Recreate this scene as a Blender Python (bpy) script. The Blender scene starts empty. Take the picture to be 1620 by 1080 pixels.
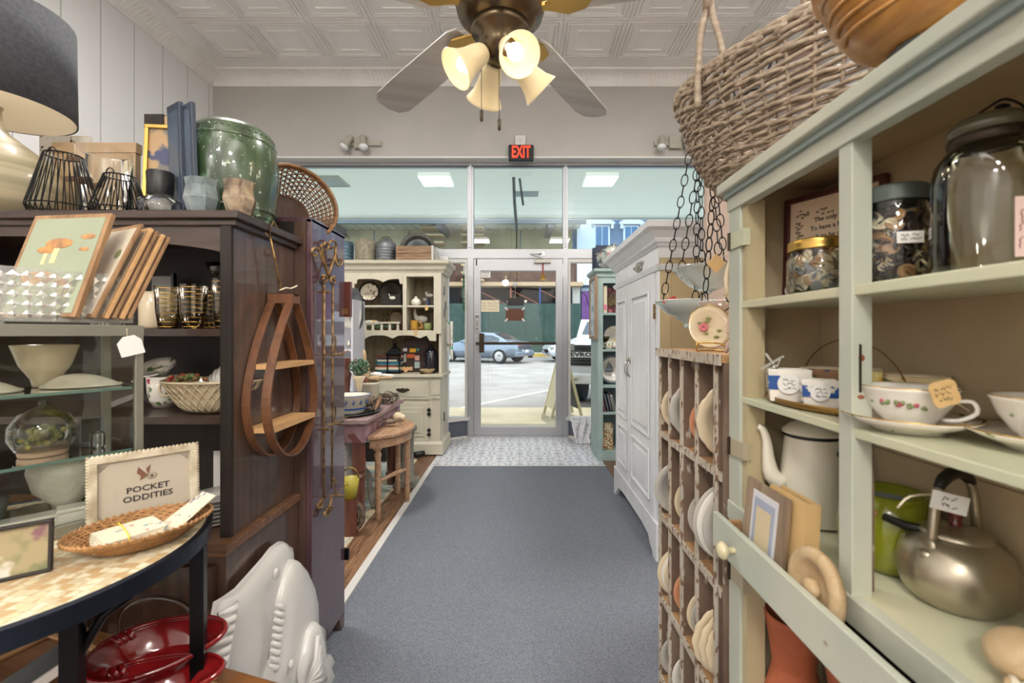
import bpy, math, random
from math import sin, cos, pi, radians, sqrt, atan2
from mathutils import Matrix, Vector, Euler
random.seed(7)
S = bpy.context.scene
COL = S.collection
# ---------------------------------------------------------------- camera, world, sun, lamps, exposure
F, CX, CY, H = 720.0, 822.0, 528.0, 1.2
cd = bpy.data.cameras.new('camera'); cam = bpy.data.objects.new('camera', cd); COL.objects.link(cam)
cam.location = (0, 0, H); cam.rotation_euler = (pi/2, 0, 0)
cd.sensor_width = 36; cd.lens = 36*F/1620; cd.shift_x = (810-CX)/1620; cd.shift_y = (CY-540)/1620
cd.clip_start = 0.02; cd.clip_end = 300
cd.dof.use_dof = True; cd.dof.focus_distance = 3.2; cd.dof.aperture_fstop = 5.0
S.camera = cam
w = bpy.data.worlds.new('world'); S.world = w; w.use_nodes = True
bg = w.node_tree.nodes['Background']; bg.inputs[0].default_value = (0.74, 0.86, 1, 1); bg.inputs[1].default_value = 2.6
sd = bpy.data.lights.new('sun', 'SUN'); sd.energy = 2.0; sd.angle = 0.01; sd.color = (1, 0.95, 0.86)
sun = bpy.data.objects.new('sun', sd); COL.objects.link(sun)
sun.rotation_euler = Vector((-0.32, -0.66, -1)).to_track_quat('-Z', 'Y').to_euler()
LAMPS = [(-1.52, 2.36), (1.47, 2.36), (-1.2, -3.0), (1.2, -3.0), (-3.0, -4.6), (3.0, -4.6)]
for i, (x, y) in enumerate(LAMPS):
    ld = bpy.data.lights.new('ceiling_lamp', 'AREA'); ld.shape = 'RECTANGLE'; ld.size = 0.56; ld.size_y = 0.56
    ld.energy = [50, 50, 95, 95, 60, 60][i]; ld.color = (1, 0.965, 0.92)
    lo = bpy.data.objects.new('ceiling_lamp', ld); COL.objects.link(lo); lo.location = (x, y, 3.98)
for x, z in ((-1.2, 3.4), (1.2, 3.4)):      # two unseen uplights added behind the camera to brighten the ceiling
    ld = bpy.data.lights.new('added_uplight', 'AREA'); ld.shape = 'RECTANGLE'; ld.size = 0.3; ld.size_y = 1.2; ld.energy = 55; ld.color = (1, 0.97, 0.94)
    lo = bpy.data.objects.new('added_uplight', ld); COL.objects.link(lo); lo.location = (x, -1.2, z); lo.rotation_euler = (pi, 0, 0)
for x in (-0.39, -0.07):                    # twin globe pendant behind the camera (its two bulbs mirror in the door glass)
    ld = bpy.data.lights.new('pendant_bulb', 'POINT'); ld.energy = 17; ld.color = (1, 0.93, 0.82); ld.shadow_soft_size = 0.09
    lo = bpy.data.objects.new('pendant_bulb', ld); COL.objects.link(lo); lo.location = (x, -2.0, 2.62)
S.view_settings.view_transform = 'Standard'; S.view_settings.look = 'None'
S.view_settings.gamma = 1; S.view_settings.exposure = 0.40
S.view_settings.use_curve_mapping = False
# ---------------------------------------------------------------- helpers
def P(px, py, Y): return Vector(((px-CX)*Y/F, Y, H-(py-CY)*Y/F))
def c(r, g, b):
    f = lambda v: ((v/255+0.055)/1.055)**2.4 if v > 10 else v/255/12.92
    return (f(r), f(g), f(b), 1)
def T(x, y, z): return Matrix.Translation((x, y, z))
def RX(d): return Matrix.Rotation(radians(d), 4, 'X')
def RY(d): return Matrix.Rotation(radians(d), 4, 'Y')
def RZ(d): return Matrix.Rotation(radians(d), 4, 'Z')
def SC(x, y, z): return Matrix.Diagonal((x, y, z, 1))
def basis(o, xa, ya):
    xa = Vector(xa).normalized(); ya = Vector(ya); ya = (ya-xa*ya.dot(xa)).normalized(); za = xa.cross(ya)
    return Matrix(((xa.x, ya.x, za.x, o[0]), (xa.y, ya.y, za.y, o[1]), (xa.z, ya.z, za.z, o[2]), (0, 0, 0, 1)))
def aim(o, z):           # matrix whose local z points along z
    z = Vector(z).normalized(); return T(*o) @ z.to_track_quat('Z', 'Y').to_matrix().to_4x4()
class MB:
    def __init__(s, M=None): s.v = []; s.f = []; s.m = []; s.s = []; s.M = M or Matrix()
    def add(s, vs, fs, mi=0, sm=False, M=None):
        k = len(s.v); X = s.M @ M if M is not None else s.M
        s.v += [X @ Vector(p) for p in vs]
        s.f += [tuple(i+k for i in f) for f in fs]; s.m += [mi]*len(fs); s.s += [sm]*len(fs); return s
    def box(s, x0, x1, y0, y1, z0, z1, mi=0, M=None):
        if x0 > x1: x0, x1 = x1, x0
        if y0 > y1: y0, y1 = y1, y0
        if z0 > z1: z0, z1 = z1, z0
        s.k = (getattr(s, 'k', 0)+1) % 23; e = s.k*0.00005; x0 -= e; x1 += e; y0 -= e; y1 += e; z0 -= e; z1 += e
        v = [(x, y, z) for z in (z0, z1) for x, y in ((x0, y0), (x1, y0), (x1, y1), (x0, y1))]
        return s.add(v, [(3, 2, 1, 0), (4, 5, 6, 7), (0, 1, 5, 4), (1, 2, 6, 5), (2, 3, 7, 6), (3, 0, 4, 7)], mi, False, M)
    def lathe(s, prof, n=28, mi=0, M=None, sm=True, sx=1, sy=1, cap=True, wob=None):
        v = []; f = []
        for r, z in prof:
            for i in range(n):
                a = 2*pi*i/n; q = r*(wob(a, z) if wob else 1); v.append((q*cos(a)*sx, q*sin(a)*sy, z))
        for j in range(len(prof)-1):
            for i in range(n):
                f.append((j*n+i, j*n+(i+1) % n, (j+1)*n+(i+1) % n, (j+1)*n+i))
        s.add(v, f, mi, sm, M)
        if cap:
            if prof[0][0] > 1e-4: s.add(v[:n], [tuple(reversed(range(n)))], mi, False, M)
            if prof[-1][0] > 1e-4: s.add(v[-n:], [tuple(range(n))], mi, False, M)
        return s
    def cyl(s, p0, p1, r, r1=None, n=14, mi=0, M=None):
        p0 = Vector(p0); p1 = Vector(p1); d = p1-p0
        A = aim(p0, d); A = M @ A if M is not None else A
        return s.lathe([(r, 0), (r if r1 is None else r1, d.length)], n, mi, A)
    def tube(s, pts, r, n=6, closed=False, mi=0, M=None):
        pts = [Vector(p) for p in pts]
        if not closed and 4 <= len(pts) <= 12 and r.__class__ is not list or (r.__class__ is list and 4 <= len(pts) <= 12 and not closed):
            q = [pts[0]*2-pts[1]]+pts+[pts[-1]*2-pts[-2]]; o = []; rr = []
            for i in range(1, len(q)-2):
                for k_ in range(3):
                    u = k_/3; a, b, c_, d = q[i-1:i+3]
                    o.append(0.5*((2*b)+(c_-a)*u+(2*a-5*b+4*c_-d)*u*u+(3*b-a-3*c_+d)*u*u*u))
                    if r.__class__ is list: rr.append(r[i-1]*(1-u)+r[i]*u)
            o.append(pts[-1])
            if r.__class__ is list: rr.append(r[-1]); r = rr
            pts = o
        N = len(pts); v = []; f = []
        up = None
        for i, p in enumerate(pts):
            a = pts[(i-1) % N] if (closed or i) else p; b = pts[(i+1) % N] if (closed or i < N-1) else p
            t = (b-a)
            t = t.normalized() if t.length > 1e-9 else Vector((0, 0, 1))
            if up is None: up = t.orthogonal().normalized()
            up = up-t*up.dot(t)
            up = up.normalized() if up.length > 1e-6 else t.orthogonal().normalized()
            w_ = t.cross(up); rr = r[i] if isinstance(r, (list, tuple)) else r
            for k in range(n):
                q = 2*pi*k/n; v.append(p+(up*cos(q)+w_*sin(q))*rr)
        for i in range(N if closed else N-1):
            for k in range(n):
                j = (i+1) % N; f.append((i*n+k, i*n+(k+1) % n, j*n+(k+1) % n, j*n+k))
        if not closed: f += [tuple(reversed(range(n))), tuple(range((N-1)*n, N*n))]
        return s.add(v, f, mi, True, M)
    def prism(s, poly, d0, d1, mi=0, M=None, sm=False):
        n = len(poly); v = [(x, y, d0) for x, y in poly]+[(x, y, d1) for x, y in poly]
        f = [tuple(reversed(range(n))), tuple(range(n, 2*n))]
        f += [(i, (i+1) % n, n+(i+1) % n, n+i) for i in range(n)]
        return s.add(v, f, mi, sm, M)
    def ball(s, cc, r, sx=1, sy=1, sz=1, n=14, mi=0, M=None):
        m = n//2+1; pr = [(max(1e-5, sin(pi*i/m)), -cos(pi*i/m)) for i in range(m+1)]
        A = T(*cc) @ SC(r*sx, r*sy, r*sz); A = M @ A if M is not None else A
        return s.lathe(pr, n, mi, A, cap=False)
    def grid(s, fn, nu, nv, mi=0, M=None, sm=True):
        v = [fn(i/nu, j/nv) for j in range(nv+1) for i in range(nu+1)]
        f = [(j*(nu+1)+i, j*(nu+1)+i+1, (j+1)*(nu+1)+i+1, (j+1)*(nu+1)+i) for j in range(nv) for i in range(nu)]
        return s.add(v, f, mi, sm, M)
def build(name, mb, mat, inv=None, bevel=0, solid=0):
    me = bpy.data.meshes.new(name)
    vs = [inv @ p for p in mb.v] if inv is not None else mb.v
    me.from_pydata(vs, [], mb.f)
    for m in (mat if isinstance(mat, (list, tuple)) else [mat]): me.materials.append(m)
    me.polygons.foreach_set('material_index', mb.m); me.polygons.foreach_set('use_smooth', mb.s)
    me.update()
    o = bpy.data.objects.new(name, me); COL.objects.link(o)
    if solid: q = o.modifiers.new('solid', 'SOLIDIFY'); q.thickness = solid; q.offset = 0
    if bevel:
        b = o.modifiers.new('bevel', 'BEVEL'); b.width = bevel; b.segments = 2; b.limit_method = 'ANGLE'; b.angle_limit = radians(40)
    return o
MW = {}
def thing(name, label, cat, loc=(0, 0, 0), rz=0, group=None):
    o = bpy.data.objects.new(name, None); COL.objects.link(o); o.empty_display_size = 0.05
    o.location = loc; o.rotation_euler = (0, 0, radians(rz)); o['label'] = label; o['category'] = cat
    if group: o['group'] = group
    MW[o.name] = T(*loc) @ RZ(rz); return o
def part(name, mb, mat, par, label=None, bevel=0, solid=0, local=False, kind=None):
    M = MW[par.name]; o = build(name, mb, mat, None if local else M.inverted(), bevel, solid)
    o.parent = par; MW[o.name] = M
    if label: o['label'] = label
    if kind: o['kind'] = kind
    return o
def single(name, mb, mat, label, cat, loc=(0, 0, 0), group=None, bevel=0, solid=0, kind=None):
    A = T(*loc); o = build(name, mb, mat, A.inverted(), bevel, solid); o.location = loc
    o['label'] = label; o['category'] = cat; MW[o.name] = A
    if group: o['group'] = group
    if kind: o['kind'] = kind
    return o
def struct(name, mb, mat, bevel=0):
    o = build(name, mb, mat, None, bevel); o['kind'] = 'structure'; MW[o.name] = Matrix(); return o
def dup(root, loc=None, rz=None, label=None, group=None, scale=None):
    r = root.copy(); COL.objects.link(r)
    if loc is not None: r.location = loc
    if rz is not None: r.rotation_euler = (0, 0, radians(rz))
    if scale: r.scale = (scale,)*3
    if label: r['label'] = label
    if group: r['group'] = group
    for ch in list(root.children):
        q = ch.copy(); COL.objects.link(q); q.parent = r
        for g in list(ch.children):
            d = g.copy(); COL.objects.link(d); d.parent = q
    return r
def textmb(s, size, M, ext=0.0006, bold=0.0, mi=0, align='CENTER', sx=1, mb=None):
    cu = bpy.data.curves.new('t', 'FONT'); cu.body = s; cu.size = size; cu.extrude = ext; cu.offset = bold
    cu.align_x = align; cu.align_y = 'CENTER'; cu.resolution_u = 2
    o = bpy.data.objects.new('t', cu); me = bpy.data.meshes.new_from_object(o)
    mb = mb or MB(); mb.add([v.co for v in me.vertices], [tuple(p.vertices) for p in me.polygons], mi, False, M @ SC(sx, 1, 1))
    bpy.data.objects.remove(o); bpy.data.meshes.remove(me); bpy.data.curves.remove(cu); return mb
def scribble(mb, M, w, h, rows, mi=0, r=0.0006, rnd=None):     # handwriting strokes
    rnd = rnd or random
    for k in range(rows):
        y = h/2-(k+0.5)*h/rows; n = 14; x0 = -w/2+rnd.random()*w*0.12; x1 = w/2-rnd.random()*w*0.25
        pts = [(x0+(x1-x0)*i/n, y+(rnd.random()-.5)*h/rows*0.7, 0.0008) for i in range(n+1)]
        cut = rnd.randint(4, 9)
        mb.tube(pts[:cut], r, 3, mi=mi, M=M); mb.tube(pts[cut+1:], r, 3, mi=mi, M=M)
    return mb
# ---------------------------------------------------------------- materials
def nodes(name):
    m = bpy.data.materials.new(name); m.use_nodes = True; nt = m.node_tree; return m, nt, nt.nodes, nt.links
def coord(nt, st=(1, 1, 1), kind='Object', rot=(0, 0, 0)):
    tc = nt.nodes.new('ShaderNodeTexCoord'); mp = nt.nodes.new('ShaderNodeMapping'); mp.inputs['Scale'].default_value = st
    mp.inputs['Rotation'].default_value = rot
    nt.links.new(tc.outputs[kind], mp.inputs[0]); return mp.outputs[0]
def noise(nt, vec, scale, detail=3, dist=0):
    n = nt.nodes.new('ShaderNodeTexNoise'); n.inputs['Scale'].default_value = scale; n.inputs['Detail'].default_value = detail
    n.inputs['Distortion'].default_value = dist; nt.links.new(vec, n.inputs['Vector']); return n.outputs['Fac']
def ramp(nt, fac, a, b, c0=(0, 0, 0, 1), c1=(1, 1, 1, 1)):
    r = nt.nodes.new('ShaderNodeValToRGB'); r.color_ramp.elements[0].position = a; r.color_ramp.elements[1].position = b
    r.color_ramp.elements[0].color = c0; r.color_ramp.elements[1].color = c1; nt.links.new(fac, r.inputs[0]); return r.outputs[0]
def mixc(nt, fac, a, b):
    m = nt.nodes.new('ShaderNodeMix'); m.data_type = 'RGBA'
    for i, v in ((0, fac), (6, a), (7, b)):
        if hasattr(v, 'links') or hasattr(v, 'is_linked'): nt.links.new(v, m.inputs[i])
        else: m.inputs[i].default_value = v
    return m.outputs[2]
def math_(nt, op, a, b=0.0):
    m = nt.nodes.new('ShaderNodeMath'); m.operation = op
    for i, v in enumerate((a, b)):
        if isinstance(v, (int, float)): m.inputs[i].default_value = v
        else: nt.links.new(v, m.inputs[i])
    return m.outputs[0]
def bump(nt, h, strength=0.3, dist=0.002):
    b = nt.nodes.new('ShaderNodeBump'); b.inputs['Strength'].default_value = strength; b.inputs['Distance'].default_value = dist
    nt.links.new(h, b.inputs['Height']); nt.links.new(b.outputs[0], nt.nodes['Principled BSDF'].inputs['Normal'])
def pbr(name, col, rough=0.5, metal=0, col2=None, scale=6, st=(1, 1, 1), lo=0.35, hi=0.65, layers=(), bmp=0, bs=40, bst=None,
        emit=0, coat=0, alpha=1, trans=0, detail=4, dist=0, sss=0):
    m, nt, N, L = nodes(name); b = N['Principled BSDF']; b.inputs['Roughness'].default_value = rough
    b.inputs['Metallic'].default_value = metal; b.inputs['Coat Weight'].default_value = coat
    b.inputs['Alpha'].default_value = alpha; b.inputs['Transmission Weight'].default_value = trans
    out = col; b.inputs['Base Color'].default_value = col
    if col2:
        out = mixc(nt, ramp(nt, noise(nt, coord(nt, st), scale, detail, dist), lo, hi), col, col2)
    for (lc, ls, l0, l1, lst, off) in layers:
        tc = N.new('ShaderNodeTexCoord'); mp = N.new('ShaderNodeMapping'); mp.inputs['Scale'].default_value = lst
        mp.inputs['Location'].default_value = (off, off*1.7, -off); L.new(tc.outputs['Object'], mp.inputs[0])
        out = mixc(nt, ramp(nt, noise(nt, mp.outputs[0], ls, 3), l0, l1), out, lc)
    if col2 or layers: L.new(out, b.inputs['Base Color'])
    if bmp: bump(nt, noise(nt, coord(nt, bst or st), bs, 3), bmp)
    if emit:
        b.inputs['Emission Strength'].default_value = emit
        b.inputs['Emission Color'].default_value = col
    return m
def wood(name, a, b, axis='z', rough=0.45, scale=5, coat=0, bmp=0.12, wear=None):
    st = {'x': (0.6, 9, 9), 'y': (9, 0.6, 9), 'z': (9, 9, 0.6)}[axis]
    return pbr(name, a, rough, 0, b, scale, st, 0.3, 0.7, layers=[wear] if wear else (), bmp=bmp, bs=scale*4, coat=coat, dist=0.6)
def paint(name, a, under, amt=0.36, rough=0.5, sc=7, st=(1, 1, 1), a2=None, bmp=0.1):
    return pbr(name, a, rough, 0, a2 or tuple(x*0.9 for x in a[:3])+(1,), 5, (1, 1, 1), 0.35, 0.65,
               layers=[(under, sc, 0.98-amt, 1.02-amt, st, 3.3)], bmp=bmp, bs=30)
def glass(name, tint=(0.9, 0.95, 0.93, 1), rough=0.02, refl=0.5, bmp=0, bs=30, milky=0, ior=1.45, mc=(0.9, 0.9, 0.88, 1)):
    m, nt, N, L = nodes(name); N.remove(N['Principled BSDF']); out = N['Material Output']
    tr = N.new('ShaderNodeBsdfTransparent'); tr.inputs[0].default_value = tint
    gl = N.new('ShaderNodeBsdfGlossy'); gl.inputs['Roughness'].default_value = rough; gl.inputs[0].default_value = (1, 1, 1, 1)
    fr = N.new('ShaderNodeFresnel'); fr.inputs[0].default_value = ior
    k = math_(nt, 'MULTIPLY', fr.outputs[0], refl*2)
    mx = N.new('ShaderNodeMixShader'); L.new(k, mx.inputs[0]); L.new(tr.outputs[0], mx.inputs[1]); L.new(gl.outputs[0], mx.inputs[2])
    last = mx.outputs[0]
    if milky:
        df = N.new('ShaderNodeBsdfPrincipled'); df.inputs['Base Color'].default_value = mc; df.inputs['Roughness'].default_value = 0.15
        m2 = N.new('ShaderNodeMixShader'); m2.inputs[0].default_value = milky; L.new(last, m2.inputs[1]); L.new(df.outputs[0], m2.inputs[2]); last = m2.outputs[0]
    if bmp:
        b = N.new('ShaderNodeBump'); b.inputs['Strength'].default_value = bmp; b.inputs['Distance'].default_value = 0.004
        L.new(noise(nt, coord(nt), bs, 2), b.inputs['Height']); L.new(b.outputs[0], gl.inputs['Normal']); L.new(b.outputs[0], fr.inputs['Normal'])
    L.new(last, out.inputs[0]); return m
WHITE = pbr('white_paint', c(215, 213, 208), 0.5)
M_ceil = pbr('tin_ceiling_paint', c(236, 234, 231), 0.45, col2=c(228, 225, 221), scale=2)
M_wall = pbr('wall_paint', c(186, 183, 179), 0.6, col2=c(176, 173, 168), scale=1.2, layers=[(c(150, 130, 100), 9, 0.8, 0.86, (1, 1, 3), 1.0)])  # greyer than the side walls; front wall's shade is put into the colour
def groove_mat():
    m, nt, N, L = nodes('panelled_wall_paint'); b = N['Principled BSDF']; b.inputs['Roughness'].default_value = 0.6
    tc = N.new('ShaderNodeTexCoord'); sp = N.new('ShaderNodeSeparateXYZ'); L.new(tc.outputs['Object'], sp.inputs[0])
    f = math_(nt, 'ABSOLUTE', math_(nt, 'SUBTRACT', math_(nt, 'FRACT', math_(nt, 'MULTIPLY', sp.outputs[1], 3.05)), 0.5))
    k = ramp(nt, f, 0.0, 0.02)
    L.new(mixc(nt, k, c(150, 148, 145), c(224, 224, 224)), b.inputs['Base Color']); bump(nt, k, 0.5, 0.004); return m
M_lwall = groove_mat()
M_carpet = pbr('grey_blue_carpet', c(122, 127, 135), 0.95, col2=c(92, 98, 108), scale=170, layers=[(c(120, 128, 140), 60, 0.66, 0.78, (14, 0.15, 1), 0)], bmp=0.6, bs=260)
def tile_mat():
    m, nt, N, L = nodes('patterned_floor_tile'); b = N['Principled BSDF']; b.inputs['Roughness'].default_value = 0.35
    tc = N.new('ShaderNodeTexCoord'); sp = N.new('ShaderNodeSeparateXYZ'); L.new(tc.outputs['Object'], sp.inputs[0])
    u = math_(nt, 'MULTIPLY', sp.outputs[0], 2*pi/0.38); v = math_(nt, 'MULTIPLY', sp.outputs[1], 2*pi/0.38)
    a = math_(nt, 'MULTIPLY', math_(nt, 'COSINE', u), math_(nt, 'COSINE', v))
    d = math_(nt, 'COSINE', math_(nt, 'MULTIPLY', math_(nt, 'ADD', math_(nt, 'COSINE', math_(nt, 'MULTIPLY', u, 2.0)), math_(nt, 'COSINE', math_(nt, 'MULTIPLY', v, 2.0))), 3.4))
    e = math_(nt, 'SINE', math_(nt, 'MULTIPLY', a, 9.0))
    nz = noise(nt, coord(nt), 14, 4)
    k = ramp(nt, math_(nt, 'ADD', math_(nt, 'MULTIPLY', math_(nt, 'ADD', d, e), 0.5), math_(nt, 'MULTIPLY', nz, 0.8)), 0.35, 1.1)
    col = mixc(nt, k, c(224, 225, 227), c(170, 177, 189))
    fx = math_(nt, 'ABSOLUTE', math_(nt, 'SUBTRACT', math_(nt, 'FRACT', math_(nt, 'DIVIDE', sp.outputs[0], 0.19)), 0.5))
    fy = math_(nt, 'ABSOLUTE', math_(nt, 'SUBTRACT', math_(nt, 'FRACT', math_(nt, 'DIVIDE', sp.outputs[1], 0.38)), 0.5))
    g = math_(nt, 'MAXIMUM', ramp(nt, fx, 0.482, 0.492), ramp(nt, fy, 0.491, 0.496))
    L.new(mixc(nt, g, col, c(140, 142, 148)), b.inputs['Base Color']); return m
M_tile = tile_mat()
def plank_mat(name, a, b_, cc, along='y', pw=0.13, pl=1.1):
    m, nt, N, L = nodes(name); b = N['Principled BSDF']; b.inputs['Roughness'].default_value = 0.32
    vec = coord(nt, rot=(0, 0, pi/2 if along == 'y' else 0)); br = N.new('ShaderNodeTexBrick'); L.new(vec, br.inputs['Vector'])
    br.inputs['Scale'].default_value = 1; br.inputs['Brick Width'].default_value = pl; br.inputs['Row Height'].default_value = pw
    br.inputs['Mortar Size'].default_value = 0.0015; br.inputs['Color1'].default_value = a; br.inputs['Color2'].default_value = b_; br.inputs['Mortar'].default_value = c(40, 28, 20)
    n = noise(nt, coord(nt, (14, 0.9, 1) if along == 'y' else (0.9, 14, 1)), 5, 5, 1.5)
    L.new(mixc(nt, ramp(nt, n, 0.42, 0.66), br.outputs[0], cc), b.inputs['Base Color']); return m
M_plank = plank_mat('brown_plank_floor', c(158, 122, 92), c(126, 92, 68), c(84, 58, 44))
M_alu = pbr('brushed_aluminium', c(182, 184, 188), 0.38, 0.6, col2=c(172, 174, 178), scale=2)
M_dalu = pbr('dark_bronze_metal', c(62, 52, 40), 0.4, 0.6)
M_glass = glass('window_glass', (0.97, 0.99, 0.985, 1), 0.0, 0.5)
M_tint = glass('tinted_upper_glass', (0.77, 0.85, 0.88, 1), 0.0, 0.5)
M_black = pbr('black_paint', c(24, 24, 26), 0.4)
M_iron = pbr('black_iron', c(20, 20, 22), 0.35, 0.7)
M_darkwood = wood('dark_walnut', c(92, 70, 58), c(66, 48, 39), 'z', 0.28, coat=0.6)
M_darkwoodx = wood('dark_walnut_boards', c(72, 52, 41), c(46, 33, 26), 'x', 0.38, coat=0.25)
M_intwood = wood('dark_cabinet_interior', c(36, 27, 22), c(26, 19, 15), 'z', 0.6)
M_redwood = wood('red_brown_cabinet_wood', c(98, 70, 76), c(72, 52, 60), 'z', 0.26, coat=0.9)
M_bentw = wood('bent_teak', c(122, 80, 52), c(92, 58, 38), 'z', 0.4, coat=0.2)
M_lightw = wood('light_oak', c(214, 172, 120), c(190, 145, 96), 'y', 0.5)
M_sage = paint('sage_cream_paint', c(194, 195, 178), c(150, 130, 104), 0.27, 0.45, 16, (1, 1, 1), c(180, 187, 173))
M_sageS = paint('sage_paint_shelf', c(206, 202, 172), c(140, 120, 86), 0.27, 0.4, 14, (1, 1, 1), c(196, 200, 172))
M_sageG = pbr('faded_teal_bead', c(150, 165, 160), 0.5)
M_backp = pbr('khaki_back_panel', c(192, 174, 140), 0.75, col2=c(172, 154, 122), scale=3, layers=[(c(70, 56, 40), 22, 0.76, 0.8, (1, 1, 1), 4)])
M_cream = paint('cream_hutch_paint', c(206, 200, 180), c(110, 90, 66), 0.28, 0.5, 8)
M_creamD = pbr('hutch_bead_board', c(168, 154, 128), 0.7, col2=c(140, 126, 102), scale=5, st=(6, 1, 0.5))
M_armo = pbr('pearl_white_paint', c(224, 227, 230), 0.3, col2=c(217, 219, 221), scale=3, st=(3, 3, 0.6))
M_armS = pbr('tan_side_paint', c(190, 172, 134), 0.55, col2=c(180, 160, 122), scale=2)
M_teal = pbr('dusty_teal_paint', c(160, 182, 178), 0.55, col2=c(146, 168, 164), scale=5)
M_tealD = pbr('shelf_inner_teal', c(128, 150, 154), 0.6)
M_rackw = paint('weathered_rack_wood', c(128, 108, 92), c(186, 176, 160), 0.36, 0.8, 45, (1, 1, 0.3), c(98, 78, 64), 0.4)
M_racke = paint('chipped_white_edge', c(198, 190, 176), c(128, 98, 76), 0.43, 0.7, 90, (1, 1, 0.4), c(180, 170, 152), 0.3)
M_rackt = wood('worn_pine', c(190, 150, 104), c(150, 112, 74), 'y', 0.6)
M_china = pbr('white_china', c(232, 228, 218), 0.15, coat=0.5)
M_cream_china = pbr('cream_china', c(222, 205, 172), 0.22, coat=0.4)
M_grey_china = pbr('grey_china', c(190, 186, 176), 0.25, coat=0.4)
M_peach = pbr('peach_china', c(214, 150, 112), 0.3, coat=0.3)
M_rose = pbr('rose_china', c(234, 228, 216), 0.15, coat=0.5, layers=[(c(110, 130, 80), 36, 0.60, 0.63, (1, 1, 1), 2), (c(176, 70, 92), 26, 0.64, 0.67, (1, 1, 1), 7)])
M_rose2 = pbr('rose_cream_china', c(222, 204, 160), 0.2, coat=0.5, layers=[(c(120, 130, 70), 30, 0.6, 0.63, (1, 1, 1), 5), (c(190, 90, 100), 22, 0.62, 0.66, (1, 1, 1), 1)])
M_gold = pbr('gold', c(212, 172, 92), 0.25, 0.9)
M_brass = pbr('aged_brass', c(150, 118, 66), 0.4, 0.85)
M_silver = pbr('silver', c(196, 194, 188), 0.28, 0.95)
M_kettle = pbr('worn_aluminium', c(196, 188, 168), 0.33, 0.92, col2=c(166, 158, 140), scale=4)
M_galv = pbr('galvanised_steel', c(126, 132, 134), 0.5, 0.6, col2=c(98, 104, 108), scale=9)
M_enamel = pbr('cream_enamel', c(222, 216, 198), 0.22, coat=0.5, layers=[(c(30, 26, 24), 14, 0.755, 0.765, (1, 1, 1), 9)])
M_olive = pbr('olive_enamel', c(128, 134, 28), 0.2, coat=0.6)
M_terra = pbr('terracotta', c(186, 104, 66), 0.75, col2=c(160, 84, 52), scale=8)
M_wick = wood('pale_wicker', c(172, 156, 136), c(118, 102, 84), 'x', 0.6, scale=7)
M_wickd = wood('brown_wicker', c(148, 106, 62), c(92, 60, 34), 'x', 0.5, scale=8)
M_wicko = wood('orange_wicker', c(176, 132, 84), c(138, 96, 56), 'x', 0.6, scale=9)
M_turn = wood('turned_maple', c(200, 176, 138), c(178, 150, 112), 'x', 0.45)
M_bowlw = wood('carved_amber_wood', c(192, 142, 76), c(150, 100, 46), 'y', 0.3, scale=4, coat=0.5)
M_paper = pbr('cream_paper', c(226, 214, 186), 0.8)
M_wpaper = pbr('white_paper', c(232, 230, 226), 0.8)
M_tag = pbr('kraft_tag', c(206, 172, 118), 0.8)
M_ink = pbr('ink', c(46, 40, 44), 0.8)
M_rink = pbr('red_ink', c(150, 60, 70), 0.8)
M_clear = glass('clear_glassware', (0.93, 0.95, 0.94, 1), 0.03, 0.9)
M_jar = glass('greenish_jar_glass', (0.93, 0.94, 0.87, 1), 0.03, 0.9, bmp=0.2, bs=12)
M_crystal = glass('cut_crystal', (0.90, 0.91, 0.88, 1), 0.06, 1.6, bmp=0.6, bs=60, milky=0.16)
M_shadeg = glass('pressed_shade_glass', (0.9, 0.93, 0.9, 1), 0.08, 1.6, bmp=0.4, bs=45, milky=0.3, mc=(0.8, 0.82, 0.78, 1))
M_frost = glass('frosted_shade_glass', (0.7, 0.82, 0.8, 1), 0.2, 1.2, bmp=0.4, bs=20, milky=0.6, mc=(0.72, 0.8, 0.76, 1))
M_pinkg = glass('pink_pressed_glass', (0.86, 0.8, 0.74, 1), 0.08, 1.3, bmp=0.8, bs=70, milky=0.45, mc=(0.85, 0.74, 0.66, 1))
M_caseg = glass('display_case_glass', (0.97, 0.985, 0.97, 1), 0.02, 0.35)
M_casee = pbr('glass_shelf_edge', c(120, 150, 140), 0.2)
M_shellw = pbr('white_moulded_plastic', c(226, 224, 220), 0.28, col2=c(216, 213, 206), scale=4, coat=0.3)
M_shell = pbr('shell_white', c(226, 220, 204), 0.5, col2=c(200, 188, 164), scale=9)
M_red = pbr('red_glaze', c(132, 22, 24), 0.12, coat=0.9, col2=c(90, 12, 16), scale=6)
M_green = pbr('green_drip_glaze', c(72, 96, 62), 0.3, col2=c(44, 62, 40), scale=7, st=(3, 3, 0.6), coat=0.8,
              layers=[(c(150, 186, 160), 16, 0.56, 0.72, (1.5, 1.5, 0.35), 4), (c(190, 200, 172), 90, 0.66, 0.70, (1, 1, 1), 8)])
M_leaf = pbr('dusty_green_leaves', c(96, 128, 98), 0.6, col2=c(66, 92, 70), scale=40)
M_stone = pbr('grey_stone', c(150, 148, 136), 0.8, col2=c(122, 120, 108), scale=9, bmp=0.3)
M_drift = pbr('grey_driftwood', c(136, 120, 104), 0.8, col2=c(92, 80, 68), scale=25)
M_rust = pbr('rusty_gilt_iron', c(176, 140, 88), 0.5, 0.6, col2=c(86, 62, 40), scale=40)
M_bluep = pbr('blue_white_china', c(226, 226, 214), 0.2, coat=0.5, layers=[(c(38, 84, 152), 34, 0.5, 0.53, (1, 1, 1), 6)])
M_bluebl = pbr('blue_band', c(44, 86, 150), 0.3)
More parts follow.
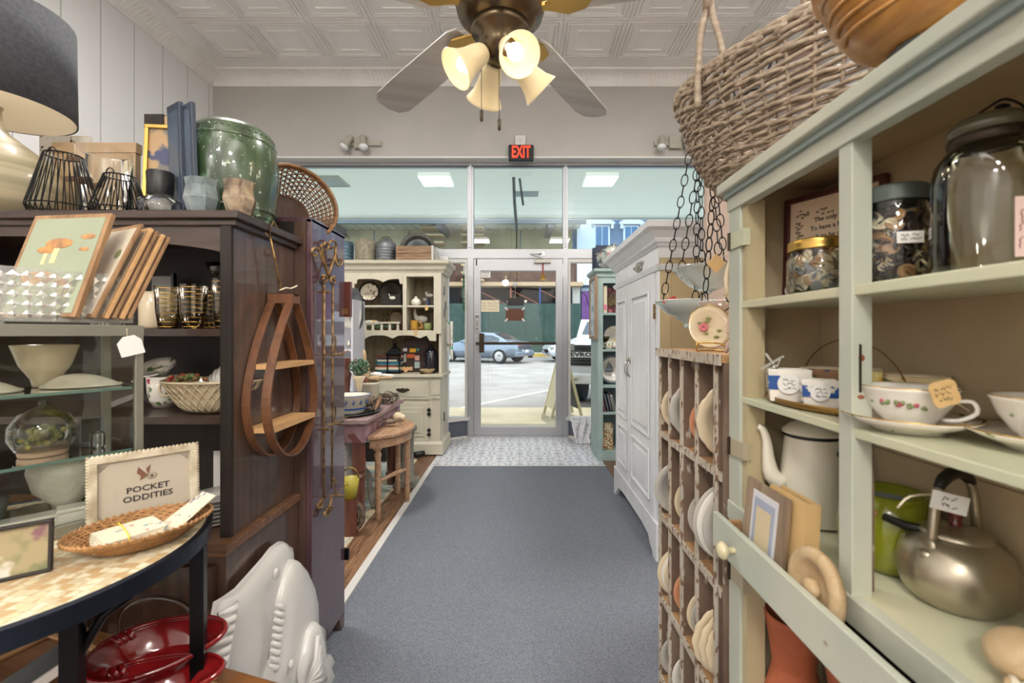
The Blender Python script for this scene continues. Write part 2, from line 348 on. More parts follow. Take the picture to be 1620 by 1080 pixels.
# ---------------------------------------------------------------- the setting
XL, XR, YH, YG, ZC = -3.47, 3.45, 5.15, 5.33, 4.12
struct('floor_planks', MB().box(XL, -0.815, -5, 5.6, -0.06, 0), M_plank)
struct('floor_right', MB().box(0.78, XR, -5, 5.6, -0.06, 0), M_plank)
struct('floor_carpet', MB().box(-0.775, 0.78, -5, 4.13, -0.06, 0.004), M_carpet)
struct('floor_tile', MB().box(-0.815, 0.78, 4.13, 5.6, -0.06, 0.003), M_tile)
mb = MB().box(-0.815, -0.775, -5, 4.13, -0.05, 0.009)
mb.box(-0.775, 0.78, 4.118, 4.135, 0, 0.008)
struct('trim_1', mb, pbr('pale_metal_strip', c(212, 210, 206), 0.45))
struct('wall_left', MB().box(XL-0.1, XL, -5, 5.4, 0, ZC), M_lwall)
struct('wall_right', MB().box(XR, XR+0.1, -5, 5.4, 0, ZC), M_lwall)
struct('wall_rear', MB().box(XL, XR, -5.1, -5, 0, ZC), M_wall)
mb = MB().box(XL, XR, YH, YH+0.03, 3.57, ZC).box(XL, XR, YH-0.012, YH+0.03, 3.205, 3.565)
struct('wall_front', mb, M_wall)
struct('trim_2', MB().box(XL, XR, YH-0.012, YG+0.1, 3.185, 3.205).box(XL, XR, YH+0.02, YG+0.1, 4.0, 4.1), WHITE)
# pressed tin ceiling: one mesh, nested square frames
mb = MB().box(XL, XR, -5, YH, ZC, ZC+0.04)
t = 0.60
for i in range(12):
    for j in range(17):
        x = -0.3-6*t+i*t+0.11; y = 4.83-j*t
        if x > XR-0.1 or x < XL+0.05: continue
        k = 0
        for a, b in ((0.012, 0.028), (0.05, 0.066), (0.075, 0.083), (0.15, 0.16)):
            z = ZC-(0.010, 0.011, 0.006, 0.008)[k]; k += 1
            X0, X1, Y0, Y1 = x+a, x+t-a, y-t+a, y-a; q = b-a
            mb.box(X0, X1, Y1-q, Y1, z, ZC).box(X0, X1, Y0, Y0+q, z, ZC).box(X0, X0+q, Y0, Y1, z, ZC).box(X1-q, X1, Y0, Y1, z, ZC)
struct('ceiling', mb, M_ceil)
# ribbed cove crown along front and side walls
cp = [(0, -0.125), (0.012, -0.125), (0.016, -0.11)]+[(0.16-0.144*cos(a), -0.110+0.1*sin(a)) for a in [i*pi/16 for i in range(1, 9)]]+[(0.165, -0.0), (0, 0.0)]
def crown(name, M, length, rib=0.045):
    mb = MB(); n = int(length/rib)
    mb.prism(cp, 0, length, M=M)
    for i in range(n):
        pts = [(0.157-0.144*cos(a), -0.113+0.1*sin(a), (i+0.5)*rib+0.012*sin(2*a)) for a in [k*pi/16+0.1 for k in range(0, 8)]]
        mb.tube(pts, 0.0055, 4, M=M)
    struct(name, mb, M_ceil)
crown('trim_3', basis((XL, YH, ZC), (0, -1, 0), (0, 0, 1)) @ Matrix(((1, 0, 0, 0), (0, 1, 0, 0), (0, 0, -1, 0), (0, 0, 0, 1))), XR-XL)
crown('trim_4', basis((XL, -1.0, ZC), (1, 0, 0), (0, 0, 1)) @ Matrix(((1, 0, 0, 0), (0, 1, 0, 0), (0, 0, -1, 0), (0, 0, 0, 1))), YH+1.0)
crown('trim_5', basis((XR, -1.0, ZC), (-1, 0, 0), (0, 0, 1)), YH+1.0)
# ---------------------------------------------------------------- storefront
ZT0, ZT1, ZTOP = 2.075, 2.185, 3.185
ml, mr = (-0.607, -0.535), (0.504, 0.563)
mb = MB()
for x0, x1 in (ml, mr, (XL, XL+0.06), (XR-0.06, XR)):
    mb.box(x0, x1, YG-0.05, YG+0.06, 0, ZTOP)
for x0, x1 in (ml, mr): mb.box(x0+0.022, x1-0.022, YG-0.062, YG-0.05, 2.2, ZTOP-0.01)
mb.box(XL, XR, YG-0.05, YG+0.06, ZT0, ZT1).box(XL, XR, YG-0.05, YG+0.06, ZTOP-0.03, ZTOP)
struct('window_frame_1', mb, M_alu, 0.003)
struct('trim_6', MB().box(XL, XR, YG-0.052, YG-0.04, ZTOP-0.05, ZTOP-0.034), pbr('gasket', c(84, 86, 88), 0.6))
for i, (a, b) in enumerate(((XL+0.06, ml[0]), (ml[1], mr[0]), (mr[1], XR-0.06))):
    struct('window_%d' % (i+1), MB().box(a, b, YG, YG+0.006, ZT1, ZTOP-0.03), M_tint)
# side lights and display windows
def low_window(n, a, b, zb):
    mb = MB().box(a, b, YG-0.04, YG+0.05, ZT0-0.045, ZT0).box(a, a+0.03, YG-0.04, YG+0.05, zb, ZT0).box(b-0.03, b, YG-0.04, YG+0.05, zb, ZT0).box(a, b, YG-0.06, YG+0.05, zb-0.03, zb+0.012)
    struct('window_frame_%d' % n, mb, WHITE, 0.003)
    struct('window_%d' % (n+2), MB().box(a+0.03, b-0.03, YG, YG+0.006, zb+0.012, ZT0-0.045), M_glass)
low_window(2, -0.86, ml[0], 0.22); low_window(3, mr[1], 0.98, 0.22)
low_window(4, XL+0.06, -0.86, 0.5); low_window(5, 0.98, XR-0.06, 0.5)
M_bulk = pbr('grey_speckled_bulkhead', c(98, 104, 116), 0.7, col2=c(84, 90, 102), scale=60)
struct('wall_bulkhead', MB().box(XL, -0.86, YG-0.02, YG+0.04, 0, 0.48).box(0.98, XR, YG-0.02, YG+0.04, 0, 0.48), M_bulk)
for nm, x0, x1, ya, yb in (('bulkhead_left', -0.83, -0.6, 5.14, 5.3), ('bulkhead_right', 0.56, 0.86, 5.3, 5.12)):
    n = Vector((x1-x0, yb-ya, 0)); L_ = n.length; A = basis((x0, ya, 0), n, (0, 0, 1))
    struct('wall_'+nm, MB(A).box(0, L_, 0.02, 0.2, -0.02, 0.0), M_bulk)
    struct('trim_'+('7' if x0 < 0 else '8'), MB(A).box(-0.01, L_+0.01, 0.2, 0.235, -0.04, 0.03).box(0, L_, 0, 0.02, -0.02, 0.01).box(-0.012, 0.012, 0, 0.2, -0.02, 0.008), WHITE, 0.002)
# glass shop door
mb = MB(); D0, D1 = -0.535, 0.504; ys, ye = YG-0.035, YG+0.02
mb.box(D0+0.0, D0+0.082, ys, ye, 0.02, ZT0).box(D1-0.082, D1, ys, ye, 0.02, ZT0).box(D0, D1, ys, ye, ZT0-0.14, ZT0).box(D0, D1, ys, ye, 0.02, 0.115)
DO = struct('door_1', mb, M_alu, 0.003)
part('door_glass', MB().box(D0+0.08, D1-0.08, YG-0.01, YG-0.004, 0.115, ZT0-0.14), M_glass, DO)
part('threshold', MB().box(D0, D1, ys-0.03, ye+0.05, 0, 0.02), M_alu, DO)
mb = MB().box(D0+0.03, D1-0.085, ys-0.05, ys-0.035, 1.075, 1.105)
part('push_bar', mb, M_dalu, DO)
part('door_pull', MB().box(D0+0.07, D0+0.125, ys-0.055, ys, 0.985, 1.205), M_dalu, DO, 'dark bronze pull plate')
mb = MB().box(D0+0.02, D0+0.062, ys-0.014, ys, 1.215, 1.43); part('lock_plate', mb, M_silver, DO, 'steel lock plate with keypad', 0.004)
mb = MB().cyl((D0+0.042, ys-0.02, 1.40), (D0+0.042, ys, 1.40), 0.02).cyl((D0+0.042, ys-0.02, 1.26), (D0+0.042, ys, 1.26), 0.012).box(D0+0.036, D0+0.048, ys-0.017, ys, 1.29, 1.36)
part('lock_cylinder', mb, pbr('lock_grey', c(120, 122, 126), 0.4, 0.5), DO)
for z in (0.25, 1.93): part('hinge', MB().box(D1-0.005, D1+0.012, ys-0.012, ys, z-0.08, z+0.08), M_silver, DO)
mb = MB().box(0.17, 0.36, ys-0.05, ys, ZT0-0.055, ZT0-0.015); part('door_closer', mb, pbr('closer_cream', c(206, 202, 190), 0.5), DO, 'cream door closer box', 0.004)
mb = MB().tube([(0.27, ys-0.05, ZT0-0.01), (0.12, ys-0.12, ZT0+0.03), (0.27, ys-0.02, ZT0+0.055)], 0.007, 6).box(0.25, 0.29, ys-0.03, ys-0.01, ZT0+0.03, ZT0+0.07)
part('closer_arm', mb, M_silver, DO)
part('slide_bolt', MB().box(-0.508, -0.494, ys-0.012, ys, ZT0-0.08, ZT0+0.08), M_black, DO)
def sheet(name, label, cat, px0, px1, py0, py1, mat, yy=YG-0.017, txt=None, rows=0, ink=M_ink):
    a = P(px0, py0, yy); b = P(px1, py1, yy); w_ = b.x-a.x; h_ = a.z-b.z; A = basis(((a.x+b.x)/2, yy, (a.z+b.z)/2), (1, 0, 0), (0, 0, 1))
    t = single(name, MB(A).box(-w_/2, w_/2, -h_/2, h_/2, 0, 0.002), mat, label, cat, ((a.x+b.x)/2, yy, b.z))
    B = A @ T(0, 0, 0.003)
    if txt:
        m = MB()
        for k, (s, sz, oy) in enumerate(txt): textmb(s, sz, B @ T(0, oy, 0), mb=m, sx=0.95)
        part('lettering', m, ink, t)
    if rows: part('handwriting', scribble(MB(), B, w_, h_*0.8, rows, r=0.0012), ink, t)
    return t
sheet('door_sticker', 'small white printed sticker in the upper left corner of the door glass', 'sticker', 760, 776, 427, 439, M_wpaper, txt=[('closed', 0.035, 0.015), ('monday', 0.025, -0.02)])
s = sheet('paper_note', 'tan handwritten paper note taped on the door glass', 'sign', 761, 790, 474.5, 493, M_paper, rows=3)
for x in (-0.428, -0.212): pass
sheet('door_sign', 'black door sign hanging just above the brown one', 'sign', 802.5, 828.5, 471, 483.5, M_black)
s = sheet('door_sign', 'brown rectangular sign with white tape at its corners', 'sign', 800, 829, 488, 507, pbr('sign_brown', c(92, 50, 24), 0.5))
for (px, py, a) in ((801, 488, 45), (828, 488, -45), (801, 506, -45), (828, 506, 45)):
    q = P(px, py, YG-0.02); part('tape', MB(T(*q) @ RY(a)).box(-0.022, 0.022, -0.001, 0.001, -0.009, 0.009), WHITE, s)
for px in (801, 829): 
    q = P(px, 484, YG-0.02)
q = P(815, 450, YG-0.03)
t = thing('suction_hook', 'round clear suction hook on the door glass above the black sign', 'hook', q)
part('cup', MB().cyl((q.x, q.y, q.z), (q.x, q.y+0.012, q.z), 0.02, 0.026, 18), pbr('cup_pale', c(200, 200, 205), 0.2), t)
part('hook', MB().tube([(q.x, q.y-0.002, q.z), (q.x, q.y-0.02, q.z-0.02), (q.x, q.y-0.005, q.z-0.1), (q.x, q.y-0.006, q.z-0.13)], 0.004, 5), M_silver, t)
q = P(859, 435, YG-0.06)
t = thing('shop_bell', 'small brass bell on a red ribbon under the door closer', 'bell', (q.x, q.y, q.z-0.06))
part('bell', MB(T(q.x, q.y, q.z-0.06)).lathe([(0.045, 0), (0.042, 0.01), (0.028, 0.03), (0.022, 0.06), (0.008, 0.075)], 18), M_gold, t)
part('clapper', MB().ball((q.x, q.y, q.z-0.062), 0.01), M_gold, t)
part('ribbon', MB().box(q.x-0.007, q.x+0.007, q.y-0.002, q.y+0.002, q.z+0.015, q.z+0.14), pbr('ribbon_red', c(150, 40, 40), 0.7), t)
# exit sign
t = thing('exit_sign', 'black exit sign with glowing red letters above the door', 'exit sign', P(824, 256, 5.1))
a = P(804.5, 230, 5.1); b = P(844, 255.5, 5.1)
part('housing', MB().box(a.x, b.x, 5.07, 5.13, b.z, a.z), M_black, t, bevel=0.012)
part('lettering', textmb('EXIT', 0.185, basis(((a.x+b.x)/2, 5.066, (a.z+b.z)/2), (1, 0, 0), (0, 0, 1)), 0.003, 0.004, sx=0.56), pbr('exit_red', c(255, 62, 34), 0.5, emit=0.9), t)
part('junction_box', MB().box(a.x+0.075, a.x+0.19, 5.10, 5.14, a.z+0.005, a.z+0.115), WHITE, t, 'white junction box', 0.004)
part('knockout', MB().cyl(((a.x+0.132), 5.098, a.z+0.06), (a.x+0.132, 5.10, a.z+0.06), 0.012), M_silver, t)
# track lights
def track(px0, px1, heads, label):
    a = P(px0, 228, 5.13); b = P(px1, 228, 5.13); t = thing('track_light', label, 'light', ((a.x+b.x)/2, 5.13, a.z-0.03))
    tm = pbr('track_beige', c(172, 168, 156), 0.5)
    part('track', MB().box(a.x, b.x, 5.10, 5.14, a.z-0.025, a.z+0.025), tm, t, bevel=0.003)
    part('power_box', MB().box((a.x+b.x)/2-0.07, (a.x+b.x)/2+0.07, 5.085, 5.11, a.z-0.06, a.z+0.075), tm, t, bevel=0.004)
    for x, dx in heads:
        p = P(x, 228, 5.06); A = aim((p.x, 5.05, p.z+0.04), (dx, -0.35, -0.8))
        h = part('lamp_head', MB(A).lathe([(0.028, -0.06), (0.035, -0.04), (0.034, 0.03), (0.056, 0.10)], 18), tm, t)
        part('bulb', MB(A).lathe([(0.05, 0.095), (0.045, 0.11), (0.001, 0.118)], 18, cap=False), pbr('bulb_white', c(235, 238, 240), 0.3), h)
        part('swivel', MB().cyl((p.x, 5.06, p.z+0.03), (p.x, 5.11, p.z), 0.009), tm, h)
track(540, 604, [(552, -0.35), (575, 0.15)], 'twin-head track light on the fascia left of the exit sign')
track(1034, 1100, [(1047, -0.15), (1085, 0.3)], 'twin-head track light on the fascia beside the wicker basket')
# ---------------------------------------------------------------- outside
M_side = pbr('sidewalk_concrete', c(196, 182, 154), 0.9, col2=c(180, 166, 138), scale=2, bmp=0.2)
mb = MB()
for i in range(-8, 12): mb.box(-0.62+i*1.25, -0.62+i*1.25+1.235, 5.42, 7.35, -0.3, -0.01)
mb.box(-12, 16, 5.42, 7.35, -0.3, -0.025); mb.box(-14, 18, 7.35, 7.5, -0.3, -0.012)
struct('sidewalk_near', mb, M_side)
M_road = pbr('pale_asphalt', c(160, 153, 145), 0.95, col2=c(140, 133, 126), scale=1.1, layers=[(c(120, 114, 108), 90, 0.62, 0.7, (1, 1, 1), 0)])
struct('street', MB().box(-45, 55, 7.5, 27.4, -0.3, -0.16), M_road)
mb = MB()
for (p0, p1) in ((((660, 659)), (872, 616)), ((560, 640), (700, 612)), ((905, 660), (1060, 612))):
    q = [Vector(((px-CX)*y/F, y, -0.158)) for px, y in ((p0[0], 1.358*F/(p0[1]-CY)), (p1[0], 1.358*F/(p1[1]-CY)))]
    d = (q[1]-q[0]).normalized(); n = Vector((-d.y, d.x, 0))*0.05
    mb.add([q[0]-n, q[0]+n, q[1]+n, q[1]-n], [(0, 1, 2, 3)])
single('parking_line', mb, pbr('road_white', c(246, 246, 244), 0.8), 'white painted parking lines across the sunlit street', 'road marking')
struct('sidewalk_far', MB().box(-45, 55, 27.4, 31.9, -0.3, -0.01), M_side)
struct('curb_far', MB().box(-45, 55, 27.25, 27.4, -0.3, 0.0), pbr('yellow_curb', c(216, 176, 70), 0.8, col2=c(190, 150, 60), scale=1))
# canopy soffit
M_canopy, nt_, N_, L_c = nodes('pale_canopy'); N_['Principled BSDF'].inputs['Base Color'].default_value = c(226, 226, 214)
q_ = N_.new('ShaderNodeBsdfTranslucent'); q_.inputs[0].default_value = (0.86, 0.83, 0.76, 1); m_ = N_.new('ShaderNodeMixShader'); m_.inputs[0].default_value = 0.5
L_c.new(N_['Principled BSDF'].outputs[0], m_.inputs[1]); L_c.new(q_.outputs[0], m_.inputs[2]); L_c.new(m_.outputs[0], N_['Material Output'].inputs[0])
struct('canopy_soffit', MB().box(-14, 16, 5.45, 8.26, 3.3, 3.306), M_canopy)
struct('canopy_fascia', MB().box(-14, 16, 8.24, 8.3, 3.28, 3.6), WHITE)
struct('wall_facade', MB().box(-14, 16, 5.39, 5.45, 3.19, 5.5).box(-14, XL-0.06, 5.33, 5.45, 0, 5.5).box(XR+0.06, 16, 5.33, 5.45, 0, 5.5), WHITE)
pan = pbr('soffit_panel', c(196, 204, 202), 0.6)
for px0, px1, lab in ((505, 548, 'square pale panel in the canopy soffit seen far left beside the wicker basket'),):
    a = P(px0, 280, 6.3); b = P(px1, 280, 6.3)
    t = thing('canopy_vent', lab, 'vent', ((a.x+b.x)/2, 6.24, 3.27))
    part('diffuser', MB().box(a.x+0.02, b.x-0.02, 6.05, 6.44, 3.288, 3.296), pan, t)
    part('frame', MB().box(a.x, b.x, 6.03, 6.05, 3.28, 3.3).box(a.x, b.x, 6.44, 6.46, 3.28, 3.3).box(a.x, a.x+0.02, 6.05, 6.44, 3.28, 3.3).box(b.x-0.02, b.x, 6.05, 6.44, 3.28, 3.3), M_canopy, t)
t = thing('conduit_pole', 'grey bent conduit hanging from the canopy in front of the door', 'pole', (0.0, 7.0, 2.3))
part('pipe', MB().tube([(-0.08, 6.1, 3.3), (-0.07, 6.15, 3.0), (-0.04, 6.3, 2.62)], 0.02, 8), M_galv, t)
part('pipe', MB().tube([(0.0, 6.15, 3.3), (0.05, 6.2, 2.95)], 0.016, 8), M_galv, t)
part('chain', MB().tube([(-0.04, 6.3, 2.64), (-0.045, 6.3, 2.3)], 0.008, 5), M_iron, t)
part('vent_plate', MB().box(-0.1, 0.28, 6.7, 6.95, 3.29, 3.3), pbr('vent_grey', c(180, 192, 192), 0.6), t)
# building under construction
M_conc = pbr('beige_stucco', c(186, 170, 130), 0.9, col2=c(160, 146, 112), scale=0.6)
M_brick = pbr('brown_brick_band', c(116, 84, 66), 0.9, col2=c(86, 62, 50), scale=1.5)
M_steel = pbr('blue_grey_steel', c(104, 108, 106), 0.6)
Yb = 32.0
B = thing('unfinished_building', 'unfinished building across the street with steel canopy and dark ground floor', 'building', (-6, Yb, 0))
part('upper_wall', MB().box(-34, 3.7, Yb, Yb+1, 5.9, 14), M_conc, B)
part('brick_band', MB().box(-34, 4.3, Yb-0.2, Yb, 4.75, 6.4), M_brick, B)
part('ledge', MB().box(-34, 4.3, Yb-1.2, Yb, 4.45, 4.72), pbr('lit_ledge', c(196, 166, 130), 0.9), B)
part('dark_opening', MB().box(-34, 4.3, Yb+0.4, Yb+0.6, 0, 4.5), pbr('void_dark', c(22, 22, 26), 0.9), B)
mb = MB()
for i in range(60): mb.box(-34+i*0.64, -34+i*0.64+0.4, Yb-3.2, Yb, 8.55, 8.62)
mb.box(-34, 4.2, Yb-3.2, Yb, 8.62, 8.7)
part('corrugated_deck', mb, pbr('deck_pale', c(200, 206, 190), 0.7), B)
mb = MB().box(-34, 4.2, Yb-3.4, Yb-3.1, 8.15, 8.95)
part('steel_beam', mb, M_steel, B)
for x in (-12.5, -5.3, 1.8): part('cross_beam', MB().box(x, x+0.35, Yb-3.1, Yb, 7.95, 8.5), M_steel, B)
for x in (-10.2, -7.8, -3.6, 0.0): part('tie_rod', MB().cyl((x, Yb-0.05, 6.4), (x+0.1, Yb-0.4, 8.4), 0.05, n=6), M_galv, B)
sc = thing('scaffolding', 'rusty scaffolding frames standing above the green hoarding', 'scaffolding', (-1, Yb-0.8, 0))
Mr = pbr('rusty_tube', c(150, 84, 62), 0.7)
for x in (-4.9, -2.9, -0.6, 1.4, 3.1):
    part('upright', MB().cyl((x, Yb-0.9, 0), (x, Yb-0.9, 4.5), 0.06, n=6), Mr if x != 1.4 else pbr('blue_tube', c(40, 80, 150), 0.6), sc)
for x in (-2.9, -0.6, 1.4): part('diagonal_brace', MB().cyl((x, Yb-0.9, 4.2), (x+2.0, Yb-0.9, 3.2), 0.035, n=6), Mr, sc)
for x0 in (-6.6, -3.9):
    pal = thing('pallet_stack', 'stack of wooden decking behind the left side of the storefront' if x0 < -5 else 'stack of wooden decking seen left of the door mullion', 'pallets', (x0, Yb-1.5, 4.72))
    for k in range(9): part('pallet', MB().box(x0, x0+1.5, Yb-1.7, Yb-0.6, 4.75+k*0.5, 4.87+k*0.5), pbr('pallet_wood', c(196, 168, 120), 0.8) if not k else bpy.data.materials['pallet_wood'], pal)
hb = MB()
for i in range(30): hb.box(-24+i*1.22, -24+i*1.22+1.2, 29.9, 29.95, 0.0, 3.2)
single('site_hoarding', hb, pbr('hoarding_green', c(44, 72, 62), 0.6, col2=c(38, 64, 54), scale=1.5, layers=[(c(120, 150, 140), 7, 0.68, 0.75, (1, 1, 1), 1)]), 'dark green plywood hoarding running along the far sidewalk', 'fence', (-6, 29.9, 0))
M_blue = pbr('blue_facade', c(110, 128, 150), 0.8, col2=c(100, 118, 140), scale=0.5)
M_wtrim = pbr('pediment_white', c(222, 226, 228), 0.7)
B2 = thing('blue_building', 'blue painted brick building with white pedimented windows across the street', 'building', (9, Yb, 0))
part('wall', MB().box(3.7, 24, Yb, Yb+1, 0, 14), M_blue, B2)
part('pilaster', MB().box(4.0, 5.2, Yb-0.3, Yb, 4.6, 13), M_wtrim, B2)
part('quoin', MB().box(3.7, 4.2, Yb-0.35, Yb, 0, 4.6), pbr('pale_quoin', c(206, 200, 186), 0.9), B2)
part('shop_front', MB().box(4.3, 24, Yb-0.15, Yb, 0, 4.4), pbr('shopfront_grey', c(150, 156, 166), 0.8), B2)
pw = pbr('sash_glass', c(70, 112, 150), 0.15)
for px in (952, 998, 1046, 1094, 1142):
    x = (px-CX)*Yb/F; z = H-(357-CY)*Yb/F
    wf = part('window', MB().box(x-0.55, x+0.55, Yb-0.12, Yb, z-2.6, z), M_wtrim, B2)
    part('pane', MB().box(x-0.42, x-0.03, Yb-0.15, Yb-0.1, z-2.5, z-0.1).box(x+0.03, x+0.42, Yb-0.15, Yb-0.1, z-2.5, z-0.1), pw, wf)
    part('pediment', MB(basis((x, Yb-0.05, z), (1, 0, 0), (0, 0, 1))).prism([(-0.85, 0.05), (0.85, 0.05), (0.85, 0.2), (0, 0.62), (-0.85, 0.2)], 0, 0.3).box(-0.78, -0.6, -0.25, 0.05, 0, 0.25).box(0.6, 0.78, -0.25, 0.05, 0, 0.25), M_wtrim, wf)
# cars ---------------------------------------------------------------------
M_tyre = pbr('tyre', c(26, 26, 28), 0.8); M_cglass = pbr('car_window', c(46, 58, 66), 0.08, coat=0.5)
def sedan(label, col, loc, rz):
    t = thing('sedan_car', label, 'car', loc, rz); body = pbr('car_paint', col, 0.22, 0.35, coat=0.8); L = 4.6
    # stations: x, half width, z bottom, z belt, z roof, half roof width
    st = [(-2.3, .62, .42, .62, .64, .55), (-2.2, .78, .28, .74, .78, .66), (-1.9, .86, .24, .82, .86, .74), (-1.2, .9, .22, .9, .95, .78), (-.85, .9, .22, .92, 1.02, .76),
          (-.2, .9, .22, .94, 1.38, .64), (.3, .9, .22, .95, 1.45, .62), (.9, .9, .22, .96, 1.40, .62), (1.5, .9, .24, .97, 1.12, .68), (1.75, .88, .26, .97, 1.03, .72), (2.15, .84, .3, .94, .98, .7), (2.28, .74, .42, .8, .84, .62)]
    v = []; k = 12
    for x, hw, zb, zl, zr, rw in st:
        for (y, z) in ((-hw*.8, zb), (-hw, zb+.12), (-hw*1.0, (zb+zl)/2), (-hw*.97, zl), (-rw, (zr*.8+zl*.2)), (-rw*.8, zr), (rw*.8, zr), (rw, (zr*.8+zl*.2)), (hw*.97, zl), (hw, (zb+zl)/2), (hw, zb+.12), (hw*.8, zb)):
            v.append((x, y, z))
    f = [(i*k+j, i*k+(j+1) % k, (i+1)*k+(j+1) % k, (i+1)*k+j) for i in range(len(st)-1) for j in range(k)]
    f += [tuple(range(k)), tuple(reversed(range((len(st)-1)*k, len(st)*k)))]
    part('body', MB().add(v, f, 0, True), body, t, local=True)
    for s in (-1, 1):
        mb = MB(); e = 0.012
        def pt(x, q):   # point on side glass between belt (q=0) and roof edge (q=1)
            for a, b in zip(st, st[1:]):
                if a[0] <= x <= b[0]:
                    u = (x-a[0])/(b[0]-a[0]); r = [a[i]*(1-u)+b[i]*u for i in range(6)]; break
            y0, z0, y1, z1 = r[1]*.97, r[3], r[5], r[4]*.8+r[3]*.2
            return (x, s*(y0+(y1-y0)*q+e), z0+(z1-z0)*q+0.004)
        for xs in ((-.55, -.2, .28), (.34, .9, 1.3)):
            for a, b in zip(xs, xs[1:]):
                hi = lambda x: 0.9
                mb.add([pt(a, .08), pt(b, .08), pt(b, hi(b)), pt(a, hi(a))], [(0, 1, 2, 3)])
        part('side_window', mb, M_cglass, t, local=True)
        part('tail_light', MB().box(2.14, 2.27, s*.72, s*.42, .72, .86), pbr('tail_red', c(190, 34, 44), 0.3), t, local=True)
        part('mirror', MB().ball((-.6, s*1.0, 1.0), .1, 1, .8, .6), body, t, local=True)
        part('head_light', MB().box(-2.24, -2.0, s*.8, s*.55, .6, .74), M_silver, t, local=True)
        for x in (-1.4, 1.4):
            wh = part('wheel', MB().cyl((x, s*.74, .33), (x, s*.93, .33), .33, n=26), M_tyre, t, local=True)
            m = MB().lathe([(.2, 0), (.22, .005), (.23, -.01)], 22, M=aim((x, s*.935, .33), (0, s, 0)))
            for i in range(8):
                a = i*pi/4; m.tube([(x, s*.94, .33), (x+.2*cos(a), s*.935, .33+.2*sin(a))], .022, 5)
            part('rim', m, M_silver, wh, local=True)
    part('rear_window', MB().add([(1.52, -.52, 1.13), (1.52, .52, 1.13), (.95, .5, 1.395), (.95, -.5, 1.395)], [(0, 1, 2, 3)]), M_cglass, t, local=True)
    part('windscreen', MB().add([(-.87, -.62, 1.03), (-.87, .62, 1.03), (-.24, .52, 1.375), (-.24, -.52, 1.375)], [(0, 3, 2, 1)]), M_cglass, t, local=True)
    part('bumper', MB().box(2.15, 2.36, -.82, .82, .32, .56), body, t, bevel=.05, local=True)
    part('licence_plate', MB().box(2.355, 2.375, -.17, .17, .5, .62), WHITE, t, local=True)
    part('exhaust', MB().cyl((2.2, .5, .28), (2.4, .5, .28), .05), M_dalu, t, local=True)
    return t
sedan('silver blue sedan parked across the street, seen from its rear corner', c(118, 130, 142), (-1.75, 22.2, -0.158), -28)
sedan('white sedan parked across the street, only its front end in view', c(232, 234, 238), (3.5, 22.9, -0.158), 12)
# pickup truck nose
t = thing('pickup_truck', 'white pickup truck nosed in at the near curb right of the door', 'truck', (.72, 8.1, -0.16))
wp = pbr('truck_white', c(226, 228, 232), 0.25, coat=0.6)
x0, x1 = 0.72, 2.72
poly = [(0, .55), (0, 1.12), (.08, 1.2), (1.35, 1.3), (2.0, 1.85), (3.6, 1.9), (3.8, 1.3), (5.6, 1.25), (5.6, .5)]
part('body', MB(Matrix(((0, 0, 1, 0), (1, 0, 0, 8.1), (0, 1, 0, -.16), (0, 0, 0, 1)))).prism(poly, x0, x1), wp, t, bevel=.05)
g = part('grille', MB().box(x0+.1, x1-.1, 8.03, 8.12, .62, 1.0), M_black, t, bevel=.02)
mb = MB()
for z in (.68, .73, .9, .95):
    mb.box(x0+.12, x1-.12, 8.015, 8.04, z, z+.014)
part('grille_bar', mb, pbr('grille_grey', c(90, 92, 96), .4, .6), g)
part('name_bar', MB().box(x0+.04, x1-.04, 8.0, 8.06, .775, .875), wp, t)
part('lettering', textmb('CHEVROLET', .10, basis((1.16, 7.996, .825), (1, 0, 0), (0, 0, 1)), .004, .004, sx=1.55), pbr('badge_grey', c(70, 72, 76), .4, .5), t)
part('bumper', MB().box(x0-.02, x1+.02, 7.92, 8.12, .3, .5), wp, t, bevel=.04)
part('licence_plate', MB().box(.84, 1.14, 7.9, 7.93, .31, .46), WHITE, t)
part('plate_number', textmb('NZN-9007', .07, basis((.99, 7.897, .38), (1, 0, 0), (0, 0, 1)), .002, 0, sx=.8), M_ink, t)
part('windscreen', MB().add([(x0+.12, 9.5, 1.2), (x1-.12, 9.5, 1.2), (x1-.2, 10.08, 1.66), (x0+.2, 10.08, 1.66)], [(0, 1, 2, 3)]), M_cglass, t)
for x in (x0+.02, x1-.3):
    part('head_light', MB().box(x, x+.28, 8.0, 8.1, .9, 1.02), M_silver, t); part('wheel', MB().cyl((x, 9.1, .24), (x+.26, 9.1, .24), .4, n=24), M_tyre, t)
    part('wheel', MB().cyl((x, 12.4, .24), (x+.26, 12.4, .24), .4, n=24), M_tyre, t)
t.location = (.74, 8.45, -.16); t.rotation_euler = (0, 0, radians(-20))
# sandwich board
t = thing('sandwich_board', 'weathered wooden sandwich board standing on the sunlit sidewalk', 'sandwich board', (.64, 6.8, 0))
bw = pbr('board_weathered', c(206, 194, 160), .8)
A0 = T(.64, 6.8, -.01) @ RZ(-78) @ SC(.85, .95, .83)
for s in (-1, 1):
    A = A0 @ T(0, s*.24, 0) @ RX(s*13)
    part('board', MB(A).box(-.24, .24, -.012, .012, .14, .98), pbr('chalk_grey', c(70, 74, 76), .8) if s == 1 else bw, t)
    for x in (-.25, .25): part('leg', MB(A).box(x-.025, x+.025, -.018, .018, 0, 1.04), bw, t)
    part('rail', MB(A).box(-.25, .25, -.017, .017, .98, 1.04), bw, t)
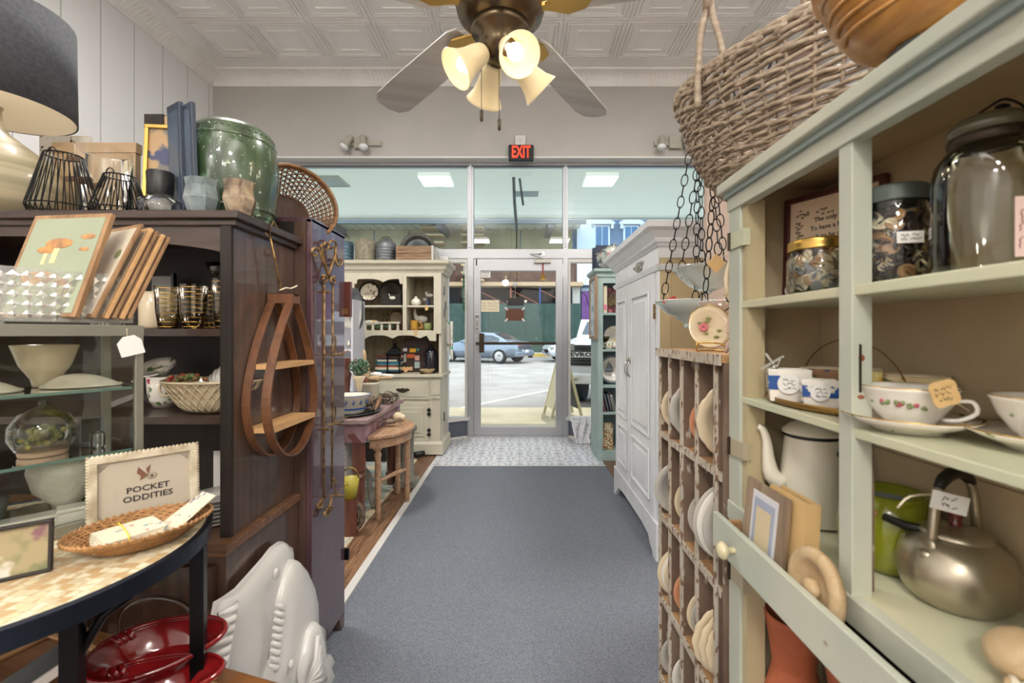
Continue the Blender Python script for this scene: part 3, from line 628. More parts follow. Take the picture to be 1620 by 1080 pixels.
# green banner on a pole
a = P(736, 440, 6.9)
t = thing('feather_banner', 'narrow green and white banner on a pole outside the left side light', 'banner', (a.x, 6.9, 0))
part('pole', MB().cyl((a.x+.03, 6.9, -.01), (a.x+.03, 6.9, 2.35), .012), M_galv, t)
part('flag', MB().box(a.x-.035, a.x+.025, 6.895, 6.9, 1.55, 2.2), pbr('banner_green', c(26, 108, 84), .7), t)
mb = MB()
for k in range(7): mb.tube([(a.x-.02, 6.89, 1.62+k*.065), (a.x, 6.89, 1.65+k*.065), (a.x+.012, 6.89, 1.62+k*.065)], .005, 4)
part('lettering', mb, WHITE, t)
part('white_tip', MB().box(a.x-.03, a.x+.025, 6.893, 6.902, 2.1, 2.24), WHITE, t)
# stained glass, old door board, lace cloth, dark post
a = P(919.5, 461, 5.2); b = P(942, 505, 5.2)
t = thing('stained_glass_panel', 'purple stained glass panel with green leaf hanging in the right side light', 'stained glass', (a.x, 5.2, b.z))
part('pane', MB().box(a.x, b.x, 5.19, 5.198, b.z, a.z), pbr('purple_glass', c(150, 118, 190), .2, emit=.25, col2=c(126, 92, 170), scale=14), t)
part('leading', MB().tube([(a.x, 5.187, a.z-.01), (a.x+.05, 5.187, a.z-.05), (a.x+.08, 5.187, a.z-.15), (b.x, 5.187, b.z+.08)], .003, 5).tube([(a.x, 5.187, a.z), (a.x, 5.187, b.z), (b.x, 5.187, b.z), (b.x, 5.187, a.z)], .004, 5, True), M_iron, t)
part('leaf', MB().ball((a.x+.1, 5.188, a.z-.14), .035, .4, .08, 1), pbr('leaf_glass', c(96, 180, 60), .3), t)
part('hanging_wire', MB().tube([(a.x, 5.19, a.z), ((a.x+b.x)/2+.05, 5.28, ZT0-.04), (b.x, 5.19, a.z)], .002, 4), M_iron, t)
single('dark_post', MB().box(.785, .85, 4.86, 4.93, 0, 2.12), pbr('slate_post', c(70, 78, 96), .6), 'slate blue post behind the teal bookcase', 'post', (.81, 4.9, 0))
t = thing('salvaged_door', 'old white door edge with a round knob beside the cream hutch', 'door', (-.86, 5.05, 0))
part('panel', MB().box(-.885, -.79, 5.03, 5.07, 0, 2.06), M_armo, t, bevel=.003)
q = P(707, 567, 5.0); part('knob', MB().ball((q.x-.01, 4.99, q.z), .022).cyl((q.x-.01, 4.99, q.z), (q.x-.01, 5.03, q.z), .008), M_silver, t)
def lace(u, v):
    x = .57+u*.27*(1-.35*v); z = .245-.245*v+.012*sin(u*24); y = 5.10-.05*v+.015*sin(u*17+v*5)+(.0 if v > .15 else .06*(1-v/.15))
    if v > .85: y -= (v-.85)*.5
    return (x+.05*v, y-.03, max(z, .006+.005*sin(u*30)))
single('lace_cloth', MB().grid(lace, 44, 20), pbr('lace_white', c(232, 234, 238), .8, layers=[(c(196, 200, 208), 60, .5, .56, (1, 1, 1), 2)], bmp=.8, bs=70), 'crumpled white lace cloth draped over the sill by the door', 'cloth', (.7, 5.08, 0), solid=.004)
# scarf on a wall rack by the hutch
# ---------------------------------------------------------------- ceiling fan
hx, hy, hz = -.055, 1.3, 2.115
M_bz = pbr('bronze_housing', c(98, 84, 64), .25, .85)
M_bzb = pbr('polished_brass', c(196, 158, 84), .3, .85)
M_blade = pbr('pale_fan_blade', c(186, 184, 182), .45, col2=c(170, 166, 160), scale=3, st=(.6, 8, 1))
fan = thing('ceiling_fan', 'bronze ceiling fan with five pale blades and four lit bell shades', 'ceiling fan', (hx, hy, ZC))
A = T(hx, hy, .035)
part('down_rod', MB(A).cyl((0, 0, 2.28), (0, 0, ZC-.09), .014).lathe([(.065, ZC-.11), (.07, ZC-.07), (.07, ZC-.036)], 24), M_bz, fan)
h = part('motor_housing', MB(A).lathe([(.055, 2.035), (.085, 2.04), (.12, 2.07), (.132, 2.11), (.132, 2.17), (.11, 2.215), (.05, 2.26), (.02, 2.3)], 40), M_bz, fan)
mb = MB(A)
for i in range(15):
    a = i*2*pi/15; mb.ball((.128*cos(a), .128*sin(a), 2.135), .012, .5, .5, 1.6, 8)
part('vent_slots', mb, M_bzb, h)
part('switch_housing', MB(A).lathe([(.001, 1.935), (.02, 1.94), (.05, 1.955), (.062, 1.98), (.06, 2.01), (.082, 2.02), (.085, 2.035), (.06, 2.045)], 36), M_bz, fan)
for k in range(5):
    B_ = A @ RZ(131+72*k)
    pts = [(.16, -.045), (.2, -.058), (.5, -.068), (.68, -.07), (.73, -.05), (.745, 0), (.73, .05), (.68, .07), (.5, .068), (.2, .058), (.16, .045)]
    bl = part('blade', MB(B_ @ T(0, 0, hz-.025) @ RX(11)).prism(pts, -.003, .003), M_blade, fan, bevel=.001)
    part('blade_bracket', MB(B_ @ T(0, 0, hz-.035)).box(.08, .15, -.012, .012, -.005, .005).prism([(.13, -.012), (.19, -.042), (.24, -.03), (.26, 0), (.24, .03), (.19, .042), (.13, .012)], -.004, .002), M_bzb, bl, 'brass blade bracket')
M_bell = pbr('frosted_bell_glass', c(232, 214, 172), .4, emit=.10)
M_bulb = pbr('glowing_bulb', c(255, 246, 226), .4, emit=1.7)
for k, az in enumerate((295, 205, 115, 25)):
    d = Vector((cos(radians(az))*.76, sin(radians(az))*.76, -.65)); o0 = Vector((hx, hy, 2.035))+d*.062
    A2 = aim(o0, d)
    arm = part('lamp_arm', MB().tube([(hx, hy, 2.025), o0-d*.005], .012, 8).cyl(o0-d*.012, o0+d*.012, .02, .024), M_bz, fan)
    mb = MB(A2).lathe([(.02, .002), (.026, .012), (.031, .035), (.034, .06), (.041, .085), (.0515, .105), (.0555, .112)], 32, cap=False)
    part('lamp_shade', mb, M_bell, fan, 'lit cream bell shade', solid=.003)
    part('bulb', MB(A2).lathe([(.001, .1), (.012, .098), (.021, .085), (.023, .072), (.018, .055), (.011, .04), (.01, .01)], 18, cap=False), M_bulb, arm, 'glowing bulb')
    ld = bpy.data.lights.new('fan_bulb', 'POINT'); ld.energy = .35; ld.color = (1, .86, .66); ld.shadow_soft_size = .03
    lo = bpy.data.objects.new('fan_bulb', ld); COL.objects.link(lo); lo.location = o0+d*.2
for x, z in ((-.108, 1.80), (-.058, 1.775)):
    ch = part('pull_chain', MB().tube([(x, 1.29, 1.95), (x, 1.29, z+.03)], .0012, 4), M_dalu, fan)
    part('chain_fob', MB().lathe([(.001, 0), (.0045, .004), (.005, .03), (.002, .036)], 12, M=T(x, 1.29, z)), M_dalu, ch)
# ---------------------------------------------------------------- cream hutch H at the window
YF = 4.5; X0, X1 = -2.12, -.785
def hx_(px, y=4.56): return (px-CX)*y/F
def hz_(py, y=4.56): return H-(py-CY)*y/F
t = thing('cream_hutch', 'distressed cream hutch with scalloped open shelves and crown, beside the storefront', 'hutch', ((X0+X1)/2, 4.75, 0))
YU = 4.58
def scallop(x0, x1, ztop, zlow, n=2, dep=.05):
    pts = [(x0, ztop), (x0, zlow)]; N = 40
    for i in range(N+1):
        u = i/N; v = abs(sin(u*pi*n*1.5+.3)); q = zlow+dep*(.35+.65*(1-(1-v)**2)) if .05 < u < .95 else zlow
        pts.append((x0+(x1-x0)*u, q))
    pts += [(x1, zlow), (x1, ztop)]; return pts
mb = MB()
mb.box(X0, X1, YU, 4.97, 1.80, 1.83)
mb.box(X0, X0+.03, YU+.01, 4.95, .8, 1.83).box(X1-.03, X1, YU+.01, 4.95, .8, 1.83)
for a, b in ((686, 697), (637, 643), (545, 560), (497, 503)):
    mb.box(hx_(a), hx_(b) if b < 690 else X1, YU-.02, YU+.015, 1.2, 1.83)
mb.box(X0, X0+.07, YU-.02, YU+.015, 1.1, 1.83)
mb.box(X0, X1, YU-.02, YU+.012, 1.775, 1.83)
for z in (1.487, 1.235): mb.box(X0+.03, X1-.03, YU-.005, 4.95, z-.018, z)
mb.box(hx_(640)-.012, hx_(640)+.012, YU, 4.95, 1.2, 1.8).box(hx_(500)-.012, hx_(500)+.012, YU, 4.95, 1.2, 1.8)
part('upper_case', mb, M_cream, t, bevel=.003)
mb = MB(basis((0, YU-.012, 0), (1, 0, 0), (0, 0, 1)))
mb.prism(scallop(hx_(560), hx_(637), 1.79, 1.70, 1, .05), 0, .015).prism(scallop(hx_(503), hx_(545), 1.79, 1.70, 1, .05), 0, .015)
mb.prism(scallop(X0+.05, X1-.05, 1.22, 1.13, 3, .055), 0, .02)
part('scalloped_apron', mb, M_cream, t)
mb = MB()
for i in range(16): mb.box(X0+.03+i*.08, X0+.03+i*.08+.077, 4.95, 4.965, .8, 1.8)
part('bead_board_back', mb, M_creamD, t)
prof = [(0, 0), (.02, 0), (.03, .02), (.045, .035), (.055, .07), (.085, .09), (.09, .12), (0, .12)]
mb = MB(); N = [(X0, 4.97), (X0, YU), (X1, YU), (X1, 4.97)]
def moulding(mb, path, prof, z0):      # open path with mitred outward profile (outward = right of travel)
    P2 = [Vector(p) for p in path]; rings = []
    for i, p in enumerate(P2):
        d0 = (p-P2[i-1]).normalized() if i else (P2[1]-p).normalized(); d1 = (P2[i+1]-p).normalized() if i < len(P2)-1 else d0
        n0 = Vector((d0.y, -d0.x)); n1 = Vector((d1.y, -d1.x)); n = (n0+n1).normalized(); n = n/max(.3, n.dot(n0))
        rings.append([(p.x+n.x*a, p.y+n.y*a, z0+b) for a, b in prof])
    k = len(prof); v = [q for r in rings for q in r]
    f = [(i*k+j, (i+1)*k+j, (i+1)*k+(j+1) % k, i*k+(j+1) % k) for i in range(len(rings)-1) for j in range(k)]
    f += [tuple(range(k)), tuple(reversed(range(len(v)-k, len(v))))]
    mb.add(v, f); return mb
def outward(path, prof, z0, mb=None):
    return moulding(mb or MB(), path, prof, z0)
part('crown_moulding', outward([(X0, 4.97), (X0, YU), (X1, YU), (X1, 4.97)][::1], prof, 1.81), M_cream, t)
part('top_board', MB().box(X0-.08, X1+.08, YU-.08, 4.99, 1.915, 1.932), M_cream, t)
part('plate_rail', MB().box(hx_(545), hx_(632), YU+.0, YU+.03, 1.305, 1.322), M_cream, t)
for px in (576, 588, 602, 615, 628): part('baluster', MB().lathe([(.014, 0), (.02, .01), (.009, .02), (.016, .04), (.008, .06), (.014, .07)], 10, M=T(hx_(px), YU+.015, 1.236)), M_cream, t)
# lower case
mb = MB().box(X0, X1, YF, 4.97, .1, .765)
part('base_cabinet', mb, M_cream, t, bevel=.004)
part('counter', MB().box(X0-.02, X1+.03, YF-.03, 4.98, .77, .80), M_cream, t, bevel=.006)
mb = outward([(X0, 4.97), (X0, YF), (X1, YF), (X1, 4.97)], [(0, 0), (.03, 0), (.03, .1), (.012, .125), (0, .125)], .015)
part('plinth', mb, M_cream, t)
for pa, pb in ((597, 679), (500, 590)):
    a, b = hx_(pa, 4.5), hx_(pb, 4.5)
    d = part('drawer', MB().box(a, b, YF-.015, YF, .555, .735).box(a+.03, b-.03, YF-.02, YF-.015, .58, .71), M_cream, t, bevel=.004)
    m = (a+b)/2
    part('drawer_pull', MB().ball((m, YF-.025, .645), .02, 1.3, .3, 1.2).ball((m-.04, YF-.022, .65), .018, 1.5, .3, .8).ball((m+.04, YF-.022, .65), .018, 1.5, .3, .8).tube([(m-.05, YF-.02, .65), (m-.03, YF-.045, .635), (m+.03, YF-.045, .635), (m+.05, YF-.02, .65)], .005, 6), M_dalu, d)
    d = part('door', MB().box(a, b, YF-.015, YF, .14, .525), M_cream, t, bevel=.003)
    mb = MB(basis((0, YF-.015, 0), (1, 0, 0), (0, 0, 1)))
    for e, dd in ((.05, .006), (.065, .0), ):
        mb.box(a+e, b-e, .14+e, .525-e, 0, .008 if e == .05 else .004)
    mb.box(a+.09, b-.09, .23, .435, 0, .016)
    part('raised_panel', mb, M_cream, d, bevel=.006)
    for z in (.23, .43): part('hinge', MB().box(b-.006, b+.006, YF-.022, YF, z-.04, z+.04).box(b-.018, b+.018, YF-.02, YF-.012, z-.03, z-.012).box(b-.018, b+.018, YF-.02, YF-.012, z+.012, z+.03), M_black, d)
part('corner_block', MB().box(hx_(683, 4.5), hx_(696, 4.5), YF-.012, YF, .60, .74).box(hx_(683, 4.5), hx_(696, 4.5), YF-.018, YF, .565, .59), M_cream, t)
mb = MB(basis((X1-.015, 0, 0), (0, 1, 0), (0, 0, 1))).prism([(4.6, .8), (4.6, .82), (4.64, .84), (4.62, .92), (4.6, 1.0), (4.63, 1.12), (4.95, 1.12), (4.95, .8)], -.012, .012)
part('side_bracket', mb, M_cream, t)
mb = MB()
for z, y in ((1.6, 4.7), (1.45, 4.78), (1.37, 4.72), (.3, 4.7)): mb.box(X1, X1+.012, y, y+.02, z, z+.09)
part('iron_hook', mb, M_galv, t)
cl = MB().grid(lambda u, v: (X1+.035+.045*u+.012*sin(u*9), 4.72+.02*sin(u*14)+.04*u, 1.33-.33*v*(1-.25*sin(u*5))), 16, 10)
single('tea_towel', cl, pbr('towel_print', c(226, 224, 216), .85, layers=[(c(46, 150, 110), 14, .62, .64, (1, 1, 1), 1), (c(110, 90, 76), 18, .64, .66, (1, 1, 1), 6)]), 'printed white tea towel hanging on the right side of the cream hutch', 'towel', (X1+.05, 4.74, 1.33), solid=.003)
# on top of the hutch
ZT = 1.932
def can(px0, px1, ztop, mat, label, dome=False, handle=True, ribs=True, y=4.68):
    x0, x1 = hx_(px0, y), hx_(px1, y); r = (x1-x0)/2; x = (x0+x1)/2; h_ = ztop-ZT
    t = thing('metal_can', label, 'can', (x, y, ZT)); pr = [(r*.97, 0), (r, .01)]
    if ribs:
        for k in range(1, 6): pr += [(r, h_*k/6-.004), (r*1.03, h_*k/6), (r, h_*k/6+.004)]
    pr += [(r, h_)]+([(r*.85, h_+.03), (r*.35, h_+.045), (r*.3, h_+.07), (.001, h_+.07)] if dome else [(r*.9, h_+.002), (.001, h_-.0)])
    part('body', MB(T(x, y, ZT)).lathe(pr, 26), mat, t)
    if handle: part('bail_handle', MB().tube([(x+r*.6*cos(a), y, ZT+h_+.03+.06*sin(a)) for a in [i*pi/10 for i in range(11)]], .004, 5), M_dalu, t)
    return t
can(527, 559, 2.14, pbr('blue_grey_zinc', c(92, 118, 134), .45, .6), 'blue grey zinc pail at the left end on top of the hutch')
can(562, 594, 2.16, pbr('pitted_beige_tin', c(150, 144, 124), .7, .2, col2=c(120, 114, 98), scale=30), 'pitted beige tin on top of the hutch', handle=False, ribs=False)
can(595, 627, 2.11, M_galv, 'domed galvanised churn with ring handle beside the crate on the hutch', dome=True)
x0, x1 = hx_(628, 4.6), hx_(686, 4.6)
t = thing('wooden_crate', 'low weathered wooden crate on the right end of the hutch top', 'crate', ((x0+x1)/2, 4.7, ZT))
cw = wood('weathered_crate_wood', c(160, 136, 108), c(112, 82, 60), 'x', .8, 8)
for k in range(2): part('front_slat', MB().box(x0, x1-.02, 4.56, 4.575, ZT+.005+k*.075, ZT+.075+k*.075), cw, t)
part('back_slat', MB().box(x0, x1, 4.86, 4.875, ZT, ZT+.15), cw, t)
for x in (x0, x1-.022): part('end_panel', MB().box(x, x+.022, 4.575, 4.86, ZT, ZT+.155), paint('crate_end_paint', c(214, 212, 204), c(120, 100, 80), .4) if x > x0 else cw, t)
part('base', MB().box(x0, x1, 4.575, 4.86, ZT, ZT+.012), cw, t)
t = thing('round_tub', 'grey metal tub tilted on its side in the crate on the hutch', 'tub', (hx_(660, 4.74), 4.74, ZT+.02))
A = aim((hx_(660, 4.76), 4.80, ZT+.155), (.15, -1, .35))
part('tub', MB(A).lathe([(.001, -.07), (.12, -.07), (.13, -.06), (.15, .03), (.178, .035), (.182, .03)], 36, cap=False), pbr('dark_tin', c(92, 92, 88), .5, .6, col2=c(64, 64, 60), scale=8), t, solid=.004)
part('inner_pan', MB(A).lathe([(.001, -.055), (.1, -.055), (.12, .01)], 30, cap=False), M_galv, t, solid=.003)
# on the hutch shelves
def pot(name, label, cat, x, y, z, prof, mat, group=None, extra=None, n=22):
    t = thing(name, label, cat, (x, y, z), group=group); part('body', MB(T(x, y, z)).lathe(prof, n, cap=False), mat, t, solid=.002)
    if extra: extra(t, x, y, z)
    return t
def handle_tube(t, pts, r=.004, mat=None, name='handle'): part(name, MB().tube(pts, r, 6), mat, t)
def platter(label, px, py, y, r, mat, sy=1, tilt=14, rim=None, cat='plate', name='display_plate', az=0):
    p = P(px, py, y); A = T(*p) @ RZ(az) @ RX(90-tilt) @ SC(1, sy, 1)
    t = thing(name, label, cat, (p.x, p.y, p.z-r*sy)); 
    part('plate', MB(A).lathe([(.001, 0), (r*.62, 0), (r*.7, .008), (r, .02)], 34, cap=False), mat, t, solid=.004)
    if rim: part('rim', MB(A).lathe([(r*.86, .017), (r, .024), (r*1.02, .02)], 34, cap=False), rim, t)
    return t
Mt = pbr('brown_transfer_china', c(224, 216, 196), .3, layers=[(c(120, 84, 54), 26, .55, .58, (1, 1, 1), 3)])
platter('oval cream plate with brown leaf pattern and dark rim on the upper hutch shelf', 585, 462, 4.72, .105, Mt, 1.02, 10, M_iron)
platter('large dark pewter tray standing behind the goose box', 618, 463, 4.88, .125, pbr('pewter', c(96, 92, 84), .5, .5), 1, 6, None, 'tray', 'pewter_tray')
t = thing('goose_box', 'dark wooden box with a painted white goose on the upper hutch shelf', 'box', (hx_(619, 4.7), 4.7, 1.487))
part('box', MB().box(hx_(603, 4.7), hx_(635, 4.7), 4.68, 4.8, 1.488, 1.61), M_intwood, t, bevel=.003)
q = P(619, 470, 4.677); part('painted_goose', MB().ball((q.x+.012, q.y, q.z-.006), .03, 1.1, .1, .55).tube([(q.x-.012, q.y, q.z), (q.x-.022, q.y, q.z+.03), (q.x-.03, q.y, q.z+.034)], .006, 5), M_china, t)
pot('sugar_bowl', 'white lidded sugar bowl on the top right hutch shelf', 'bowl', hx_(658, 4.7), 4.7, 1.488, [(.025, 0), (.05, .02), (.052, .045), (.04, .065), (.015, .08), (.012, .095), (.001, .1)], M_china)
pot('small_bottle', 'dark blue figurine bottle beside the sugar bowl', 'figurine', hx_(677, 4.7), 4.7, 1.488, [(.012, 0), (.02, .01), (.02, .04), (.012, .05), (.014, .065), (.001, .08)], pbr('deep_blue', c(40, 56, 90), .3))
t = thing('wire_shelf_shoe', 'small white china shoe on a clear riser in the right hutch niche', 'figurine', (hx_(679, 4.78), 4.78, 1.488))
part('riser', MB().box(hx_(670, 4.78), hx_(686, 4.78), 4.75, 4.86, 1.488, 1.58), M_clear, t); part('shoe', MB().ball((hx_(679, 4.78), 4.8, 1.605), .035, 1.3, .6, .6).ball((hx_(674, 4.78), 4.8, 1.63), .02, .8, .6, .9), M_china, t)
pot('casserole_dish', 'white casserole dish with yellow flowers on the plate rail shelf', 'dish', hx_(588, 4.72), 4.72, 1.28, [(.05, 0), (.068, .012), (.072, .05), (.06, .058), (.02, .062), (.001, .062)], pbr('flower_casserole', c(230, 226, 214), .2, layers=[(c(222, 168, 60), 30, .57, .6, (1, 1, 1), 2)]))
gl = MB()
for i in range(130):
    a = random.random(); gl.ball((hx_(562+a*60, 4.66), 4.655+random.random()*.05, 1.262+random.random()*.035), .009, 1, .5, .7, 6)
single('greenery_garland', gl, M_leaf, 'green leafy garland behind the plate rail', 'garland', (hx_(590, 4.66), 4.66, 1.24))
pot('brass_vase', 'dark brass vase with flared neck on the middle hutch shelf', 'vase', hx_(609, 4.76), 4.76, 1.237, [(.025, 0), (.025, .01), (.014, .02), (.042, .06), (.044, .08), (.012, .12), (.012, .15), (.034, .17)], pbr('dark_brass', c(92, 80, 56), .4, .8))
platter('round wicker edged clock face plate leaning behind the brass vase', 628, 503, 4.84, .075, M_creamD, 1, 8, M_wickd)
def goose(t, x, y, z):
    pass
q = P(663, 504, 4.72); gz = 1.237
t = thing('china_goose', 'white china goose standing behind the yellow pitcher', 'figurine', (q.x, 4.74, gz))
part('stand_basket', MB().lathe([(.045, 0), (.05, .06), (.052, .065)], 18, M=T(q.x+.02, 4.76, gz)), M_wicko, t)
part('body', MB().ball((q.x+.015, 4.76, gz+.115), .05, 1.35, .8, .85).tube([(q.x-.03, 4.76, gz+.12), (q.x-.05, 4.76, gz+.17), (q.x-.052, 4.76, gz+.21), (q.x-.056, 4.76, gz+.225)], [.03, .018, .014, .018], 8), M_china, t)
part('beak', MB().cyl((q.x-.066, 4.76, gz+.222), (q.x-.088, 4.76, gz+.218), .008, .002), pbr('beak_orange', c(224, 140, 60), .4), t)
def pitcher_extra(t, x, y, z): part('handle', MB().tube([(x+.04*1, y, z+.02), (x+.075, y, z+.03), (x+.07, y, z+.07), (x+.038, y, z+.085)], .006, 6), bpy.data.materials['yellow_pitcher'], t)
pot('yellow_pitcher', 'small yellow pitcher with a kraft tag at the front of the hutch shelf', 'pitcher', hx_(655, 4.62), 4.63, 1.237, [(.036, 0), (.033, .05), (.037, .095), (.04, .1)], pbr('yellow_pitcher', c(196, 152, 64), .35), extra=pitcher_extra)
pot('green_jar', 'small green jar at the right end of the lower hutch shelf', 'jar', hx_(677, 4.65), 4.65, 1.237, [(.03, 0), (.042, .02), (.043, .06), (.035, .075)], pbr('sage_pot', c(134, 148, 92), .4))
def tag(label, p, w_=.03, h_=.045, rot=0, mat=None):
    t = thing('price_tag', label, 'tag', p); A = T(*p) @ RY(rot)
    part('card', MB(A).box(-w_/2, w_/2, -.0008, .0008, -h_, 0), mat or M_tag, t)
    part('string', MB(A).tube([(0, 0, 0), (.001, .002, .012), (0, .006, .035)], .0008, 4), M_paper, t); return t
tag('kraft tag hanging under the yellow pitcher', (hx_(658, 4.55), 4.545, 1.23)); tag('kraft tag hanging under the figurine bottle', (hx_(675, 4.55), 4.545, 1.48))
tag('kraft tag hanging left on the plate rail', (hx_(572, 4.55), 4.545, 1.26))
# on the hutch counter
bc = [(96, 60, 44), (30, 30, 60), (216, 210, 190), (30, 90, 112), (70, 130, 140), (150, 66, 44), (224, 216, 190), (60, 100, 110), (34, 70, 90)]
z = .80
for k, cc in enumerate(reversed(bc)):
    hgt = (.02, .018, .024, .02, .018, .02, .018, .016, .034)[k]; wv = .2+.03*((k*7) % 3); x = -1.34+.01*((k*5) % 3)
    nm = ['teal', 'blue green', 'cream', 'rust red', 'pale teal', 'deep teal', 'off white', 'navy', 'brown leather'][k]
    t = thing('stacked_book', '%s book, number %s from the bottom of the stack on the hutch counter' % (nm, ['one', 'two', 'three', 'four', 'five', 'six', 'seven', 'eight', 'nine'][k]), 'book', (x, 4.66, z), group='books stacked on the hutch counter')
    part('cover', MB().box(x-wv/2, x+wv/2, 4.6, 4.61, z, z+hgt).box(x-wv/2, x+wv/2, 4.6, 4.74, z, z+.003).box(x-wv/2, x+wv/2, 4.6, 4.74, z+hgt-.003, z+hgt), pbr('book_%s' % nm.replace(' ', '_'), c(*cc), .6), t)
    part('pages', MB().box(x-wv/2+.004, x+wv/2-.004, 4.61, 4.737, z+.003, z+hgt-.003), M_paper, t); z += hgt+.0003
x = hx_(625, 4.64)
t = thing('candle_lantern', 'black metal candle lantern with open sides on the hutch counter', 'lantern', (x, 4.64, .8))
mb = MB().box(x-.07, x+.07, 4.57, 4.71, .80, .82).box(x-.075, x+.075, 4.565, 4.715, .985, 1.0)
for sx in (-1, 1):
    for sy in (-1, 1): mb.box(x+sx*.06-.005, x+sx*.06+.005, 4.64+sy*.06-.005, 4.64+sy*.06+.005, .82, .985)
part('frame', mb, M_iron, t); part('roof', MB(T(x, 4.64, 1.0) @ RZ(45)).lathe([(.105, 0), (.05, .05), (.02, .07), (.02, .1)], 4, sm=False), M_iron, t)
part('ring', MB().tube([(x+.018*cos(a), 4.64, 1.12+.02*sin(a)) for a in [i*pi/8 for i in range(16)]], .003, 5, True), M_iron, t)
part('candle', MB().cyl((x, 4.64, .82), (x, 4.64, .93), .024), M_intwood, t)
x0, x1 = hx_(640, 4.72), hx_(672, 4.72)
t = thing('magnet_board', 'dark board covered in small colourful magnets on the hutch counter', 'board', ((x0+x1)/2, 4.76, .8))
part('board', MB().box(x0-.01, x1+.03, 4.74, 4.76, .80, 1.13), pbr('board_brown', c(58, 40, 32), .6), t)
for px, py, wv, hv, cc in ((638, 566, 9, 13, (210, 206, 196)), (653, 554, 10, 6, (238, 176, 40)), (650, 563, 12, 6, (222, 104, 50)), (660, 566, 7, 8, (222, 170, 150)), (661, 553, 3, 4, (70, 170, 170)), (641, 553, 6, 5, (226, 226, 230)), (660, 577, 8, 10, (170, 190, 190)), (650, 583, 5, 6, (210, 170, 130))):
    q = P(px, py, 4.735); part('magnet', MB().box(q.x-wv*.0033, q.x+wv*.0033, 4.732, 4.742, q.z-hv*.0033, q.z+hv*.0033), pbr('magnet_colour', c(*cc), .5), t)
q = P(642, 581, 4.62)
mb = MB(T(q.x, 4.62, .84) @ RX(80)); hp = [(.037*(16*sin(a)**3)/16, .037*(13*cos(a)-5*cos(2*a)-2*cos(3*a)-cos(4*a))/16) for a in [i*2*pi/30 for i in range(30)]]
single('wooden_heart', mb.prism(hp, -.006, .006), M_lightw, 'pale wooden heart leaning in front of the magnet board', 'ornament', (q.x, 4.62, .8))
def jug_extra(t, x, y, z): part('stopper', MB().ball((x, y, z+.27), .02), M_black, t)
pot('dark_jug', 'tall black glazed jug at the right end of the hutch counter', 'jug', hx_(682, 4.72), 4.72, .8, [(.06, 0), (.068, .02), (.07, .2), (.05, .24), (.02, .26), (.02, .27)], pbr('black_glaze', c(26, 26, 38), .15, coat=.5), extra=jug_extra)
pot('wooden_bowl', 'small shallow wooden bowl at the front right of the hutch counter', 'bowl', hx_(676, 4.58), 4.58, .8, [(.001, .002), (.03, 0), (.055, .02), (.078, .045)], M_turn)
pot('metal_pepper_mill', 'little dark metal trinket at the front of the hutch counter', 'trinket', hx_(667, 4.54), 4.54, .8, [(.012, 0), (.018, .01), (.008, .02), (.001, .03)], M_dalu)
# ---------------------------------------------------------------- white rack with pewter, left of hutch
t = thing('white_shelf_rack', 'narrow white shelf rack with pewter pieces behind the table', 'shelf', (-1.45, 4.1, 0))
mb = MB().box(hx_(565, 4.1)-.0, hx_(568, 4.1), 3.95, 4.25, 0, 1.5)
xa = hx_(568, 4.1)
mb.box(xa-.9, xa, 3.95, 4.25, 1.48, 1.5).box(xa-.9, xa-.88, 3.95, 4.25, 0, 1.5).box(xa-.9, xa, 4.24, 4.25, 0, 1.5)
for z in (1.07, .72, .3): mb.box(xa-.9, xa, 3.95, 4.25, z-.02, z)
part('case', mb, pbr('rack_white', c(212, 214, 222), .5), t)
platter('white oval platter standing in the white rack', 552, 498, 4.05, .11, M_china, 1.2, 8, None, az=50)
pot('pewter_creamer', 'shiny pewter creamer on the white rack shelf', 'creamer', hx_(563, 4.0)-.06, 4.0, 1.07, [(.02, 0), (.03, .02), (.03, .05), (.02, .06), (.026, .07)], M_silver)
platter('tall grey metal tray standing on edge in the white rack', 561, 488, 4.1, .1, M_galv, 1.9, 5, None, 'tray', 'metal_tray', az=70)
# ---------------------------------------------------------------- old work table
ZA = .67
M_pink = paint('faded_mauve_wood', c(166, 140, 150), c(112, 66, 66), .42, .6, 10, (1, 1, 1), c(120, 84, 84))
M_leg = wood('red_brown_turned_leg', c(120, 70, 52), c(84, 46, 36), 'z', .4, coat=.3)
t = thing('work_table', 'old mauve topped work table with thick turned brown legs', 'table', (-1.35, 3.25, 0))
part('table_top', MB().box(-1.85, -.94, 2.80, 3.70, ZA-.028, ZA), wood('worn_mauve_top', c(172, 150, 148), c(130, 104, 100), 'y', .5), t, bevel=.004)
part('apron', MB().box(-1.8, -.965, 2.835, 2.86, ZA-.15, ZA-.03).box(-.99, -.965, 2.835, 3.67, ZA-.15, ZA-.03).box(-1.8, -.965, 3.645, 3.67, ZA-.15, ZA-.03).box(-1.8, -1.775, 2.835, 3.67, ZA-.15, ZA-.03), M_pink, t)
lp = [(.028, 0), (.032, .02), (.03, .05), (.042, .07), (.044, .1), (.03, .12), (.034, .13), (.038, .28), (.045, .3), (.036, .32), (.045, .34), (.043, .52)]
for x, y in ((-1.02, 2.885), (-1.02, 3.62), (-1.75, 2.885), (-1.75, 3.62)): part('leg', MB(T(x, y, 0)).lathe(lp, 8 if y < 3 else 16, sm=y > 3).box(-.042, .042, -.042, .042, .52, ZA-.03), M_leg, t)
def tx(px, y): return (px-CX)*y/F
ENB = pbr('enamel_windmill_blue', c(36, 84, 160), .3)
x, y = tx(555, 2.98), 2.98
t = thing('enamel_basin', 'white enamel basin with blue painted scene on the metal tray', 'basin', (x, y, ZA+.012))
part('basin', MB(T(x, y, ZA+.013)).lathe([(.001, .004), (.07, 0), (.085, .01), (.115, .11), (.128, .12)], 32, cap=False), M_enamel, t, solid=.003)
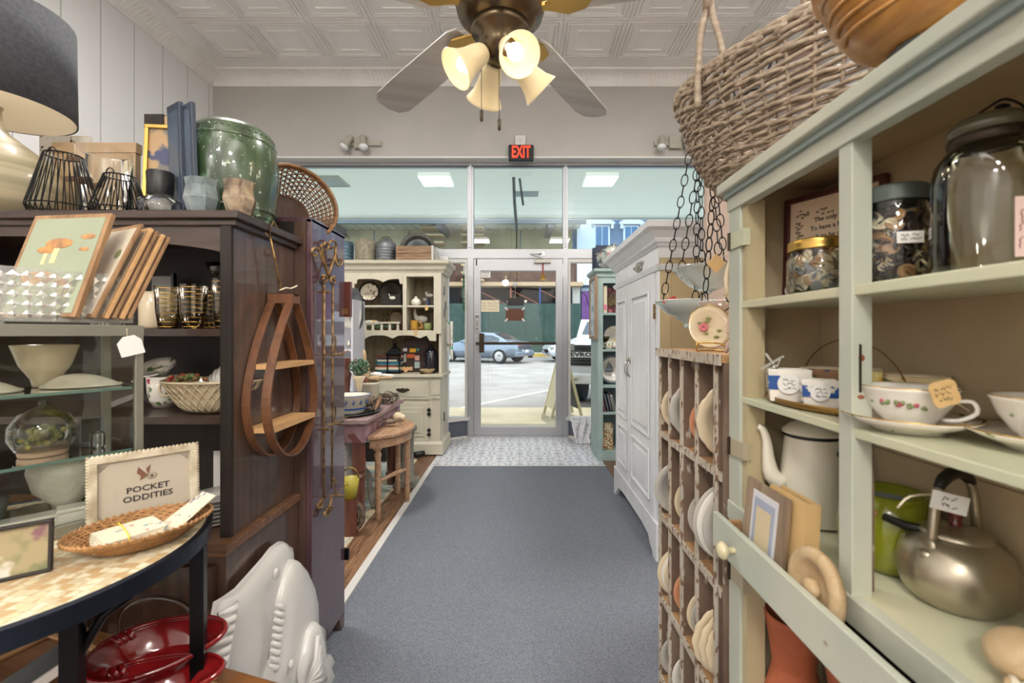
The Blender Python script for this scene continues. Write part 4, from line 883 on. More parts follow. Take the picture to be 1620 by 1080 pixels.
part('painted_band', MB(T(x, y, ZA+.013)).lathe([(.0925, .028), (.0985, .052), (.1, .058)], 32, cap=False, wob=None), ENB, t)
part('rim', MB(T(x, y, ZA+.013)).lathe([(.126, .118), (.131, .121), (.126, .124)], 32, cap=False), ENB, t)
mb = MB(T(x, y, ZA+.013))
for k in range(5):
    a = -1.9+k*.42; rr = .111; mb.tube([(rr*cos(a), rr*sin(a), .062), ((rr+.002)*cos(a), (rr+.002)*sin(a), .095)], .003, 4).tube([((rr+.001)*cos(a-.08), (rr+.001)*sin(a-.08), .07), ((rr+.003)*cos(a+.08), (rr+.003)*sin(a+.08), .085)], .003, 4)
part('painted_windmills', mb, ENB, t)
t = thing('metal_tray', 'oval grey metal tray holding driftwood on the mauve table', 'tray', (-1.12, 3.05, ZA))
part('tray', MB(T(-1.14, 3.05, ZA+.002)).lathe([(.001, 0), (.8, 0), (.92, .012), (1, .016)], 44, cap=False, sx=.2, sy=.23), M_galv, t, solid=.003)
def twigs(name, label, cat, cc, rx, ry, rz, n, r, mat, seed, kind='stuff', par=None):
    rnd = random.Random(seed); mb = MB()
    for i in range(n):
        p = Vector((rnd.uniform(-1, 1)*rx, rnd.uniform(-1, 1)*ry, rnd.uniform(0, 1)*rz)); a = rnd.uniform(0, 2*pi); pts = []
        for k in range(6):
            pts.append((cc[0]+p.x, cc[1]+p.y, cc[2]+max(.004, p.z))); a += rnd.uniform(-.6, .6); p = p+Vector((cos(a)*rx*.2, sin(a)*ry*.2, rnd.uniform(-.15, .15)*rz))
            p.x = max(-rx, min(rx, p.x)); p.y = max(-ry, min(ry, p.y)); p.z = max(0, min(rz, p.z))
        mb.tube(pts, [r, r, r*.9, r*.8, r*.6, r*.3], 5)
    return single(name, mb, mat, label, cat, cc, kind=kind)
twigs('driftwood_bundle', 'tangle of grey driftwood on the metal tray', 'driftwood', (-1.055, 3.12, ZA+.02), .075, .12, .07, 70, .006, M_drift, 3)
twigs('driftwood_bundle', 'second tangle of grey twigs at the far corner of the mauve table', 'driftwood', (-1.02, 3.52, ZA), .06, .12, .07, 60, .005, M_drift, 5)
mb = MB().tube([(-1.02, 3.3, ZA+.01), (-1.0, 3.25, ZA+.06), (-.985, 3.2, ZA+.08), (-.97, 3.12, ZA+.055), (-.97, 3.04, ZA+.02)], [.01, .014, .013, .012, .008], 8)
single('curved_branch', mb, pbr('brown_branch', c(140, 104, 76), .7), 'bent smooth brown branch over the driftwood', 'driftwood', (-1.0, 3.2, ZA))
x, y = tx(585, 3.4), 3.4
pot('stoneware_crock', 'cream stoneware crock holding rolling pins', 'crock', x, y, ZA, [(.055, 0), (.062, .01), (.063, .15), (.067, .155), (.067, .168), (.06, .17)], pbr('crock_cream', c(206, 200, 180), .3, coat=.4), n=30)
def pin(label, p, d, L=.22, r=.022, m=None, n2=.1):
    p = Vector(p); t = thing('rolling_pin', label, 'rolling pin', p); A = aim(p, d); m = m or M_turn
    part('roller', MB(A).lathe([(r*.9, .0), (r, .01), (r, L-.01), (r*.9, L)], 18), m, t)
    part('handle', MB(A).lathe([(.008, L), (.013, L+.03), (.014, L+.06), (.008, L+n2), (.001, L+n2+.005)], 12), m, t)
    part('handle', MB(A).lathe([(.001, -n2*.3), (.012, -n2*.2), (.008, 0)], 12), m, t)
pin('pale rolling pin standing upright behind the crock', (tx(579, 3.45)+.012, 3.43, ZA+.1), (-.06, 0, 1), .21, .03)
pin('brown rolling pin leaning left out of the crock', (tx(583, 3.38), 3.40, ZA+.13), (-.55, .1, 1), .17, .018, M_leg, .07)
pin('short rolling pin lying over the rim of the crock', (tx(583, 3.36), 3.42, ZA+.195), (1, -.15, .05), .07, .022)
pin('rolling pin with white painted end lying across the crock', (tx(590, 3.42)-.02, 3.5, ZA+.22), (1, .0, -.1), .06, .02, M_wpaper)
x, y = tx(568, 3.15), 3.15
t = thing('trumpet_vase', 'tall cream trumpet vase filled with small green leaves', 'vase', (x, y, ZA+.005))
part('vase', MB(T(x, y, ZA+.012)).lathe([(.04, 0), (.03, .01), (.012, .05), (.014, .12), (.028, .19), (.045, .23)], 22, cap=False), M_cream_china, t, solid=.003)
mb = MB()
for i in range(230):
    v = Vector((random.gauss(0, 1), random.gauss(0, 1), random.gauss(0, 1))).normalized()*(random.random()**.4)
    mb.ball((x+v.x*.07, y+v.y*.06, ZA+.30+v.z*.06), .009, 1, .5, .8, 6)
part('foliage', mb, M_leaf, t)
for i, (px, yy, hh) in enumerate(((549, 3.2, .36), (541, 3.3, .32))):
    x = tx(px, yy); t = thing('turned_spindle', 'dark red turned table leg spindle standing on the mauve table' if not i else 'second dark turned spindle at the left of the mauve table', 'spindle', (x, yy, ZA))
    part('shaft', MB(T(x, yy, ZA)).lathe([(.03, 0), (.03, .05), (.018, .07), (.03, .1), (.018, .13), (.022, .2), (.032, .25), (.016, .27), (.026, .3), (.026, hh)], 18), M_leg, t)
    part('foot', MB(T(x, yy, ZA)).lathe([(.036, 0), (.036, .015), (.03, .02)], 18), M_leg, t)
# ---------------------------------------------------------------- half round stool with crab
ZS = .555
M_pine = wood('bare_pine', c(196, 160, 128), c(160, 122, 94), 'y', .5)
t = thing('half_round_stool', 'bare wood half round stool with turned legs beside the mauve table', 'stool', (-.9, 3.2, 0))
hp2 = [(-.955, 2.86)]+[(-.955+.23*sin(a)*.93, 3.17-.31*cos(a)) for a in [i*pi/18 for i in range(19)]]+[(-.955, 3.48)]
part('seat', MB().prism(hp2, ZS-.022, ZS), M_pine, t, bevel=.005)
part('apron', MB().prism([(x+(-.955-x)*.1, 3.17+(y-3.17)*.88) for x, y in hp2], ZS-.085, ZS-.022), M_pine, t)
sp = [(.012, 0), (.017, .01), (.018, .06), (.022, .07), (.014, .085), (.022, .1), (.015, .12), (.021, .16), (.019, .40), (.024, .42), (.016, .44), (.024, .46), (.024, ZS-.085)]
for x, y in ((-.915, 2.94), (-.80, 3.24), (-.915, 3.42)): part('leg', MB(T(x, y, 0)).lathe(sp, 14).box(-.024, .024, -.024, .024, ZS-.1, ZS-.03), M_pine, t)
part('stretcher', MB().tube([(-.925, 2.94, .24), (-.87, 3.07, .245), (-.84, 3.14, .245), (-.80, 3.24, .24)], [.009, .014, .018, .009], 8), M_pine, t)
x, y = tx(617, 3.15), 3.17
t = thing('metal_crab', 'small grey metal crab sculpture on the half round stool', 'figurine', (x, y, ZS))
part('shell', MB().ball((x, y, ZS+.035), .035, 1.2, 1, .5, 14), M_drift, t)
for k in range(8):
    s = -1 if k < 4 else 1; a = (-.7+.45*(k % 4)); part('leg', MB().tube([(x+s*.03, y+a*.03, ZS+.035), (x+s*.06, y+a*.07, ZS+.05), (x+s*.085, y+a*.1, ZS+.003)], [.004, .003, .0015], 5), M_drift, t)
for s in (-1, 1): part('claw', MB().tube([(x+s*.03, y+.02, ZS+.035), (x+s*.05, y+.055, ZS+.045), (x+s*.02, y+.075, ZS+.04)], [.004, .007, .002], 6), M_drift, t)
x, y = tx(629, 3.35), 3.36
t = thing('shell_lamp', 'round cream gourd ornament behind the crab on the stool', 'ornament', (x, y, ZS)); part('gourd', MB().ball((x, y, ZS+.035), .035, 1.1, 1, 1).ball((x+.03, y, ZS+.03), .026), M_cream_china, t)
# stone pedestal, rug, iron base, basket, wreath under the table
x, y = -.895, 3.60
t = thing('stone_pedestal', 'grey fluted stone pedestal on the wood floor behind the stool', 'pedestal', (x, y, 0))
part('column', MB(T(x, y, 0)).lathe([(.07, .06), (.06, .08), (.055, .3), (.06, .42), (.08, .44), (.08, .48)], 20, wob=lambda a, z: 1+.03*cos(a*10)), M_stone, t)
part('base', MB().box(x-.078, x+.085, y-.08, y+.08, 0, .06), M_stone, t, bevel=.01)
M_rug = pbr('faded_oriental_rug', c(186, 194, 180), .95, col2=c(150, 166, 166), scale=5, layers=[(c(206, 190, 156), 7, .55, .6, (1, 1, 1), 2), (c(170, 120, 112), 9, .62, .66, (1, 1, 1), 5), (c(110, 128, 140), 12, .62, .66, (1, 1, 1), 8)])
t = thing('area_rug', 'faded pastel oriental rug under the mauve table', 'rug', (-1.9, 3.1, 0))
part('pile', MB().box(-3.0, -.995, 2.2, 4.35, 0, .008), M_rug, t)
mb = MB()
for i in range(110): mb.box(-.995, -.975, 2.2+i*.0195, 2.208+i*.0195, .001, .006)
part('fringe', mb, M_paper, t, kind='stuff')
t = thing('iron_table_base', 'grey cast iron trestle base under the mauve table', 'table base', (-1.12, 3.25, 0))
part('upright', MB(T(-1.12, 3.25, 0)).lathe([(.02, 0), (.016, .03), (.022, .3), (.014, .32), (.02, .34), (.018, .52)], 12), M_stone, t)
part('scroll_foot', MB().tube([(-1.12, 3.25, .24), (-1.06, 3.2, .2), (-1.03, 3.14, .1), (-.99, 3.1, .02)], [.022, .022, .016, .02], 8).tube([(-1.12, 3.25, .24), (-1.2, 3.2, .2), (-1.26, 3.14, .02)], .018, 8), M_stone, t)
x, y = -1.22, 3.05
t = thing('white_slatted_basket', 'white slatted basket under the mauve table', 'basket', (x, y, 0))
mb = MB()
for k in range(7): mb.box(x-.12, x+.1, y-.1-.002*k, y-.09, .25+k*.035, .275+k*.035)
for s in (-.115, 0, .09): mb.box(x+s-.01, x+s+.01, y-.09, y-.08, .0, .5)
part('slats', mb, WHITE, t); part('back', MB().box(x-.12, x+.1, y+.06, y+.08, 0, .5).box(x-.12, x-.11, y-.08, y+.06, 0, .5), WHITE, t)
x, y = tx(557, 2.75), 2.72
def bk(t, x, y, z): part('handle', MB().tube([(x+.05*cos(a), y, z+.12+.06*sin(a)) for a in [i*pi/10 for i in range(11)]], .005, 5), M_rust, t)
pot('yellow_bucket', 'yellow bucket with wire handle tucked behind the iron plate hanger', 'bucket', x, y, .22, [(.035, 0), (.052, .12)], pbr('bucket_yellow', c(176, 164, 58), .4), extra=bk)
t = thing('twig_wreath', 'brown grapevine wreath on the rug behind the dark cabinet', 'wreath', (x-.02, y, 0)); mb = MB(); rn = random.Random(4)
for i in range(26):
    ph = rn.random()*6; r0 = .09+rn.uniform(-.02, .02); zz = .1+rn.uniform(-.0, .03)
    mb.tube([(x-.02+r0*cos(a), y+.02*sin(a*3+ph), max(.004, .11+r0*sin(a))) for a in [ph+k*.35 for k in range(16)]], .004, 4)
part('vines', mb, M_drift, t)
part('support_stump', MB().cyl((x, y, 0), (x, y, .218), .05), M_leg, bpy.data.objects['yellow_bucket'])
single('green_cushion_box', MB().box(-1.75, -1.2, 4.28, 4.4, .18, .55), pbr('mint_weave', c(126, 164, 146), .8), 'mint green woven panel behind the table legs', 'panel', (-1.5, 4.35, 0))
single('storage_chest', MB().box(-1.8, -1.1, 4.25, 4.43, 0, .17), M_intwood, 'low dark wooden chest in front of the hutch behind the table', 'chest', (-1.4, 4.35, 0), bevel=.004)
single('driftwood_log', MB().tube([(-1.06, 4.42, .03), (-.98, 4.40, .035), (-.92, 4.42, .05)], [.02, .03, .02], 8), M_black, 'small black metal fish on the floor at the hutch foot', 'ornament', (-1, 4.42, 0))
# ---------------------------------------------------------------- teal bookcase E
t = thing('teal_bookcase', 'tall narrow dusty teal bookcase beyond the white armoire', 'bookcase', (.99, 4.5, 0))
xa, xb, ya, yb = .74, 1.25, 4.32, 4.72
mb = MB().box(xa, xa+.025, ya, yb, 0, 1.76).box(xb-.025, xb, ya, yb, 0, 1.76).box(xa, xa+.05, ya-.012, ya, 0, 1.74).box(xb-.05, xb, ya-.012, ya, 0, 1.74).box(xa, xb, ya-.012, ya, 1.68, 1.76).box(xa, xb, ya-.012, ya, 0, .09)
SH = [1.40, 1.055, .71, .455, .09]
for z in SH: mb.box(xa+.02, xb-.02, ya, yb-.02, z-.022, z)
part('case', mb, M_teal, t, bevel=.002); part('back', MB().box(xa+.02, xb-.02, yb-.02, yb-.005, .05, 1.75), M_tealD, t)
part('cornice', outward([(xa, yb), (xa, ya-.012), (xb, ya-.012), (xb, yb)], [(0, 0), (.012, 0), (.014, .03), (.04, .05), (.04, .075), (-.02, .075)], 1.74).box(xa, xb, ya, yb, 1.79, 1.812), M_teal, t)
a = P(951, 500, 4.34)
def ex(px, y=4.4): return (px-CX)*y/F
t = thing('cream_book', 'cream spined book standing at the left of the top bookcase shelf', 'book', (ex(955), 4.4, 1.40)); part('cover', MB().box(ex(953), ex(958.5), 4.34, 4.46, 1.401, 1.66), M_paper, t); part('sticker', MB().box(ex(954), ex(957.5), 4.337, 4.34, 1.43, 1.48), pbr('pink_sticker', c(240, 120, 160), .6), t)
t = thing('floral_picture', 'dark ornate framed floral picture on the top bookcase shelf', 'picture frame', (ex(969), 4.46, 1.40))
part('frame', MB().box(ex(959.5), ex(980), 4.45, 4.47, 1.402, 1.65), pbr('plum_print', c(92, 40, 46), .5, layers=[(c(190, 110, 120), 26, .55, .6, (1, 1, 1), 2)]), t)
part('inset', MB().ball((ex(969), 4.445, 1.53), .07, .7, .1, 1), pbr('gilt_floral', c(120, 100, 60), .5, layers=[(c(70, 60, 40), 40, .5, .56, (1, 1, 1), 1)]), t)
platter('white plate painted with yellow lemons leaning on the bookcase shelf', 972, 533, 4.5, .11, pbr('lemon_china', c(228, 226, 214), .2, layers=[(c(228, 196, 60), 14, .56, .59, (1, 1, 1), 2)]), 1, 8)
def mugx(t, x, y, z): part('handle', MB().tube([(x-.034, y-.01, z+.055), (x-.055, y-.015, z+.05), (x-.055, y-.015, z+.025), (x-.032, y-.01, z+.018)], .004, 6), M_china, t)
pot('floral_mug', 'small mug with orange and green flowers on the bookcase shelf', 'mug', ex(964, 4.36), 4.37, 1.056, [(.03, 0), (.036, .01), (.038, .068)], pbr('floral_mug_china', c(222, 220, 204), .2, layers=[(c(70, 130, 90), 60, .52, .56, (1, 1, 1), 2), (c(226, 130, 50), 50, .58, .62, (1, 1, 1), 6)]), extra=mugx)
pot('dark_goblet', 'dark metal goblet beside the lemon plate', 'goblet', ex(958.5, 4.42), 4.43, 1.056, [(.02, 0), (.008, .02), (.008, .06), (.03, .09), (.036, .12)], M_dalu)
platter('grey and white plate printed with a sailing ship in the bookcase', 969, 584, 4.45, .135, M_china, 1, 5, pbr('grey_rim', c(120, 128, 136), .3))
q = P(964, 580, 4.4); single('ship_print', MB(basis((q.x, 4.415, q.z), (1, 0, 0), (0, 0, 1))).prism([(-.05, -.03), (.05, -.03), (.035, -.05), (-.035, -.05)], 0, .002).prism([(-.035, -.025), (0, .06), (.0, -.025)], 0, .002).prism([(.005, -.025), (.005, .05), (.04, -.02)], 0, .002), pbr('print_grey', c(90, 98, 108), .6), 'grey sailing ship picture on the large bookcase plate', 'print', (q.x, 4.415, q.z))
for k, (cc, nm) in enumerate((((150, 40, 50), 'red'), ((40, 52, 80), 'navy'), ((40, 48, 60), 'charcoal'), ((206, 200, 186), 'lace patterned'))):
    x = ex(955+k*5.2, 4.38); t = thing('notebook', '%s spiral notebook leaning in the row on the bookcase shelf' % nm, 'notebook', (x, 4.42, .456), group='notebooks on the bookcase shelf')
    A = T(x, 4.40, .456) @ RY(-14)
    part('cover', MB(A).box(0, .022, -.04, .1, .005, .18-.02*(k == 3)), pbr('notebook_%s' % nm.split()[0], c(*cc), .6), t)
    part('spiral', MB(A).box(.004, .018, -.044, -.04, .01, .17-.02*(k == 3)), M_galv, t)
x = ex(962, 4.36); A = T(x, 4.38, .092) @ RZ(-12) @ RX(-12)
t = thing('garden_book', 'cream and floral covered book leaning on the lowest bookcase shelf', 'book', (x, 4.38, .091)); part('cover', MB(A).box(-.05, .05, 0, .02, 0, .25), pbr('garden_cover', c(214, 200, 170), .6, layers=[(c(166, 110, 40), 60, .5, .55, (1, 1, 1), 2), (c(60, 90, 60), 50, .56, .6, (1, 1, 1), 4)]), t); part('title_strip', MB(A).box(-.03, .03, -.002, 0, .18, .235), M_paper, t)
# pitcher on its side on top
q = P(966, 402, 4.42); A = T(ex(968), 4.45, 1.93) @ RY(-25)
t = thing('ginger_jar', 'grey flowered china jar lying tipped on top of the teal bookcase', 'jar', (ex(966), 4.45, 1.813)); part('jar', MB(A).lathe([(.06, -.11), (.09, -.09), (.13, .0), (.12, .07), (.1, .1), (.115, .115)], 30, wob=lambda a, z: 1+.04*cos(a*6)), pbr('flowered_jar', c(190, 192, 184), .2, coat=.5, layers=[(c(100, 120, 120), 24, .54, .58, (1, 1, 1), 2), (c(180, 110, 110), 20, .6, .64, (1, 1, 1), 6)]), t)
part('stand', MB().box(ex(955), ex(985), 4.38, 4.52, 1.813, 1.835), M_dalu, t)
# map print on the left side of bookcase
t = thing('framed_map', 'narrow wood framed map print fixed to the side of the teal bookcase', 'picture frame', (.73, 4.45, 1.1))
part('frame', MB().box(.71, .738, 4.29, 4.32, 1.15, 1.75).box(.71, .738, 4.62, 4.65, 1.15, 1.75).box(.71, .738, 4.29, 4.65, 1.72, 1.75).box(.71, .738, 4.29, 4.65, 1.15, 1.18), wood('grey_brown_frame', c(160, 136, 110), c(130, 108, 86), 'z', .5), t)
part('print', MB().box(.72, .735, 4.32, 4.62, 1.18, 1.72), pbr('map_print', c(206, 214, 218), .5, layers=[(c(130, 150, 170), 16, .56, .58, (1, 1, 1), 2)]), t)
t = thing('wall_poster_board', 'dark blue board with a small white card behind the teal bookcase', 'board', (.95, 4.8, 1.3)); part('board', MB().box(.80, 1.05, 4.78, 4.80, 0, 2.13), pbr('navy_board', c(48, 58, 78), .6), t); part('card', MB().box(.86, .93, 4.77, 4.78, 1.86, 1.97), M_wpaper, t)
# ---------------------------------------------------------------- white armoire D
xa, ya, yb, xb = .735, 2.39, 3.46, 1.34
t = thing('white_armoire', 'tall pearl white armoire with raised panel doors and a crown', 'armoire', ((xa+xb)/2, (ya+yb)/2, 0))
part('side_panel', MB().box(xa+.03, xb, ya+.008, ya+.028, .1, 1.66).box(xa, xa+.06, ya, ya+.03, .02, 1.66).box(xb-.05, xb, ya, ya+.03, .02, 1.66).box(xa, xb, ya-.004, ya+.03, .05, .2), M_armS, t, 'tan painted side', bevel=.002)
part('case', MB().box(xa+.004, xb, ya+.03, yb, .12, 1.66), M_armo, t)
for y in (ya, yb-.05): part('corner_post', MB().box(xa-.004, xa+.02, y, y+.05, .02, 1.6), M_armo, t, bevel=.003)
part('frieze', MB().box(xa-.006, xa+.03, ya, yb, 1.555, 1.67).box(xa+.0, xb, ya-.001, ya+.03, 1.6, 1.67), M_armo, t)
cpf = [(0, 0), (.012, 0), (.018, .012), (.03, .02), (.034, .04), (.06, .07), (.085, .085), (.09, .115), (-.03, .115)]
part('crown', outward([(xb, yb), (xa, yb), (xa, ya), (xb, ya)], cpf, 1.66), M_armo, t)
part('lower_moulding', outward([(xb, yb), (xa, yb), (xa, ya), (xb, ya)], [(0, 0), (.01, 0), (.02, .02), (.022, .03), (0, .03)], 1.535), M_armo, t)
part('top', MB().box(xa-.08, xb, ya-.08, yb+.08, 1.765, 1.778), M_armS, t)
mb = MB(); rn = random.Random(3)
for i in range(26): mb.ball((xa-.012, 2.79+rn.gauss(0, .045), 1.61+rn.gauss(0, .016)), .011, .6, 1.2, 1, 8)
part('carved_crest', mb, pbr('tarnished_silver', c(160, 158, 150), .4, .5), t)
for a, b, hs in ((2.45, 2.985, 1), (2.995, 3.40, 0)):
    d = part('door', MB().box(xa-.012, xa+.006, a, b, .2, 1.53), M_armo, t, bevel=.002)
    mb = MB(basis((xa-.012, 0, 0), (0, 1, 0), (0, 0, 1)))
    Mf = Matrix(((0, 0, -1, xa-.012), (1, 0, 0, 0), (0, 1, 0, 0), (0, 0, 0, 1)))
    for z0, z1 in ((.62, 1.44), (.28, .56)):
        mb = MB(Mf)
        e = .07; mb.box(a+e, b-e, z0, z0+.018, 0, .012).box(a+e, b-e, z1-.018, z1, 0, .012).box(a+e, a+e+.018, z0, z1, 0, .012).box(b-e-.018, b-e, z0, z1, 0, .012)
        mb.box(a+e+.045, b-e-.045, z0+.045, z1-.045, 0, .012)
        part('raised_panel', mb, M_armo, d, bevel=.005)
    part('handle', MB().tube([(xa-.015, 2.985+.035*(1-2*hs)*1.0, 1.02), (xa-.035, 2.985+.035*(1-2*hs), 1.0), (xa-.035, 2.985+.035*(1-2*hs), .95), (xa-.02, 2.985+.035*(1-2*hs), .92)], .005, 6).ball((xa-.02, 2.985+.035*(1-2*hs), 1.03), .016, .5, 1, 1.5), M_silver, d)
part('hinge', MB().cyl((xa-.012, 2.445, 1.28), (xa-.012, 2.445, 1.36), .006), M_rust, t)
poly = [(ya, .2), (ya, 0), (ya+.06, 0), (ya+.075, .03), (ya+.12, .05), (ya+.15, .085), (ya+.3, .1), (yb-.3, .1), (yb-.15, .085), (yb-.12, .05), (yb-.075, .03), (yb-.06, 0), (yb, 0), (yb, .2)]
part('base_apron', MB(Matrix(((0, 0, 1, xa-.018), (1, 0, 0, 0), (0, 1, 0, 0), (0, 0, 0, 1)))).prism(poly, 0, .025), M_armo, t)
part('back_foot', MB().box(xb-.06, xb, ya, ya+.05, 0, .2).box(xb-.06, xb, yb-.05, yb, 0, .2), M_armo, t)
# ---------------------------------------------------------------- dark wooden hutch A (left)
AY, AB, AX, AL = 1.24, 1.575, -.78, -1.95
t = thing('dark_hutch', 'dark walnut hutch with open shelves and an overhanging top, left foreground', 'hutch', ((AX+AL)/2, 1.42, 0))
part('side_panel', MB().box(AX-.025, AX, AY, AB, .65, 1.50), M_darkwood, t, bevel=.002)
part('side_panel', MB().box(AL, AL+.025, AY, AB, .65, 1.50), M_darkwood, t, bevel=.002)
part('front_stile', MB().box(AX-.028, AX+.001, AY-.012, AY, .65, 1.50), M_intwood, t)
part('back_panel', MB().box(AL+.02, AX-.02, AB-.015, AB-.005, .65, 1.5), M_intwood, t)
for z in (1.214, .973): part('shelf', MB().box(AL+.02, AX-.025, AY+.005, AB-.015, z-.02, z), M_darkwoodx, t)
part('top_board', MB().box(AL-.03, AX+.03, AY-.03, AB, 1.508, 1.53).box(AL-.015, AX+.015, AY-.015, AB, 1.492, 1.51), M_darkwoodx, t, bevel=.003)
pts = [(AL+.02, 1.495), (AL+.02, 1.42)]+[(AL+.02+(AX-AL-.04)*i/24, 1.42+.045*sin(pi*i/24)**.7) for i in range(25)]+[(AX-.02, 1.42), (AX-.02, 1.495)]
part('arched_apron', MB(basis((0, AY, 0), (1, 0, 0), (0, 0, 1))).prism(pts, -.012, .006), M_darkwoodx, t)
bx, by = -.765, 1.185
part('base_cabinet', MB().box(AL, bx, by, 1.572, .03, .625), M_darkwood, t, bevel=.003)
part('base_top', MB().box(AL, bx+.008, by-.012, 1.572, .625, .65), wood('walnut_base_top', c(128, 92, 62), c(88, 58, 40), 'x', .4, coat=.3), t, bevel=.003)
for x0, x1 in ((-1.36, -1.09), (-1.06, -.79)):
    d = part('door', MB().box(x0, x1, by-.018, by, .08, .60), M_darkwood, t, bevel=.003)
    m = (x0+x1)/2; arch = [(x0+.04, .13), (x1-.04, .13), (x1-.04, .47)]+[(m+(x1-x0-.08)/2*cos(a), .47+.06*sin(a)) for a in [i*pi/12 for i in range(1, 12)]]+[(x0+.04, .47)]
    part('arched_panel', MB(basis((0, by-.018, 0), (1, 0, 0), (0, 0, 1))).prism(arch, 0, .01), M_darkwood, d, bevel=.004)
# dark red cabinet B
BX, BY0, BY1 = -.72, 1.578, 1.872
t = thing('dark_red_cabinet', 'tall narrow plum brown cabinet side with an iron plate hanger on it', 'cabinet', (-.95, 1.72, 0))
part('side_panel', MB().box(BX-.02, BX, BY0, BY1, .06, 1.60), M_redwood, t, bevel=.002)
part('case', MB().box(-1.35, BX-.02, BY0+.0, BY1, .06, 1.59), M_intwood, t)
part('front_edge', MB().box(BX-.06, BX-.02, BY0-.0025, BY0, .06, 1.59), M_darkwood, t)
part('top', MB().box(-1.36, BX+.0, BY0, BY1, 1.59, 1.605), M_redwood, t)
for y in (BY0, BY1-.05): part('foot', MB(Matrix(((0, 0, 1, BX-.04), (1, 0, 0, 0), (0, 1, 0, 0), (0, 0, 0, 1)))).prism([(y, .06), (y+.012, 0), (y+.045, 0), (y+.05, .06)], 0, .04), M_darkwood, t)
part('foot', MB().box(-1.34, -1.3, BY0, BY0+.05, 0, .06), M_darkwood, t)
part('hinge_bracket', MB().box(BX-.004, BX+.016, BY1, BY1+.012, .27, .315), M_iron, t)
q = P(547, 472, 1.87)
t = thing('wooden_door_edge', 'narrow glossy red brown board fixed at the far edge of the plum cabinet', 'board', (BX+.02, 1.89, q.z))
part('board', MB().box(BX-.02, BX+.024, 1.875, 1.895, 1.27, 1.415), wood('glossy_mahogany', c(112, 50, 34), c(82, 36, 26), 'z', .2, coat=.5), t, bevel=.002)
part('brass_plate', MB().box(BX-.004, BX+.012, 1.872, 1.875, 1.28, 1.305), M_brass, t)
# iron plate hanger on B: drawn in the plane X = -.7, coordinates (Y, Z)
XH = -.700
def yz(px, py): y = -XH*F/(CX-px); return (y, H-(py-CY)*y/F)
t = thing('iron_plate_hanger', 'gilt wrought iron plate hanger with scrolls on the plum cabinet', 'plate hanger', (XH, 1.67, 1.0))
def hang(name, pts, r=.0045, x=XH, tt=t):
    return part(name, MB().tube([(x,)+tuple(yz(*p)) for p in pts], r, 7), M_rust, tt)
def spiral(cx_, cy_, r0, r1, a0, turns, sx=.8):
    return [(cx_+sx*(r0+(r1-r0)*i/18)*cos(a0+turns*2*pi*i/18), cy_+(r0+(r1-r0)*i/18)*sin(a0+turns*2*pi*i/18)) for i in range(19)]
hang('scroll', spiral(498, 400, 3, 9, 0, .95)+[(503, 392), (512, 415), (518, 432), (519, 440)])
hang('scroll', spiral(515, 388, 3, 9, 3, 1.0)+[(508, 386), (511, 405), (517, 425), (519, 440)])
hang('scroll', spiral(525, 388, 3, 9, 0, 1.0)+[(531, 392), (530, 405), (523, 425), (520, 440)])
hang('scroll', spiral(537, 414, 2.5, 7, 3, 1.0)+[(533, 404), (528, 415), (521, 430), (520, 441)])
hang('scroll', spiral(513, 442, 2.5, 7, 4.7, -1.1)); hang('scroll', spiral(527, 444, 2.5, 7, 4.7, 1.1))
hang('long_rod', [(513, 450), (512.5, 600), (512, 786)], .0038); hang('long_rod', [(526.5, 450), (526, 600), (525, 772)], .0038)
for yy in (561, 672, 786):
    a = yz(512, yy); b = yz(526, yy)
    part('cradle_hook', MB().tube([(XH, a[0], a[1]), (XH+.035, a[0]+.02, a[1]), (XH+.04, b[0]+.01, b[1]+.002), (XH+.005, b[0]+.02, b[1]), (XH+.004, b[0]+.02, b[1]+.05), (XH+.004, b[0]+.012, b[1]+.068), (XH+.004, b[0]-.004, b[1]+.066), (XH+.004, b[0]-.002, b[1]+.052)], .0028, 6), M_rust, t)
    part('side_hook', MB().tube([(XH, b[0], b[1]+.003), (XH+.003, b[0]+.05, b[1]+.003), (XH+.004, b[0]+.1, b[1]+.005), (XH+.02, b[0]+.11, b[1]+.012)], .0022, 6), M_rust, t)
hang('bottom_scroll', [(513, 786), (509, 792)]+spiral(505.5, 799, 5.5, 3, 4.9, 1)[::1]); hang('bottom_scroll', [(525, 786), (522, 798), (519, 803)]+spiral(516, 812, 5.5, 3, 4.9, 1)); hang('bottom_scroll', spiral(523, 804, 4, 2, 3, 1))
for z in (1.355, .85): part('wall_fixing', MB().cyl((BX, 1.67, z), (XH+.002, 1.67, z), .005), M_rust, t)
# teardrop shelf hung on A's side
t = thing('teardrop_shelf', 'teardrop shaped bent wood wall shelf with two pale shelves hung on the dark hutch', 'shelf', (-.74, 1.42, .82))
yc_, z0, z1, wmax = 1.423, .822, 1.325, .152
def half(z):
    u = (z-z0)/(z1-z0); return wmax*(sqrt(max(0, 1-((u-.36)/.36)**2)) if u < .36 else (1-((u-.36)/.64)**1.75)*.86+.14*(1-((u-.36)/.64)))
zs = [z0+(z1-z0)*(1-cos(pi*i/30))/2 for i in range(31)]
outl = [(yc_+half(z), z) for z in zs]+[(yc_-half(z), z) for z in reversed(zs[1:-1])]
outl[30] = (yc_+.014, z1); outl.insert(31, (yc_-.014, z1))
inn = []
for y, z in outl:
    d = Vector((y-yc_, z-(z0+.2))); k = 1-.006/max(.03, d.length); inn.append((yc_+d.x*k, z0+.2+d.y*k))
Mx = Matrix(((0, 0, 1, 0), (1, 0, 0, 0), (0, 1, 0, 0), (0, 0, 0, 1)))
